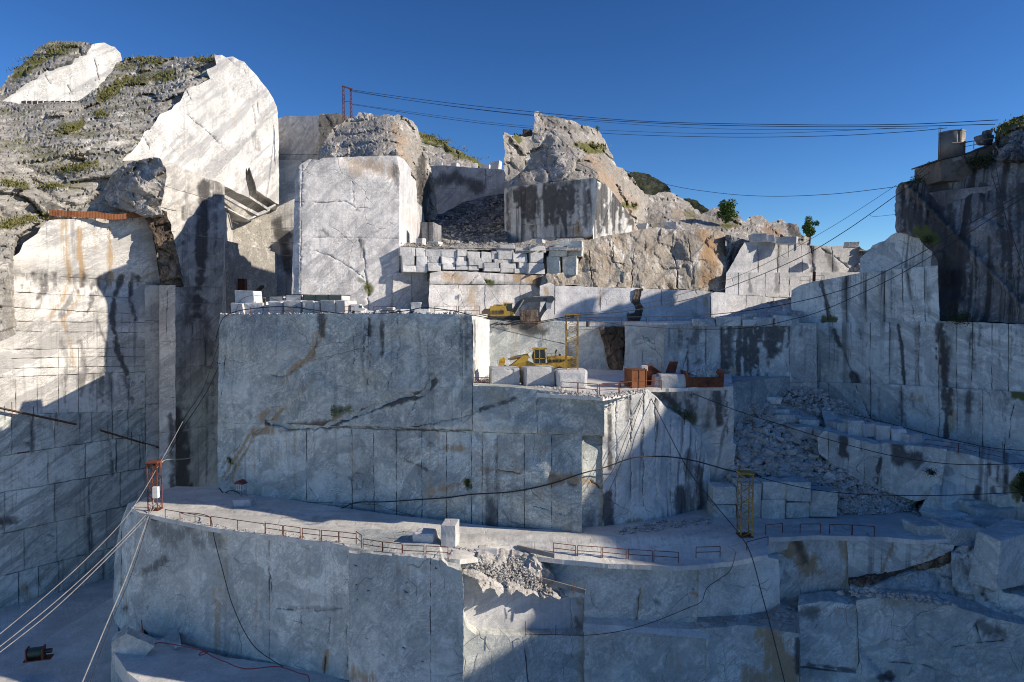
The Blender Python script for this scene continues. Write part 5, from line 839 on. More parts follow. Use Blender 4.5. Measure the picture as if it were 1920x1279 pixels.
for i, (x0, x1, t, b, ly, sk) in enumerate([(1027, 1062, 463, 481, 'upper left grey slab leaning beside the stacked wall', .05), (1063, 1090, 452, 480, 'upper right grey slab leaning beside the stacked wall', .02), (1026, 1050, 481, 515, 'lower left grey slab beside the stacked wall', -.05), (1054, 1082, 481, 515, 'lower right grey slab beside the stacked wall', 0)]):
    block(x0, x1, t, b, 115.2, 2.5, ly, mat='marble_low', name='marble_slab', cat='marble slab', skew=sk, group='slabs beside the stacked wall', yaw=-12)
block(1040, 1070, 452, 463, 115.5, 5, 'flat tilted slab roofing the grey slabs beside the stacked wall', name='marble_slab', cat='marble slab', roll=-18, mat='marble_low')
for i, (x0, x1, t, b, Y, l) in enumerate([(779, 792, 446, 460, 114, 'pointed white boulder left of the gravel bank'), (804, 823, 453, 461, 114, 'flat white block lying on the gravel bank'), (1004, 1017, 449, 456, 114, 'small white block on the bank above the stacked wall'), (785, 812, 418, 456, 121, 'upright dark stained block in the shaded corner beside the pillar'),
                                          (815, 828, 303, 312, 183, 'small white block on the far wall top, leftmost'), (845, 856, 305, 314, 183, 'small white cube on the far wall top'), (884, 896, 306, 316, 182, 'white block on the far wall top near the peak'), (918, 936, 301, 318, 180, 'largest white block on the far wall top'), (899, 916, 308, 318, 182, 'grey block on the far wall top beside the largest'),
                                          (1196, 1212, 419, 431, 146, 'grey boulder at the foot of the peak'), (1245, 1268, 416, 430, 146, 'bright white block at the foot of the ridge'), (1409, 1437, 438, 453, 125, 'white cuboid block on the sunlit wall top, largest'), (1438, 1452, 440, 453, 125, 'grey block beside the largest block on the sunlit wall top'), (1455, 1494, 444, 457, 125, 'long pale slab on the sunlit wall top'), (1592, 1612, 453, 464, 126, 'white block at the right end of the sunlit wall top'),
                                          (1210, 1222, 600 - 174, 431, 148, 'pale stone left of the bright block under the ridge')]):
    block(x0, x1, t, b, Y, 1.8 if i != 3 else 3, l, yaw=random.uniform(-25, 10), jit=.1, mat='marble_dark' if i == 3 else 'marble_block')
o = block(982, 998, 240, 256, 145, 3, 'round brown boulder perched on the peak', name='boulder', cat='boulder', mat='rock_brown', jit=.16, bev=.8)

# blocks on the upper terrace
G2 = 'blocks along the terrace edge'
for x0, x1, t, b, Y, yaw, l in [(437, 478, 545, 570, 97.5, -22, 'big white block topping the pile at the left end of the terrace'), (432, 458, 568, 592, 96.6, -20, 'half-lit block under the big white block on the terrace'), (459, 492, 567, 592, 96.3, -8, 'blue-grey block right of the pile under the big white block'), (493, 506, 572, 592, 96.0, 5, 'narrow grey block next to the timber post on the terrace'),
                                (503, 530, 565, 592, 95.2, -15, 'grey block with a bright chipped corner in front of the long white container'), (532, 566, 564, 592, 94.6, -10, 'wide blue-grey block in front of the long white container'), (566, 588, 565, 592, 94.2, 0, 'dark grey block left of the gap below the site cabin'), (588, 600, 566, 592, 93.8, -25, 'narrow white block standing in the gap below the site cabin'), (600, 628, 564, 592, 93.3, -6, 'large grey block below the middle of the site cabin'), (624, 650, 564, 592, 93.0, -30, 'bright rough block at the right end below the site cabin')]:
    block(x0, x1, t, b, Y, 2.2, l, yaw=yaw, group=G2, jit=.09, bev=.12)
for i, (x0, x1, t, b, Y, l) in enumerate([(688, 700, 583, 591, 90, 'small white rubble stone on the terrace edge, leftmost'), (703, 716, 581, 591, 90, 'pale flat stone second along the terrace edge'), (722, 738, 577, 590, 90, 'pointed grey stone on the terrace edge'), (738, 750, 581, 590, 89.5, 'white chip stone on the terrace edge between two larger ones'), (752, 770, 580, 590, 89.5, 'flat white stone on the terrace edge'), (770, 788, 566, 582, 90, 'grey block resting on rubble at the right of the terrace'), (775, 802, 580, 590, 89, 'white slab at the right end of the terrace rubble'), (664, 676, 582, 591, 91, 'white crate-sized block beside the site cabin')]):
    block(x0, x1, t, b, Y, 1.2, l, yaw=random.uniform(-40, 30), jit=.16, group='rubble stones on the terrace edge', name='rubble_stone', cat='stone', bev=.04)

# loader deck blocks
block(921, 974, 690, 726, 84.9, 3.0, 'big white sawn block on the deck edge, left of the three by the loader', yaw=7, jit=.012, bev=.05)
block(986, 1041, 689, 727, 84.2, 3.0, 'big white sawn block with sloping top, middle of the three by the loader', yaw=9, jit=.03, bev=.05)
block(1044, 1102, 694, 729, 83.4, 3.0, 'rounded cream block under the yellow mast, right of the three by the loader', yaw=4, jit=.04, bev=.35)
block(1228, 1240, 706, 729, 84.4, 2, 'pinkish rough block between the rusty box and the squared block', jit=.1, bev=.2)
block(1238, 1287, 702, 729, 84.2, 2.6, 'squared grey block left of the rubble skip', jit=.05, bev=.15, yaw=4)
# blocks on the road
block(826, 854, 985, 1027, atz(840, 1027, ROAD).y, 2.2, 'white cubic block standing on the sunlit road edge', yaw=-7, jit=.02, bev=.05)
block(775, 812, 1001, 1026, atz(795, 1026, ROAD).y + .5, 2.4, 'low broken white block beside the cubic block on the road', yaw=-8, jit=.12, bev=.25)
block(437, 472, 938, 951, atz(455, 951, ROAD).y, 1.6, 'long white boulder lying at the wall foot by the little shrine', jit=.14, bev=.3, name='boulder', cat='boulder')
block(892, 932, 1030, 1042, atz(910, 1042, ROAD).y, .5, 'low white plank-like slab on the road edge', jit=.02, bev=.03, name='marble_slab', cat='marble slab')
# stacked blocks on the right of the road
G3 = 'stacked blocks behind the right yellow mast'
for x0, x1, t, b, l in [(1338, 1381, 913, 946, 'top row of the roadside stack, first from the left'), (1382, 1428, 906, 946, 'top row of the roadside stack, second from the left'), (1430, 1474, 904, 937, 'top row of the roadside stack, third from the left'), (1476, 1522, 905, 941, 'top row of the roadside stack, fourth from the left'), (1523, 1571, 921, 948, 'top row of the roadside stack, fifth from the left'),
                        (1338, 1381, 947, 978, 'bottom row of the roadside stack, first from the left'), (1382, 1426, 944, 976, 'bottom row of the roadside stack, second from the left'), (1428, 1473, 937, 974, 'bottom row of the roadside stack, third from the left'), (1474, 1519, 942, 971, 'bottom row of the roadside stack, fourth from the left'), (1520, 1571, 947, 969, 'bottom row of the roadside stack, fifth from the left')]:
    block(x0, x1, t, b, 83.2 - (x0 - 1338) * .002 + random.uniform(-.2, .2), 2.6, 'blue-grey sawn block in the ' + l, yaw=random.uniform(-6, 6), group=G3, jit=.03, bev=.12, mat='marble_low')
for x0, x1, t, b, Y, yaw, l in [(1766, 1816, 966, 988, 80.5, 12, 'rounded grey boulder behind the roadside blocks at the right'), (1724, 1780, 985, 1016, 76.5, 6, 'squared grey block ending the road at the right'), (1778, 1842, 988, 1024, 75.5, 4, 'broad grey block between the squared block and the leaning one'), (1815, 1882, 974, 1000, 79, -8, 'flat grey slab lying behind the broad block'), (1832, 1906, 954, 982, 80, 5, 'long flat block marked with red paint'), (1872, 1935, 925, 968, 81, 0, 'big pale boulder at the right picture edge'),
                                (1850, 1985, 1000, 1105, 71.5, 22, 'huge leaning block with a faceted face at the right edge'), (1806, 1872, 940, 956, 82, 3, 'thin pale slab below the shaded wall')]:
    block(x0, x1, t, b, Y, 3.2, l, yaw=yaw, jit=.17 if 'huge' in l else .1, bev=.25, roll=-7 if 'huge' in l else random.uniform(-4, 4), mat='marble_low', name='marble_block' if 'boulder' not in l else 'boulder', cat='marble block' if 'boulder' not in l else 'boulder')
G4 = 'blocks along the ramp edge'
for x0, x1, t, b, Y, l, mt in [(1568, 1592, 793, 818, 90.4, 'blue-grey block at the left end of the ramp edge row', 'marble_low'), (1590, 1620, 789, 820, 89.8, 'pointed grey block second in the ramp edge row', 'marble_low'), (1619, 1640, 794, 818, 89.4, 'bright cube third in the ramp edge row', 'marble_block'), (1645, 1668, 798, 828, 88.8, 'rust-stained upright block in the ramp edge row', 'marble_block'), (1673, 1702, 805, 833, 88.2, 'pale wide block in the ramp edge row', 'marble_block'), (1697, 1734, 813, 836, 87.4, 'orange-stained block at the right end of the ramp edge row', 'marble_block'),
                               (1500, 1538, 786, 806, 93.5, 'long grey block above the rubble slope', 'marble_low'), (1452, 1490, 778, 796, 94, 'grey squared stone in the old wall above the rubble', 'marble_low'), (1426, 1452, 760, 775, 96, 'grey block near the top of the rubble slope', 'marble_low'), (1412, 1448, 732, 752, 97.5, 'ochre-stained boulder at the top of the rubble', 'marble_block'), (1392, 1412, 738, 760, 96.5, 'upright grey block beside the deck corner', 'marble_low'), (1378, 1394, 724, 748, 95.5, 'grey cube behind the deck corner', 'marble_low'), (1428, 1466, 745, 758, 96.3, 'flat slab under the ochre-stained boulder', 'marble_low'),
                               (1490, 1530, 800, 826, 91.4, 'blocky grey stone left of the ramp wall', 'marble_low'), (1455, 1480, 768, 780, 95, 'small squared stone over the old wall', 'marble_low'), (1536, 1568, 806, 822, 91, 'grey block beneath the ramp edge row', 'marble_low')]:
    block(x0, x1, t, b, Y, 2.4, l, yaw=random.uniform(-20, 20), jit=.1, bev=.15, group=G4, mat=mt)
GT = 'blocks on the excavator terrace'
for x0, x1, t, b, Y, l in [(1300, 1340, 598, 612, 101.5, 'grey block at the left of the terrace rubble'), (1342, 1392, 593, 612, 101, 'wide rough block in the terrace rubble'), (1395, 1418, 600, 612, 100.6, 'small grey block in the terrace rubble'), (1420, 1452, 595, 612, 100.3, 'squared pale block in the terrace rubble'), (1455, 1500, 592, 612, 100, 'long block at the right of the terrace rubble'), (1400, 1420, 588, 600, 103, 'upper pointed stone in the terrace rubble')]:
    block(x0, x1, t, b, Y, 2, l, yaw=random.uniform(-15, 15), jit=.12, bev=.15, group=GT, mat='marble_low')

# ------------------------------------------------------------------ white site cabin, containers, pickup, terrace bits
def cont(px0, px1, yt, yb, Y, d, yaw, label, name='site_container', panes=0):
    a = at(px0, yb, Y); b = at(px1, yb, Y); w = b.x - a.x; h = at(px0, yt, Y).z - TOP
    e = empty(name, Vector(((a.x + b.x) / 2, Y, TOP)), math.radians(yaw), label, 'container')
    MB().box((0, d / 2, h / 2), (w, d, h - .1)).build('body', 'white_panel', e)
    MB().box((0, d / 2, h - .03), (w + .12, d + .12, .1)).build('roof', 'steel_dark', e)
    for k in range(panes):
        x = -w / 2 + w * (k + .5) / panes; f = MB().box((x, -.02, h * .55), (w / panes - .12, .05, h * .78)).build('window', 'glass_dark', e)
        MB().box((x - w / panes / 2, -.05, h / 2), (.1, .07, h - .1)).build('post', 'steel_dark', e)
    for sx in (-1, 1): MB().box((sx * w / 2, .03, h / 2), (.09, .09, h)).build('corner_post', 'steel_dark', e)
    return e
cont(500, 536, 555, 592, 101.5, 2.4, -30, 'long white container seen end-on behind the terrace blocks')
cont(536, 566, 552, 592, 99, 5.0, -6, 'short white container with bright end beside the site cabin')
cont(568, 641, 553, 592, 98.0, 3.6, -6, 'low white site cabin with three dark windows under the pillar', 'site_cabin', panes=3)['category'] = 'cabin'
e = empty('timber_post', at(496, 575, 96.8), 0, 'short grey timber post standing among the terrace blocks', 'post'); MB().box((0, 0, .2), (.36, .3, 1.9), bev=.04).build('shaft', 'timber', e); MB().box((0, 0, 1.2), (.24, .2, .16)).build('cap', 'concrete', e)
e = empty('parked_van', at(671, 590, 93), math.radians(0), 'small white van parked beside the site cabin', 'van')
MB().prism([(-.9, .25), (.9, .25), (.95, .75), (.55, .85), (.2, 1.35), (-.9, 1.35)], 0, 1.5).build('body', 'white_panel', e); MB().box((.38, -.01, 1.05), (.35, .03, .3)).build('window', 'glass_dark', e)
for x in (-.55, .55): MB().cyl((x, -.02, .25), (x, .25, .25), .25).build('wheel', 'tyre', e)
e = empty('rusty_cabinet', at(449, 548, 158), 0, 'dark rusty box high in the shaded recess', 'box'); MB().box((0, .8, 1.5), (2.3, 1.6, 3.0), bev=.05).build('body', 'rust_dark', e); MB().box((0, -.04, 1.5), (1.6, .06, 2.4)).build('door', 'rust_red', e)
e = empty('wooden_chute', at(440, 592, 118), 0, 'dark timber chute leaning in the recess corner', 'chute'); MB().bar((-.9, 0, 0), (1.0, 10, 5.2), .35, .3).build('beam', 'timber', e); MB().bar((-.5, 0, 0), (1.4, 10, 5.2), .12, .5).build('rail', 'timber', e)

# ------------------------------------------------------------------ excavator on its terrace
def excavator():
    Y = 104.2; s = Y / F; e = empty('excavator', at(940, 604, Y), 0, 'yellow tracked excavator with a dark boom reaching right on the terrace', 'excavator')
    L = lambda px, py: ((px - 940) * s, (604 - py) * s)
    for yy in (-.0, 2.3):
        t = MB(); x0, x1 = L(914, 0)[0], L(978, 0)[0]; t.prism([(x0, .35), (x0 + .25, 0), (x1 - .25, 0), (x1, .35), (x1 - .2, .85), (x0 + .2, .85)], yy, yy + .6); tr = t.build('track', 'track_mud', e)
        for k in range(5): MB().cyl((x0 + .5 + k * (x1 - x0 - 1) / 4, yy - .03, .35), (x0 + .5 + k * (x1 - x0 - 1) / 4, yy + .1, .35), .24, 10).build('roller', 'steel_dark', tr)
    MB().box((.5, 1.45, .95), (2.6, 2.0, .4)).build('undercarriage', 'steel_dark', e)
    P = [L(*q) for q in ((918, 593), (962, 593), (964, 586), (950, 583), (948, 574), (920, 574), (916, 580))]
    MB().prism(P, .2, 2.8).build('body', 'yellow_machine', e)
    P = [L(*q) for q in ((903, 592), (919, 594), (919, 579), (908, 579), (903, 584))]; MB().prism(P, .1, 2.9).build('counterweight', 'counterweight', e)
    for k in range(4): a = L(922 + k * 6, 590); MB().box((a[0] + .2, .17, a[1] + .35), (.36, .06, .5)).build('grille', 'counterweight', e)
    P = [L(*q) for q in ((924, 574), (945, 574), (945, 571), (926, 571))]; MB().prism(P, .5, 2.5).build('engine_hood', 'yellow_machine', e)
    P = [L(*q) for q in ((944, 586), (962, 586), (960, 570), (949, 568), (944, 570))]; c = MB().prism(P, 1.6, 2.9).build('cab', 'glass_dark', e); P = [L(*q) for q in ((943, 569), (961, 570), (961, 568), (943, 567))]; MB().prism(P, 1.5, 3.0).build('roof', 'yellow_machine', c)
    bm = [(958, 584), (970, 566), (982, 558), (1034, 557), (1036, 565), (990, 567), (978, 574), (966, 590)]
    MB().prism([L(*q) for q in bm], 1.05, 1.6).build('boom', 'boom_grey', e)
    a, b = L(966, 588), L(982, 562); MB().cyl((a[0], .95, a[1]), (b[0], .95, b[1]), .1, 8).build('boom_cylinder', 'cable_steel', e)
    st = [(1032, 554), (1040, 560), (1036, 568), (1020, 588), (1012, 602), (1006, 600), (1016, 580), (1026, 562)]
    MB().prism([L(*q) for q in st], 1.1, 1.55).build('stick', 'boom_grey', e)
    MB().prism([L(*q) for q in ((1026, 556), (1038, 555), (1041, 561), (1036, 567), (1026, 566))], .95, 1.7).build('knuckle', 'boom_grey', e)
    MB().prism([L(*q) for q in ((1024, 566), (1035, 566), (1034, 579), (1025, 579))], 1.0, 1.65).build('cylinder_guard', 'grey_panel', e)
    a, b = L(1000, 560), L(1030, 558); MB().cyl((a[0], 1.3, a[1] + .25), (b[0], 1.3, b[1] + .2), .09, 8).build('stick_cylinder', 'cable_steel', e)
    MB().prism([L(*q) for q in ((1005, 598), (1014, 598), (1016, 606), (1010, 610), (1004, 606))], .7, 2.0).build('bucket', 'rust_dark', e)
    for px in (945, 949): a = L(px, 574); MB().cyl((a[0], .3, a[1]), (a[0], .3, a[1] + .8), .03, 5).build('handrail', 'yellow_machine', e)
excavator()
block(976, 1009, 582, 608, 101.9, 2.2, 'reddish-brown streaked block hung below the excavator boom', mat='rock_brown', jit=.03, name='stained_block')
e = empty('scrap_steel', at(940, 606, 101.6), 0, 'dark scrap steel lying on the terrace edge below the excavator', 'scrap steel')
for k in range(5): MB().bar((-1.6 + k * .75, .2 + .1 * (k % 2), -.28), (-.5 + k * .8, .1, .08 - .1 * (k % 3)), .3, .18).build('plate', 'steel_dark', e)

# ------------------------------------------------------------------ wheel loader on the deck
def loader():
    Y = 88.5; s = Y / F; e = empty('wheel_loader', atz(1000, 575 + 9.6 * F / Y, DECK), 0, 'yellow wheel loader with lift arms facing left behind the white blocks', 'wheel loader')
    zb = e.location.z; s0 = at(1000, 700, Y)
    def L(px, py): q = at(px, py, Y); return (q.x - s0.x, q.z - zb)
    for x in (968, 1052):
        for yy in (-.1, 2.4):
            c = L(x, 0)[0]; w = MB().cyl((c, yy, .95), (c, yy + .75, .95), .95, 22).build('wheel', 'tyre', e); MB().cyl((c, yy - .03, .95), (c, yy + .78, .95), .5, 14).build('rim', 'yellow_machine', w)
    MB().prism([L(*q) for q in ((1000, 694), (1075, 692), (1078, 683), (1060, 676), (1048, 682), (1030, 683), (1004, 684))], .5, 2.6).build('rear_chassis', 'yellow_machine', e)
    MB().prism([L(*q) for q in ((1028, 683), (1076, 684), (1076, 671), (1050, 668), (1026, 670))], .6, 2.5).build('engine_hood', 'yellow_machine', e)
    MB().prism([L(*q) for q in ((960, 696), (1003, 694), (1002, 684), (985, 676), (966, 684))], .8, 2.3).build('front_chassis', 'yellow_machine', e)
    c = MB().prism([L(*q) for q in ((1001, 682), (1024, 682), (1022, 656), (1002, 656), (997, 668))], .7, 2.3).build('cab', 'glass_dark', e)
    MB().prism([L(*q) for q in ((998, 656), (1027, 656), (1026, 653), (999, 653))], .6, 2.4).build('roof', 'yellow_machine', c)
    for q0, q1 in (((1001, 683), (1003, 655)), ((1012, 683), (1012, 655)), ((1024, 683), (1022, 655)), ((1001, 673), (1024, 673)), ((1000, 683), (1025, 683))):
        a, b = L(*q0), L(*q1); MB().bar((a[0], .66, a[1]), (b[0], .66, b[1]), .09, .09).build('cab_frame', 'yellow_machine', c)
    for yy in (.3, 2.2):
        arm = [(934, 690), (937, 676), (945, 672), (948, 676), (945, 686), (952, 690), (968, 678), (982, 666), (992, 668), (990, 676), (975, 686), (956, 696), (940, 694)]
        MB().prism([L(*q) for q in arm], yy, yy + .28).build('lift_arm', 'yellow_machine', e)
    MB().prism([L(*q) for q in ((955, 677), (957, 670), (975, 667), (990, 664), (994, 672), (982, 672), (962, 676))], 1.1, 1.5).build('tilt_lever', 'yellow_machine', e)
    for q0, q1, r in (((952, 674), (980, 668), .1), ((966, 690), (988, 672), .11), ((975, 694), (992, 678), .1)):
        a, b = L(*q0), L(*q1); MB().cyl((a[0], .9, a[1]), (b[0], .9, b[1]), r, 8).build('hydraulic_cylinder', 'cable_steel', e)
    MB().prism([L(*q) for q in ((934, 692), (936, 675), (942, 674), (942, 692))], .1, 2.7).build('fork_carriage', 'yellow_machine', e)
    for k in range(6): a = L(1032 + k * 6.5, 677); MB().box((a[0], .57, a[1]), (.26, .06, .34)).build('vent', 'steel_dark', e)
    MB().prism([L(*q) for q in ((1072, 690), (1080, 690), (1080, 674), (1072, 672))], .4, 2.7).build('counterweight', 'counterweight', e)
    for x in (968, 1052): c_ = L(x, 0)[0]; MB().tube([(c_ - 1.05, .3, 1.0), (c_ - .8, .3, 1.75), (c_, .3, 2.08), (c_ + .8, .3, 1.75), (c_ + 1.05, .3, 1.0)], .09, 6).build('fender', 'steel_dark', e)
    a = L(1043, 668); MB().tube([(a[0], 1.6, a[1] - .3), (a[0], 1.6, a[1] + .4), (a[0] + .15, 1.6, a[1] + .75)], .1, 8).build('exhaust', 'steel_dark', e)
    a = L(1051, 668); MB().cyl((a[0], 1.2, a[1] - .2), (a[0], 1.2, a[1] + .2), .16, 10).build('air_filter', 'steel_dark', e)
    for q0, q1 in (((1026, 670), (1026, 663)), ((1034, 670), (1034, 663)), ((1042, 670), (1042, 663)), ((1026, 663), (1042, 663))):
        a, b = L(*q0), L(*q1); MB().bar((a[0], .65, a[1]), (b[0], .65, b[1]), .06, .06).build('handrail', 'yellow_machine', e)
loader()

# ------------------------------------------------------------------ lattice masts
def mast(px, Y, yt, yb, w, mat, label, name='lattice_mast', n=10, top=True, d=None, rz=0.0):
    s = Y / F; b = at(px, yb, Y); h = at(px, yt, Y).z - b.z; d = d or w; e = empty(name, b, rz, label, 'mast')
    cs = [(-w / 2, -d / 2), (w / 2, -d / 2), (w / 2, d / 2), (-w / 2, d / 2)]
    for x, y in cs: MB().box((x, y, h / 2), (.11, .11, h)).build('leg', mat, e)
    for i in range(n):
        z0, z1 = h * i / n, h * (i + 1) / n
        for k in range(4):
            p, q = cs[k], cs[(k + 1) % 4]
            if i % 2: p, q = q, p
            MB().bar((p[0], p[1], z0), (q[0], q[1], z1), .05, .05).build('brace', mat, e)
        if i % 3 == 0: MB().bar((cs[0][0], cs[0][1], z0), (cs[1][0], cs[1][1], z0), .07, .07).build('crossbar', mat, e)
    if top: MB().box((0, 0, h), (w + .3, d + .3, .14)).build('top_plate', mat, e); MB().cyl((0, -d / 2 - .1, h - .25), (0, d / 2 + .1, h - .25), .22, 12).build('pulley', 'steel_dark', e)
    MB().box((0, 0, .05), (w + .25, d + .25, .1)).build('base_plate', 'rust_dark', e)
    return e
mast(1072, 84.8, 590, 694, 1.35, 'yellow_mast', 'tall yellow lattice mast standing on the cream block beside the loader', n=11)
mast(1396, atz(1396, 1004, ROAD).y, 886, 1004, 1.25, 'yellow_mast', 'tall yellow lattice mast standing on the road at the right', n=11)
e = mast(291, atz(291, 956, ROAD).y, 866, 956, 1.15, 'rust_red', 'rusty red lattice mast at the left end of the road', n=6)
MB().box((.55, -.8, 2.4), (.7, .5, 1.4), bev=.05).build('electric_box', 'white_panel', e); MB().box((0, 0, 5.6), (1.7, .5, .7)).build('pulley_housing', 'rust_red', e)
e = empty('cable_pylon', at(650, 222, 172), 0, 'red twin-legged cable pylon on the skyline behind the pillar', 'pylon')
s_ = 172 / F
for x, lean in ((-.7, -.15), (1.1, .1)):
    pts = [(x, 0, -1), (x + lean * .3, 0, 7.6)]
    for dx in (-.22, .22): MB().bar((x + dx, 0, -1), (x + dx * .8, 0, 7.6 - (x > 0) * .6), .14, .14).build('leg', 'rust_red', e)
    for k in range(8): MB().bar((x - .22, 0, -1 + k), (x + .22, 0, k), .07, .07).build('brace', 'rust_red', e)
MB().bar((-1.0, 0, 7.6), (1.5, 0, 6.8), .25, .3).build('crossbeam', 'rust_red', e); MB().bar((-.7, 0, 4), (1.1, 0, 3.9), .12, .12).build('tie', 'rust_red', e)

# ------------------------------------------------------------------ cables and hoses
def smooth_pts(pts, n=8):
    P = [Vector(p) for p in pts]; out = []
    for i in range(len(P) - 1):
        p0, p1, p2, p3 = P[max(i - 1, 0)], P[i], P[i + 1], P[min(i + 2, len(P) - 1)]
        for k in range(n):
            t = k / n; out.append(.5 * (2 * p1 + (p2 - p0) * t + (2 * p0 - 5 * p1 + 4 * p2 - p3) * t * t + (3 * p1 - p0 - 3 * p2 + p3) * t ** 3))
    out.append(P[-1]); return out
def cable(label, pts, r=.04, mat='cable_black', name='cable', n=8, cat='cable'):
    w = [at(*p) for p in pts]; o = MB().tube(smooth_pts(w, n), r, 5).build(name, mat); return tag(o, label, cat)
cable('upper skyline cable from the red pylon to the right summit', [(655, 168, 172), (800, 188, 164), (960, 206, 152), (1200, 227, 138), (1500, 234, 122), (1700, 233, 112), (1872, 225, 103)], .055)
cable('second skyline cable just below the upper one', [(657, 170, 172), (800, 193, 164), (1000, 216, 150), (1250, 232, 135), (1500, 237.5, 122), (1700, 237, 112), (1866, 233, 103)], .055)
cable('thin cable under the pair of skyline cables', [(660, 172, 172), (850, 200, 160), (1050, 222, 147), (1300, 240, 132), (1550, 243, 120), (1740, 240, 110)], .03)
cable('low skyline cable passing behind the peak', [(655, 194, 172), (800, 214, 172), (960, 234, 170), (1130, 244, 164), (1300, 250, 150), (1480, 249, 135), (1680, 240, 118)], .035)
cable('lowest skyline cable ending near the water tank', [(660, 196, 172), (900, 231, 172), (1130, 250, 164), (1350, 257, 146), (1550, 255, 128), (1700, 247, 114), (1775, 240, 106)], .05)
cable('slack cable from the peak to the dark cliff', [(1120, 300, 158), (1240, 343, 150), (1340, 361, 140), (1440, 368, 130), (1560, 364, 118), (1682, 350, 106.5)], .045)
cable('long cable sweeping from the dark cliff down to the left mast top', [(1745, 322, 103), (1681, 366, 104), (1590, 430, 102), (1506, 480, 99), (1400, 526, 95), (1300, 559, 91), (1180, 583, 87), (1076, 592, 84.6), (990, 604, 84.5), (900, 590, 86)], .055)
cable('upper thin cable from the cliff edge towards the middle terrace', [(1681, 347, 105), (1560, 425, 104), (1420, 502, 102), (1300, 545, 98), (1160, 580, 94), (1080, 588, 92)], .03)
cable('cable from the right picture edge down across the cliff to the terrace', [(1930, 355, 86), (1800, 430, 92), (1713, 482, 94), (1590, 540, 94), (1450, 575, 92), (1300, 592, 89), (1082, 596, 84.4), (1000, 607, 83.5), (950, 602, 84), (886, 591, 86)], .05)
cable('cable sagging from the left mast top past the shaded deck wall', [(1076, 590, 84.6), (1130, 604, 88), (1200, 612, 91), (1300, 617, 93), (1400, 615, 94), (1480, 600, 94), (1560, 575, 94), (1713, 500, 94), (1920, 370, 87)], .045)
cable('thin vertical line hanging by the sunlit wall under the cliff edge', [(1681, 402, 106), (1640, 406, 108), (1631, 403, 110)], .025)
cable('diagonal cable down the dark cliff from the tank house', [(1860, 330, 96), (1890, 420, 93), (1925, 520, 89)], .045)
cable('faint cable crossing the dark cliff', [(1860, 275, 97), (1865, 300, 97), (1890, 440, 92), (1910, 600, 89)], .03)
cable('black hose draped along the top edge of the big block', [(p[0], p[1], float(MW(p[0], p[1])) - .4) for p in [(404, 640, 98), (416, 600, 96.4), (440, 585, 96), (480, 578, 95.2), (530, 575, 94.4), (580, 580, 93.2), (640, 588, 92), (700, 589, 90.4), (760, 583, 89), (797, 577, 88.2), (850, 583, 87), (886, 592, 86.2)]], .06, name='hose', cat='hose')
cable('thin steel cable at the left end of the terrace', [(440, 590, 96.3), (455, 560, 96.2), (490, 555, 97), (540, 570, 95), (600, 588, 93)], .03)
cable('dark cable running down the shaded corner to the red mast', [(452, 590, 96), (430, 640, 96.4), (390, 730, 95), (345, 800, 92), (318, 850, 89), (302, 872, 87)], .05)
cable('second dark cable beside it in the shaded corner', [(425, 600, 96.5), (405, 660, 97), (380, 730, 96), (345, 785, 93), (310, 845, 89.5), (285, 880, 87.6)], .035)
cable('pale cable from the red mast to the big block corner', [(300, 872, 86.8), (312, 862, 88), (350, 860, 92), (385, 850, 96), (410, 837, 97)], .045, 'cable_steel')
for k, (l, p, r) in enumerate([('upper bright steel cable running from the red mast to the lower left', [(343, 790, 90), (300, 868, 86.5), (240, 965, 82), (160, 1050, 76), (80, 1122, 70), (-20, 1205, 63)], .035), ('middle bright steel cable in the lower left corner', [(285, 950, 86), (262, 978, 83.5), (180, 1060, 77), (90, 1140, 70), (-20, 1228, 63)], .04), ('lower bright steel cable in the lower left corner', [(290, 952, 86), (266, 980, 83.5), (180, 1068, 77), (90, 1152, 70), (-20, 1238, 63)], .04),
                               ('thick bright cable dropping from the road corner to the bottom edge', [(290, 930, 86.5), (281, 960, 85), (240, 1075, 76), (200, 1170, 70), (150, 1290, 63)], .06), ('dark twin of the thick bright cable', [(283, 962, 85), (246, 1078, 76), (207, 1172, 70), (165, 1290, 63)], .035)]):
    cable(l, p, r, 'cable_steel' if k < 4 else 'cable_black')
cable('thick black hose along the foot of the big block wall', [(p[0], p[1], min(p[2], float(MW(p[0], p[1])) - .75)) if p[0] < 1135 else p for p in [(411, 915, 97), (420, 925, 96), (432, 920, 95.5), (450, 926, 94.6), (468, 950, 91.5), (500, 953, 90.5), (560, 952, 89), (592, 955, 88.2), (618, 959, 87.6), (640, 953, 87.2), (670, 942, 86.6), (720, 941, 85.6), (780, 937, 84.4), (840, 933, 83.2), (884, 927, 82.4), (960, 922, 81), (1030, 908, 79.6), (1090, 888, 78.2), (1135, 876, 78.0), (1180, 860, 78.6), (1208, 856, 79), (1260, 857, 80), (1310, 866, 79.5), (1360, 880, 78.8), (1388, 886, 78.3)]], .075, name='hose', cat='hose')
cable('thin grey wire below the thick hose on the big wall', [(p[0], p[1], float(MW(p[0], p[1])) - .6) for p in [(455, 925, 95), (480, 935, 93), (520, 940, 91.4), (580, 942, 90), (700, 946, 87), (730, 955, 86.4), (780, 968, 85)]], .025, name='wire', cat='wire')
cable('black cable from the right mast to the far right edge', [(1400, 888, 78), (1450, 902, 77), (1520, 917, 76), (1600, 926, 75), (1700, 929, 74), (1800, 928, 73), (1940, 922, 72)], .045)
cable('cable crossing the rubble slope to the right edge', [(1300, 738, 84.5), (1376, 768, 83.5), (1450, 792, 82), (1560, 826, 80), (1680, 856, 78), (1800, 871, 76), (1940, 868, 74)], .045)
cable('cable along the foot of the right cliff', [(1600, 778, 94), (1660, 792, 92.5), (1740, 814, 90), (1800, 828, 88.5), (1860, 840, 86.5), (1940, 846, 84.5)], .04)
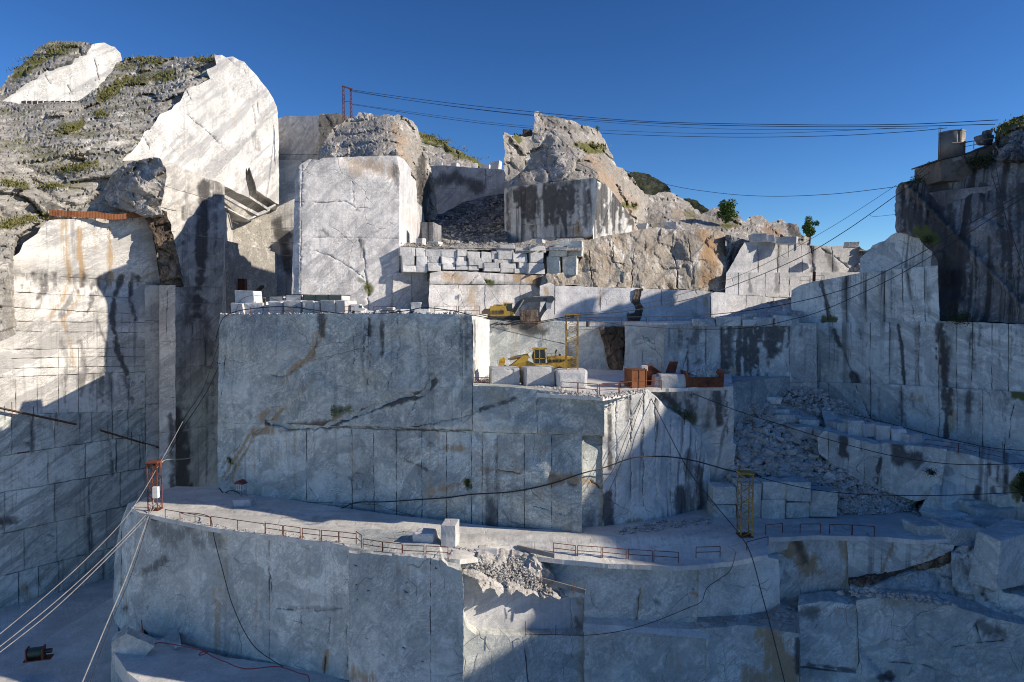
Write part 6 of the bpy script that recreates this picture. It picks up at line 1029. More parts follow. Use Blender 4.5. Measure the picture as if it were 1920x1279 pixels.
cable('taut cable from the deck edge down past the right mast', [(1213, 732, 82.6), (1240, 785, 80.8), (1290, 880, 79), (1340, 945, 77), (1385, 1000, 75), (1408, 1040, 70), (1430, 1120, 67), (1450, 1195, 65), (1474, 1290, 63)], .05)
cable('left cable of the pair hanging over the sunlit corner', [(1207, 734, 81.5), (1190, 775, 80.6), (1170, 830, 79.9), (1150, 880, 79), (1132, 905, 78)], .035)
cable('right cable of the pair hanging over the sunlit corner', [(1211, 734, 81.6), (1196, 775, 80.7), (1178, 830, 80), (1160, 880, 79.2), (1140, 925, 78)], .035)
cable('black hose hanging down the left lower wall', [p if p[1] < 975 else (p[0], p[1], float(L1(p[0], p[1])) - .5) for p in [(322, 962, 86), (360, 962, 84), (385, 966, 83), (396, 975, 82.2), (402, 1010, 81), (415, 1060, 80.5), (438, 1140, 79.8), (475, 1210, 78.6), (530, 1250, 77.4)]], .05, name='hose', cat='hose')
cable('thin black cable looping below the right road edge', [(985, 1189, 73), (1040, 1190, 72), (1100, 1191, 69), (1160, 1184, 68.6), (1220, 1168, 68.4), (1290, 1140, 68), (1315, 1128, 68), (1326, 1102, 68), (1350, 1085, 68), (1370, 1068, 68), (1380, 1035, 70)], .035)
cable('thin dark cable dropping below the red stake', [(980, 1194, 70.3), (984, 1225, 70), (992, 1290, 69.5)], .03)
cable('red hose lying on the lower ledge at the left', [(265, 1163, 84), (270, 1195, 82), (279, 1208, 80), (288, 1211, 79.6), (298, 1205, 79.4), (340, 1211, 78.5), (375, 1219, 77), (390, 1222, 76.5), (380, 1228, 76), (373, 1228, 76), (382, 1222, 76.6), (400, 1232, 76), (420, 1240, 75.6), (460, 1254, 74.5), (520, 1250, 74.8), (560, 1262, 73.4), (578, 1268, 72.8), (579, 1290, 72)], .06, 'hose_red', 'hose', cat='hose')
cable('pink hose on the road by the little shrine', [(411, 925, 96.5), (424, 930, 95.3), (442, 938, 93), (452, 940, 92.6)], .06, 'hose_red', 'hose', cat='hose')

# ------------------------------------------------------------------ guard rails
def rail(p0, p1, h, label, z=ROAD, mids=1, mat='rust_red', name='guard_rail', group='guard rails on the road edge', posts=2, r=.045):
    a = atz(*p0, z) if z is not None else at(*p0); b = atz(*p1, z) if z is not None else at(*p1); e = empty(name, a, 0, label, 'guard rail', group); d = b - a
    for k in range(posts): q = d * (k / (posts - 1)); MB().cyl(q, q + Vector((0, 0, h)), r, 6).build('post', mat, e)
    for k in range(mids + 1): zz = h * (1 - .48 * k); MB().cyl(Vector((0, 0, zz)), d + Vector((0, 0, zz)), r * .9, 6).build('bar', mat, e)
    return e
fr = [((498, 1000), (530, 1005)), ((532, 1005), (563, 1009)), ((567, 1010), (600, 1014)), ((603, 1014), (635, 1017)), ((636, 1017), (668, 1021)), ((681, 1031), (717, 1037)), ((718, 1037), (754, 1041)), ((755, 1043), (795, 1045)), ((799, 1045), (840, 1047))]
for i, (p, q) in enumerate(fr): rail(p, q, 1.15, f'rusty rail panel on the sunlit road edge, {ORD[i]} from the left')
rail((310, 971), (395, 986), 1.0, 'long single-bar rail at the left end of the road', mids=0, posts=4); rail((396, 986), (497, 1001), 1.1, 'long single-bar rail before the first rusty panel', mids=0, posts=3)
rail((668, 1021), (678, 1029), 1.4, 'short gate-like rail panel turned across the road edge')
fr2 = [((1038, 1038), (1079, 1043)), ((1083, 1043), (1127, 1046)), ((1130, 1046), (1174, 1050)), ((1178, 1050), (1223, 1053)), ((1226, 1053), (1272, 1056))]
for i, (p, q) in enumerate(fr2): rail(p, q, 1.15, f'dark red rail panel on the shaded road edge, {ORD[i]} from the left')
rail((1305, 1046), (1350, 1045), 1.15, 'single dark rail panel left of the right yellow mast')
for i, (p, q) in enumerate([((1435, 1003), (1467, 1000)), ((1500, 1001), (1538, 1001)), ((1555, 1002), (1597, 1003)), ((1598, 1003), (1639, 1006))]): rail(p, q, 1.1, f'dark rail panel right of the right yellow mast, {ORD[i]} from the left', mids=0)
G5 = 'rails on the deck edge'
for i, (p, q) in enumerate([((1052, 737), (1083, 739)), ((1084, 739), (1120, 742)), ((1124, 743), (1160, 741)), ((1162, 739), (1196, 735)), ((886, 727), (918, 728))]): rail(p, q, 1.25, ['rusty rail on the deck edge below the cream block', 'rusty rail on the deck edge right of the cream block', 'rusty rail on the deck edge left of the orange box', 'rusty rail in front of the orange box', 'rusty rail at the left end of the loader deck'][i], z=DECK, group=G5)
rail((1196, 733), (1240, 731), 1.1, 'low rusty rail right of the orange box', z=DECK, group=G5)
G6 = 'thin rails on the upper terrace edge'
for i, (a, b) in enumerate([(470, 545), (646, 664), (700, 742), (815, 856), (860, 899)]):
    Ya = 97 - (a - 412) * .0225; Yb = 97 - (b - 412) * .0225; rail((a, 591, Ya), (b, 591, Yb), 1.1, ['thin rail before the blocks at the terrace left', 'rusty mesh rail beside the site cabin', 'thin rail over the terrace rubble stones', 'thin rail right of the terrace rubble', 'thin rail above the corner of the big block'][i], z=None, group=G6, r=.03)
G7 = 'thin rails on the excavator terrace'
for i, (a, b, Y, y) in enumerate([(1100, 1165, 108.5, 612), (1168, 1212, 106, 610), (1215, 1262, 103.5, 610), (1500, 1518, 118, 533), (1520, 1545, 118, 531)]): rail((a, y, Y), (b, y - .5, Y), 1.2, ['thin rail above the brown seam', 'thin rail right of the brown seam', 'thin rail at the shaded end of the terrace', 'small rail on the high ledge by the rusty post', 'second small rail on the high ledge'][i], z=None, group=G7, r=.03)
G8 = 'rails along the ramp'
for i, (p, q) in enumerate([((1734, 842, 86.5), (1796, 850, 84.8)), ((1797, 850, 84.8), (1836, 858, 83.6)), ((1836, 858, 83.6), (1882, 868, 82))]): rail(p, q, 1.2, f'dark rail on the shaded ramp, {ORD[i]} from the left', z=None, group=G8, r=.035)
rail((1400, 1032), (1440, 1022), .9, 'bent dark rail lying beside the right mast foot', mids=0)
def stake(px, y0, y1, Y, label, mat='rust_red', r=.04):
    b = at(px, y1, Y); o = MB().tube([(0, 0, 0), (.02, 0, at(px, y0, Y).z - b.z)], r, 6).build('stake', mat); o.location = b; return tag(o, label, 'stake')
stake(985, 1165, 1192, 70.6, 'red stake on the lower ledge under the sunlit wall'); stake(1042, 1172, 1192, 71.4, 'dark thin stake right of the red stake', 'steel_dark')
stake(1077, 786, 819, 79.4, 'thin red rod on the ledge of the big wall, left one'); stake(1112, 797, 819, 78.6, 'thin red rod on the ledge of the big wall, right one'); stake(971, 1003, 1020, 76.5, 'leaning thin post on the road'); stake(908, 1002, 1015, 77, 'short red post behind the low slab')
stake(1332, 556, 595, 108, 'thin dark pole in front of the shaded terrace wall', 'steel_dark', .06); stake(1040, 524, 590, 108, 'thin dark pole beside the excavator boom', 'steel_dark', .07); stake(1882, 832, 862, 82, 'dark post on the ramp at the far right', 'steel_dark', .06)
stake(1526, 510, 532, 118.5, 'rusty upright post on the high ledge', 'rust_red', .25); stake(1102, 603, 613, 108.4, 'small dark bollard on the excavator terrace', 'steel_dark', .3)
# ------------------------------------------------------------------ rusty things on the deck
def deckbox(px0, px1, yt, yb, Y, d, yaw, label, name, mat, cat):
    a, b = at(px0, yb, Y), at(px1, yb, Y); h = at(px0, yt, Y).z - DECK; e = empty(name, Vector(((a.x + b.x) / 2, Y, DECK)), math.radians(yaw), label, cat); return e, b.x - a.x, h
e, w, h = deckbox(1184, 1213, 694, 728, 83.8, 2.4, 16, 'bright rusty orange steel box on the deck edge', 'rusty_box', 'rust_orange', 'steel box')
MB().box((0, 1.1, h / 2), (w, 2.2, h), bev=.03).build('body', 'rust_orange', e); MB().box((0, 1.1, h + .03), (w + .12, 2.3, .08)).build('lid', 'rust_dark', e)
for x in (-w / 2, 0, w / 2): MB().box((x, -.03, h / 2), (.08, .07, h)).build('rib', 'rust_orange', e)
e, w, h = deckbox(1204, 1238, 686, 722, 86.6, 2, 0, 'dark rusty hopper behind the orange box', 'rusty_hopper', 'rust_dark', 'hopper')
MB().prism([(-w / 2, 0), (w * .3, 0), (w * .75, h * .45), (w * .05, h * 1.02), (-w * .35, h)], 0, 1.6).build('body', 'rust_dark', e); MB().bar((w * .02, -.06, h * 1.02), (w * .78, -.06, h * .45), .12, .1).build('rim', 'rust_red', e)
e, w, h = deckbox(1203, 1214, 686, 722, 86.0, .8, 0, 'small white case standing on the rusty hopper', 'white_case', 'white_panel', 'case'); MB().box((0, .3, h - .3), (w, .6, .62), bev=.03).build('body', 'white_panel', e); MB().box((0, -.02, h - .3), (.1, .05, .1)).build('latch', 'steel_dark', e)
e, w, h = deckbox(1247, 1270, 678, 722, 87, 1, 0, 'tilted rusty plate leaning behind the grey block', 'rusty_plate', 'rust_red', 'steel plate'); MB().prism([(-w * .6, h * .3), (w * .25, h * .3), (w * .55, h), (-w * .15, h)], 0, .12).build('sheet', 'rust_red', e); MB().bar((-w * .2, .2, 0), (0, .1, h * .8), .12).build('prop', 'rust_dark', e)
e, w, h = deckbox(1162, 1180, 716, 730, 83.6, 1, 0, 'low rusty trestle left of the orange box', 'rusty_trestle', 'rust_red', 'trestle')
for x in (-.5, .5): MB().bar((x - .15, 0, 0), (x, .3, h), .08).build('leg', 'rust_red', e); MB().bar((x + .15, .6, 0), (x, .3, h), .08).build('leg', 'rust_red', e)
MB().box((0, .3, h), (1.3, .3, .14)).build('top', 'rust_orange', e)
# skip with rubble
e, w, h = deckbox(1287, 1357, 700, 726, 84.2, 2.4, 3, 'long rusty skip filled with white rubble at the deck end', 'rubble_skip', 'rust_skip', 'skip')
MB().box((0, 0, h * .35), (w * .92, .12, h * .7)).build('front_wall', 'rust_skip', e); MB().box((0, 2.3, h * .45), (w * .92, .12, h * .9)).build('back_wall', 'rust_skip', e); MB().box((0, 1.15, .12), (w * .9, 2.2, .2)).build('floor', 'rust_dark', e)
MB().prism([(-w / 2, 0), (-w * .44, 0), (-w * .40, h * .72), (-w * .52, h * 1.15)], -.05, 2.35).build('end_wall', 'rust_skip', e); MB().prism([(w / 2, 0), (w * .44, 0), (w * .42, h * .72), (w * .52, h * 1.2)], -.05, 2.35).build('end_wall', 'rust_skip', e)
for k in range(6): MB().box((-w * .36 + k * w * .145, -.09, h * .35), (.07, .08, h * .68)).build('rib', 'rust_skip', e)
MB().box((0, -.08, h * .69), (w * .9, .12, .1)).build('rim', 'rust_dark', e)

# ------------------------------------------------------------------ loose stone (uncounted rubble) as stuff
def stones(name, label, poly, dep, n, smin, smax, mat, seed=0, lift=.0, power=2.5, flat=.7, tag_kind='stuff'):
    rng = np.random.default_rng(seed); P = np.array(poly); bm_v = []; bm_f = []; t = (1 + 5 ** .5) / 2
    ico = np.array([(-1, t, 0), (1, t, 0), (-1, -t, 0), (1, -t, 0), (0, -1, t), (0, 1, t), (0, -1, -t), (0, 1, -t), (t, 0, -1), (t, 0, 1), (-t, 0, -1), (-t, 0, 1)]) / 1.9
    icf = [(0, 11, 5), (0, 5, 1), (0, 1, 7), (0, 7, 10), (0, 10, 11), (1, 5, 9), (5, 11, 4), (11, 10, 2), (10, 7, 6), (7, 1, 8), (3, 9, 4), (3, 4, 2), (3, 2, 6), (3, 6, 8), (3, 8, 9), (4, 9, 5), (2, 4, 11), (6, 2, 10), (8, 6, 7), (9, 8, 1)]
    xs, ys = [], []
    while len(xs) < n:
        x = rng.uniform(P[:, 0].min(), P[:, 0].max(), n); y = rng.uniform(P[:, 1].min(), P[:, 1].max(), n); m = inside(poly, x, y); xs += list(x[m]); ys += list(y[m])
    xs, ys = np.array(xs[:n]), np.array(ys[:n]); Y = np.array(dep(xs, ys), float); dx, dy, dz = rays(xs, ys); C = np.stack([dx / dy * Y, Y, dz / dy * Y], 1)
    sz = smin + (smax - smin) * rng.uniform(0, 1, n) ** power
    cube = np.array([(a, b, c) for a in (-1, 1) for b in (-1, 1) for c in (-1, 1)]) * .62; cf = [(0, 1, 3, 2), (4, 6, 7, 5), (0, 4, 5, 1), (2, 3, 7, 6), (0, 2, 6, 4), (1, 5, 7, 3)]
    for i in range(n):
        bx = rng.uniform() < .55; V = (cube if bx else ico).copy(); V = V * (1 + rng.uniform(-.3, .3, V.shape)) * np.array([rng.uniform(.7, 1.4), rng.uniform(.6, 1.1), rng.uniform(.45, 1) * flat]) * sz[i] * .5
        M = np.array(Matrix.Rotation(rng.uniform(0, 6.3), 3, 'Z') @ Matrix.Rotation(rng.normal() * .5, 3, 'X') @ Matrix.Rotation(rng.normal() * .4, 3, 'Y')); V = V @ M.T + C[i] + np.array([0, 0, lift * sz[i]])
        o = len(bm_v); bm_v += V.tolist(); bm_f += [tuple(o + q for q in f) for f in (cf if bx else icf)]
    me = bpy.data.meshes.new(name); me.from_pydata(bm_v, [], bm_f); o = link(name, me, mat); return tag(o, label, 'rubble', kind=tag_kind)
RS = ctrl((1376, 730, 97), (1480, 735, 100), (1560, 765, 98), (1376, 900, 86.5), (1340, 940, 89.5), (1560, 966, 84.6), (1715, 960, 86), (1560, 925, 86), (1600, 830, 91), (1450, 800, 93.5), (1720, 930, 87))
stones('rubble', 'coarse broken rock covering the shaded slope right of the big block', [(1376, 745), (1420, 745), (1500, 790), (1590, 850), (1600, 880), (1560, 905), (1400, 905), (1370, 890)], lambda x, y: RS(x, y) - .5, 1500, .25, 1.9, 'rubble_mat', 1, .05, 3)
stones('rubble', 'fine blue-grey scree fanning out on the road at the right', [(1480, 900), (1600, 878), (1660, 915), (1720, 938), (1690, 965), (1580, 962), (1560, 930)], lambda x, y: RS(x, y) - .3, 1500, .2, .8, 'rubble_mat', 2, .1, 1.6)
stones('rubble', 'rubble strewn along the upper rim of the shaded slope', [(1440, 735), (1520, 722), (1600, 765), (1640, 790), (1600, 800), (1520, 775)], lambda x, y: RS(x, y) - .6, 420, .2, 1.1, 'rubble_mat', 3, .1, 2.5)
stones('rubble', 'white crushed stone on the deck edge above the sunlit corner', [(1000, 727), (1060, 732), (1130, 739), (1210, 730), (1215, 736), (1135, 747), (1050, 740), (1000, 735)], lambda x, y: level(DECK + .05)(x, y), 420, .08, .4, 'rock_break', 4, .2, 2)
stones('rubble', 'white crushed stone spilling over the road edge by the cubic block', [(850, 1026), (880, 1028), (925, 1040), (960, 1042), (985, 1062), (1010, 1085), (1040, 1110), (1000, 1106), (950, 1092), (900, 1072), (860, 1055), (845, 1040)], lambda x, y: ctrl((840, 1046, float(ROADD(840, 1047)) - .4), (905, 1043, float(ROADD(905, 1044)) - .5), (960, 1041, float(ROADD(960, 1042)) - .5), (1000, 1041, float(ROADD(1000, 1043)) - .5), (1055, 1122, 74.2), (868, 1078, 71.5), (960, 1108, 72.7), (1000, 1080, 73.6), (850, 1026, float(ROADD(850, 1026))), (925, 1030, float(ROADD(925, 1030))))(x, y), 1300, .08, .5, 'rock_break', 5, .1, 2.2)
stones('rubble', 'loose stones on the gravel bank above the stacked wall', [(748, 456), (1000, 456), (1030, 452), (1020, 463), (750, 463)], lambda x, y: 112.4 + (x - 748) * .016, 500, .12, .45, 'gravel_mat', 6, .1, 2)
stones('rubble', 'dark rubble in the shaded chute beside the peak', [(812, 462), (815, 410), (880, 385), (945, 365), (948, 462)], ctrl((800, 470, 120), (950, 470, 120), (815, 400, 160), (950, 370, 168), (880, 390, 166), (880, 440, 138)), 900, .2, 1.3, 'gravel_mat', 7, .1, 3)
stones('rubble', 'white chippings lying at the foot of the sunlit corner', [(1150, 995), (1240, 978), (1330, 972), (1335, 984), (1240, 994), (1160, 1003)], level(ROAD + .05), 240, .1, .6, 'rock_break', 8, .2, 2)
stones('rubble', 'white chippings along the terrace edge', [(412, 589), (884, 587), (884, 590), (412, 592)], lambda x, y: MW(x, y) + .6, 300, .1, .45, 'rock_break', 9, .3, 2)
stones('rubble', 'white rubble heaped inside the rusty skip', [(1296, 708), (1300, 698), (1320, 697), (1335, 697), (1343, 705), (1345, 710)], lambda x, y: 85.3 + 0 * x, 260, .25, .9, 'rock_break', 10, .1, 1.2)
stones('rubble', 'broken rock at the foot of the right bottom walls', [(1560, 1112), (1640, 1106), (1760, 1122), (1800, 1136), (1760, 1136), (1650, 1120)], lambda x, y: plane(1560, 72, 1800, 70)(x, y), 160, .2, .9, 'rubble_mat', 11, .1, 2)
stones('rubble', 'small stones dropped on the left part of the road', [(300, 965), (460, 990), (640, 1014), (640, 1018), (460, 998), (300, 970)], level(ROAD + .03), 160, .06, .3, 'rock_break', 12, .2, 2)
stones('rubble', 'stones on the deck by the loader', [(890, 712), (915, 706), (915, 726), (888, 727)], level(DECK + .03), 150, .1, .6, 'rock_break', 13, .2, 2)
stones('rubble', 'rough stones on the ramp at the right', [(1560, 785), (1650, 812), (1730, 836), (1640, 832), (1560, 806)], ctrl((1560, 770, 97), (1660, 800, 94), (1800, 838, 90), (1760, 850, 86), (1640, 830, 89), (1560, 800, 92)), 160, .15, .8, 'rubble_mat', 14, .2, 2)
stones('rubble', 'rubble between the fallen blocks at the right edge', [(1700, 955), (1850, 950), (1920, 965), (1850, 1000), (1720, 985)], level(ROAD + .1), 320, .15, .9, 'rubble_mat', 15, .2, 2.4)

# ------------------------------------------------------------------ water tank, tank house, boulders on the right summit
YT = 104.0
e = empty('water_tank', at(1784, 299, YT), 0, 'grey steel water tank on the masonry house, right summit', 'water tank'); r = 21.5 * YT / F; hh = at(1784, 249, YT).z - at(1784, 299, YT).z
MB().cyl((0, 0, 0), (0, 0, hh), r, 40).build('shell', 'tank_steel', e, True); MB().cyl((0, 0, hh - .1), (0, 0, hh + .06), r + .05, 40).build('rim', 'tank_steel', e)
for z in (.33, .66): MB().cyl((0, 0, hh * z), (0, 0, hh * z + .05), r + .02, 40).build('band', 'tank_steel', e)
l_ = MB()
for x in (-.22, .22): l_.cyl((-r - .3, -.3 + x, -.3), (-r - .3, -.3 + x, hh + .8), .035, 5)
for k in range(9): l_.cyl((-r - .3, -.52, k * hh / 8), (-r - .3, -.08, k * hh / 8), .03, 5)
l_.build('ladder', 'steel_dark', e); MB().tube([(.2, -r - .08, hh * .45), (.2, -r - .08, hh * 1.05)], .07, 6).build('pipe', 'steel_dark', e); MB().tube([(-.35, -r - .1, hh * .55), (-.35, -r - .1, hh * .85)], .045, 6).build('gauge', 'white_panel', e)
cable('thin pipe rail running from the tank to the summit rock', [(1785, 268, 101.5), (1806, 267, 102), (1842, 262, 101.5), (1866, 259, 100)], .06, 'tank_steel', 'pipe', cat='pipe')
e = empty('tank_house', at(1742, 336, YT), 0, 'low brown masonry house carrying the water tank', 'building'); q0 = at(1742, 336, YT)
L = lambda px, py: (at(px, py, YT).x - q0.x, at(px, py, YT).z - q0.z)
MB().prism([L(*q) for q in ((1744, 345), (1744, 308), (1790, 297), (1832, 284), (1862, 268), (1868, 330), (1800, 345))], -2.6, 4).build('wall', 'masonry', e); MB().prism([L(*q) for q in ((1740, 308), (1790, 296.5), (1826, 285), (1826, 282), (1790, 294), (1740, 305.5))], -2.9, 4.3).build('roof', 'steel_dark', e)
MB().prism([L(*q) for q in ((1765, 310), (1781, 306), (1781, 300), (1765, 304))], -2.68, -2.5).build('window', 'concrete', e)
for px, ph in ((1785, 300), (1811, 287)): a = L(px, ph); b = L(px + (12 if px < 1800 else -13), ph + 28); MB().bar((a[0], -2.9, a[1]), (b[0], -3.1, b[1]), .14).build('strut', 'steel_dark', e)
rail((1718, 337, 103), (1742, 316, 103.6), 1.0, 'short stair rail climbing to the masonry house', z=None, group='rails on the right summit', mat='steel_dark'); rail((1806, 283, 102.5), (1866, 272, 101), 1.1, 'rail along the roof of the masonry house', z=None, group='rails on the right summit', mat='steel_dark', posts=4)
for x0, x1, t, b, l in ((1842, 1866, 250, 270, 'brown boulder beside the tank house roof'), (1852, 1862, 243, 254, 'small pointed stone on top of the brown boulder')): block(x0, x1, t, b, 102.5, 1.6, l, mat='rock_dark', name='boulder', cat='boulder', jit=.2, bev=.4)

# ------------------------------------------------------------------ shrine, winch, beams, fences, planks
e = empty('wayside_shrine', atz(452, 932, ROAD), math.radians(-18), 'tiny shrine house with red roof and blue side at the wall foot', 'shrine')
MB().cyl((0, 0, 0), (0, 0, 1.0), .14, 8).build('post', 'concrete', e); MB().box((0, 0, 1.4), (1.0, .7, .85)).build('house', 'white_panel', e); MB().box((-.53, 0, 1.4), (.08, .66, .8)).build('side_panel', 'blue_paint', e)
for x in (-.28, .05, .38): MB().box((x, -.37, 1.38), (.14, .05, .6)).build('slat', 'concrete', e)
MB().prism([(-.72, 1.8), (.72, 1.8), (.1, 2.25), (-.2, 2.25)], -.55, .55).build('roof', 'roof_red', e)
b = at(67, 1236, 83.5); e = empty('cable_winch', b, .3, 'green drum winch on a rusty frame on the pit floor', 'winch')
MB().cyl((-.7, 0, .9), (.7, 0, .9), .55, 18).build('drum', 'motor_green', e); 
for x in (-.85, .85): MB().box((x, 0, .75), (.14, 1.3, 1.4)).build('side_frame', 'rust_red', e)
MB().cyl((.9, .1, .8), (1.7, .1, .8), .28, 12).build('motor', 'steel_dark', e); MB().box((.3, 0, .06), (2.9, 1.3, .12)).build('skid', 'rust_dark', e)
def wallbeam(p, q, label, ticks):
    a = at(p[0], p[1], float(LW(p[0], p[1])) - 1.0); c = at(q[0], q[1], float(LW(q[0], q[1])) - 1.0); e = empty('wall_beam', a, 0, label, 'beam'); d = c - a
    MB().bar((0, 0, 0), d, .55, .16).build('walkway', 'timber', e); MB().bar((0, 0, -.16), d + Vector((0, 0, -.16)), .14, .14).build('rail', 'rust_dark', e)
    for t in ticks: q_ = d * t; MB().cyl(q_ + Vector((0, 0, -.9)), q_ + Vector((0, 0, 1.2)), .05, 6).build('rod', 'rust_red', e)
wallbeam((-10, 762), (143, 795), 'long dark steel walkway fixed across the left wall', (.2, .46, .75)); wallbeam((188, 806), (302, 840), 'shorter dark steel walkway near the left wall corner', (.12, .5))
cable('thin rust pipe clinging to the left wall under the walkway', [(32, 850, 102.5), (55, 847, 104)], .1, 'rust_dark', 'pipe', cat='pipe')
# rusty sheet fence on top of the left wall
e = empty('sheet_fence', at(92, 408, 112), 0, 'rust-orange sheet fence along the top of the left wall', 'fence'); base = e.location.copy(); fx = [92, 108, 126, 144, 161, 178, 196, 213, 230, 247, 268]; fy = [404, 405, 406, 407, 408, 409, 411, 412, 411, 409, 407]; ft = [393, 394, 395, 396, 397, 396, 399, 402, 401, 398, 396]
for i in range(10):
    Ya, Yb = 108.6 + i * .6, 109.2 + i * .6; P = [at(fx[i], fy[i], Ya) - base, at(fx[i + 1] - .4, fy[i + 1], Yb) - base, at(fx[i + 1] - .4, ft[i + 1] + random.uniform(-.8, .8), Yb) - base, at(fx[i], ft[i], Ya) - base]
    m = MB(); n_ = 6; f_ = []; k_ = Vector((0, .05, 0))
    for j in range(n_ + 1):
        t = j / n_; q = Vector((0, (.02 * (-1) ** j), 0)); f_.append((m.bm.verts.new(P[0].lerp(P[1], t) + q), m.bm.verts.new(P[3].lerp(P[2], t) + q), m.bm.verts.new(P[0].lerp(P[1], t) + q + k_), m.bm.verts.new(P[3].lerp(P[2], t) + q + k_)))
    for j in range(n_):
        a, c = f_[j], f_[j + 1]; m.bm.faces.new((a[0], c[0], c[1], a[1])); m.bm.faces.new((a[2], a[3], c[3], c[2])); m.bm.faces.new((a[1], c[1], c[3], a[3]))
    m.build('sheet', 'rust_orange', e); MB().cyl(P[0] + Vector((0, .15, -.3)), P[3] + Vector((0, .15, .05)), .06, 6).build('post', 'rust_red', e)
e = empty('board_fence', at(40, 194, 160), 0, 'low grey board fence below the upper slab, far left', 'fence'); base = e.location.copy()
for i in range(11):
    a = at(40 + i * 10.5, 196, 157 + .5 * i) - base; c = at(50.6 + i * 10.5, 196, 157.4 + .5 * i) - base; MB().prism([(a.x, a.z - .6), (c.x, c.z - .6), (c.x, c.z + .75), (a.x, a.z + .7)], a.y, a.y + .1).build('board', 'grey_barrier', e)
def plank(p, q, label, hgt=.35, thick=.12, mat='concrete', name='edge_plank'):
    a, c = at(*p), at(*q); o = MB().bar((0, 0, 0), c - a, thick, hgt).build(name, mat); o.location = a; return tag(o, label, 'plank')
plank((893, 1053, 73.6), (950, 1068, 73.4), 'grey edge plank stepping down by the crushed stone, upper', .6); plank((948, 1066, 73.5), (1016, 1090, 73.8), 'grey edge plank stepping down by the crushed stone, middle', .6); plank((1014, 1087, 73.9), (1098, 1110, 72.4), 'grey edge plank stepping down by the crushed stone, lower', .5)
plank((872, 1040, 74.6), (902, 1044, 74.4), 'grey concrete kerb piece right of the cubic block', .55, .3); plank((850, 1058, 71.5), (880, 1062, 72), 'dark plank box at the broken road corner', .6, .5, 'timber'); plank((970, 1026, 75.2), (1040, 1042, 73.2), 'long concrete kerb before the shaded rails', .5, .2)
plank((284, 972, 84.6), (340, 978, 83.6), 'dark edge board at the left road corner', .4, .2, 'timber'); plank((380, 986, 83.2), (440, 997, 81.2), 'dark edge board second along the left road edge', .3, .2, 'timber'); plank((690, 1038, 73.3), (760, 1045, 72.6), 'dark edge board below the sunlit rails', .25, .2, 'timber'); plank((780, 1043, 72.8), (876, 1052, 72.3), 'grey edge board ending at the broken corner', .25, .25)
for i, (px, y0, y1, Y) in enumerate([(952, 1055, 1072, 73.2), (1014, 1072, 1094, 73.6), (1076, 1090, 1112, 72.4), (866, 1043, 1062, 71.3)]): stake(px, y0, y1, Y, f'rusty stake holding the stepping edge planks, {ORD[i]} from the left' if i < 3 else 'rusty stake at the dark plank box')
e = empty('steel_bracket', at(412, 680, 96.2), 0, 'rusty bracket bar bolted to the left edge of the big block', 'bracket'); MB().bar((-.2, -.2, 0), (1.8, -.9, 0), .12, .22).build('bar', 'rust_dark', e)
for x in (.2, 1.3): MB().cyl((x, -.7, -.1), (x, .3, -.1), .06, 6).build('bolt', 'steel_dark', e)

# ------------------------------------------------------------------ vegetation
def leafmat(name, a, b):
    g = G(name); r = g.n('ObjectInfo').outputs['Random']; p = g.n('NewGeometry').outputs['Position']; c = g.mix(g.rng(g.noise(p, 3.0, 3), .3, .7), a, b); g.set(g.b.inputs['Base Color'], c); g.b.inputs['Roughness'].default_value = .7
    g.b.inputs['Specular IOR Level'].default_value = .2; return g.m
leafmat('leaf_tree', (.05, .10, .022), (.13, .20, .045)); leafmat('leaf_olive', (.07, .085, .02), (.16, .16, .05)); leafmat('leaf_dark', (.02, .035, .012), (.05, .07, .02)); leafmat('grass_leaf', (.09, .10, .025), (.20, .18, .06)); paint('bark', (.09, .07, .05), .9)
def leaves(rng, centers, radii, n, size):
    V = []; Fc = []
    for k in range(n):
        i = rng.integers(len(centers)); d = rng.normal(size=3); d /= np.linalg.norm(d) + 1e-9; p = np.array(centers[i]) + d * radii[i] * rng.uniform(.35, 1) ** .6
        u = rng.normal(size=3); u /= np.linalg.norm(u); w = np.cross(u, d + rng.normal(size=3) * .5); w /= np.linalg.norm(w) + 1e-9; s = size * rng.uniform(.6, 1.4); o = len(V)
        V += [(p - u * s * .5).tolist(), (p + w * s * .28).tolist(), (p + u * s * .5).tolist(), (p - w * s * .28).tolist()]; Fc.append((o, o + 1, o + 2, o + 3))
    return V, Fc
def tree(px, yb, yt, wpx, Y, label, mat='leaf_tree', name='tree', n=2200, leaf=.28, seed=1, trunk=.35, cat='tree', lean=0.0):
    rng = np.random.default_rng(seed); b = at(px, yb, Y); H = at(px, yt, Y).z - b.z; W = wpx * Y / F; e = empty(name, b, 0, label, cat)
    t = MB(); t.tube([(0, 0, -.3), (lean * .3 + .03 * H, 0, H * trunk), (lean * .7, 0, H * .8)], [H * .035, H * .025, H * .008], 7); C = []; R = []
    for k in range(20):
        a = rng.uniform(0, 6.28); zz = H * rng.uniform(trunk * .85, .90); rr = W * .5 * rng.uniform(.05, .72) * math.sqrt(max(.1, 1 - ((zz / H - (trunk + .95) / 2) / ((1.05 - trunk) / 2)) ** 2)); c = (lean * zz / H + math.cos(a) * rr, math.sin(a) * rr, zz); C.append(c); R.append(W * rng.uniform(.14, .22)); t.tube([(lean * .3, 0, H * trunk * rng.uniform(.7, 1.3)), c], [H * .014, H * .005], 5)
    t.build('trunk', 'bark', e); V, Fc = leaves(rng, C, R, n, leaf); me = bpy.data.meshes.new('crown'); me.from_pydata(V, [], Fc); me.materials.append(MATS[mat]); o = bpy.data.objects.new('crown', me); COL.objects.link(o); o.parent = e; return e
tree(1362, 416, 378, 50, 158, 'round green tree on the sunlit ridge', n=3600, leaf=.42, seed=5, trunk=.15); tree(1518, 454, 405, 34, 128, 'slender young tree at the right end of the ridge', n=3000, leaf=.30, seed=8, trunk=.30)
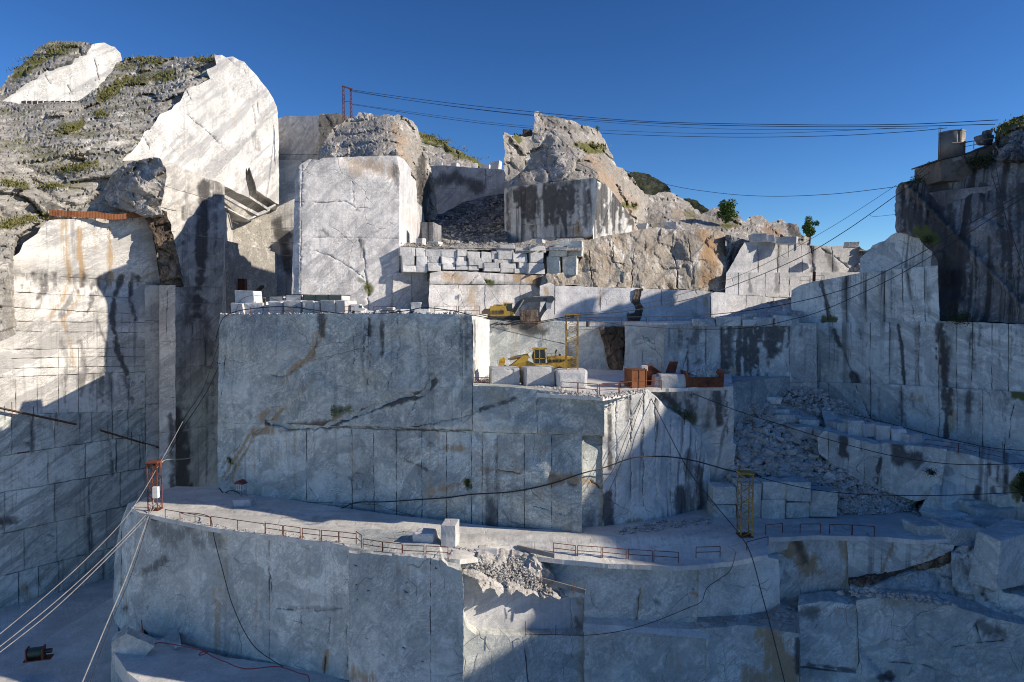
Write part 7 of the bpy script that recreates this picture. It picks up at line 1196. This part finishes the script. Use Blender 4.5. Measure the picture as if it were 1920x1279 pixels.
def bush(px, yb, yt, wpx, Y, label, mat='leaf_olive', n=900, leaf=.16, seed=1): return tree(px, yb, yt, wpx, Y, label, mat, 'shrub', n, leaf, seed, .2, 'shrub')
bush(633, 786, 758, 44, 89.4, 'olive-green shrub growing from the fissure of the big block', seed=2, n=1500, leaf=.22); bush(972, 757, 735, 40, 82.4, 'green shrub on the broken ledge under the white blocks', 'leaf_tree', seed=4, n=1400); bush(1120, 248, 236, 14, 156, 'small green bush on the shoulder of the peak', 'leaf_tree', seed=5, n=350); bush(877, 914, 898, 9, 81.8, 'dark weed hanging on the big block above the hose', 'leaf_dark', seed=6, n=220)
bush(1918, 936, 884, 40, 79, 'dark bush at the right picture edge under the ramp', 'leaf_dark', seed=7, n=900, leaf=.22); bush(1836, 325, 290, 60, 100.5, 'dark bushes in front of the masonry house', 'leaf_dark', seed=9, n=1200, leaf=.22); bush(1720, 341, 333, 40, 103.6, 'low dark bush on the cliff edge below the stair rail', 'leaf_dark', seed=10, n=500, leaf=.16); bush(1738, 458, 442, 30, 101, 'dark bush on the ledge of the dark cliff', 'leaf_dark', seed=11, n=300, leaf=.18)
bush(1283, 792, 768, 40, 84.2, 'thin dark shrub on the rounded shoulder below the deck', 'leaf_dark', seed=12, n=260); bush(918, 532, 524, 12, 108.2, 'tiny green tuft on the wall below the stacked blocks', 'leaf_tree', seed=13, n=160, leaf=.14); bush(1745, 892, 880, 26, 84, 'dark weed in the notch of the shaded wall', 'leaf_dark', seed=14, n=300); bush(432, 869, 860, 8, 94.6, 'tiny weed on the fissured left end of the big block', 'leaf_dark', seed=15, n=120, leaf=.12)
bush(1800, 606, 592, 70, 94, 'low dark vegetation on the ledge under the dark cliff', 'leaf_dark', seed=16, n=700, leaf=.2); bush(1150, 386, 378, 20, 150, 'mossy tuft on the flank of the peak', 'leaf_olive', seed=17, n=160); bush(690, 545, 534, 16, 110, 'small weeds on the pillar foot', 'leaf_olive', seed=18, n=180, leaf=.14)
def grass(name, label, lines, dep, n, seed, size=.45, mat='grass_leaf'):
    rng = np.random.default_rng(seed); V = []; Fc = []
    for k in range(n):
        (x, y, sx, sy) = lines[rng.integers(len(lines))]; x += rng.normal() * sx; y += rng.normal() * sy; Y = float(dep(np.array([x]), np.array([y]))[0]) - .9 + rng.normal() * .25; p = np.array(at(x, y, Y)); h = size * rng.uniform(.5, 1.4)
        a = rng.uniform(0, 6.28); d = np.array([math.cos(a), math.sin(a), 0]) * h * .35; tip = p + np.array([rng.normal() * .25 * h, rng.normal() * .25 * h, h]); o = len(V); V += [(p - d).tolist(), (p + d).tolist(), tip.tolist()]; Fc.append((o, o + 1, o + 2))
    me = bpy.data.meshes.new(name); me.from_pydata(V, [], Fc); return tag(link(name, me, mat), label, 'grass', kind='stuff')
grass('grass', 'yellow-green grass patches on the natural rock slope', [(130, 240, 18, 6), (205, 178, 18, 6), (240, 152, 16, 5), (285, 145, 22, 6), (280, 112, 22, 3), (380, 112, 12, 4), (150, 315, 22, 4), (30, 345, 18, 5), (100, 348, 14, 3), (235, 125, 12, 5), (190, 214, 10, 3), (50, 412, 26, 4), (20, 420, 14, 5), (120, 290, 30, 20), (60, 260, 40, 30), (220, 200, 40, 30)], SLOPE, 3000, 1, .3)
grass('grass', 'grass on the far hillside beside the pillar', [(805, 256, 9, 2.5), (830, 266, 10, 3), (855, 282, 10, 3), (885, 298, 10, 3)], lambda x, y: 200 + 0 * x, 700, 2, .32); grass('grass', 'grass on the peak ledges', [(1105, 276, 13, 2.5), (972, 259, 6, 2), (1000, 256, 6, 2), (1180, 386, 9, 1.5)], lambda x, y: 150 + 0 * x, 700, 3, .5)
grass('grass', 'grass on the far left summit', [(60, 112, 14, 5), (100, 98, 18, 5), (40, 132, 12, 5), (120, 86, 18, 3)], lambda x, y: 200 + 0 * x, 700, 4, .4); grass('grass', 'weeds on the right summit rock', [(1880, 246, 9, 5), (1905, 234, 10, 4), (1930, 230, 14, 5)], lambda x, y: 101 + 0 * x, 700, 5, .3, 'leaf_olive')
print('tris', TRI[0])
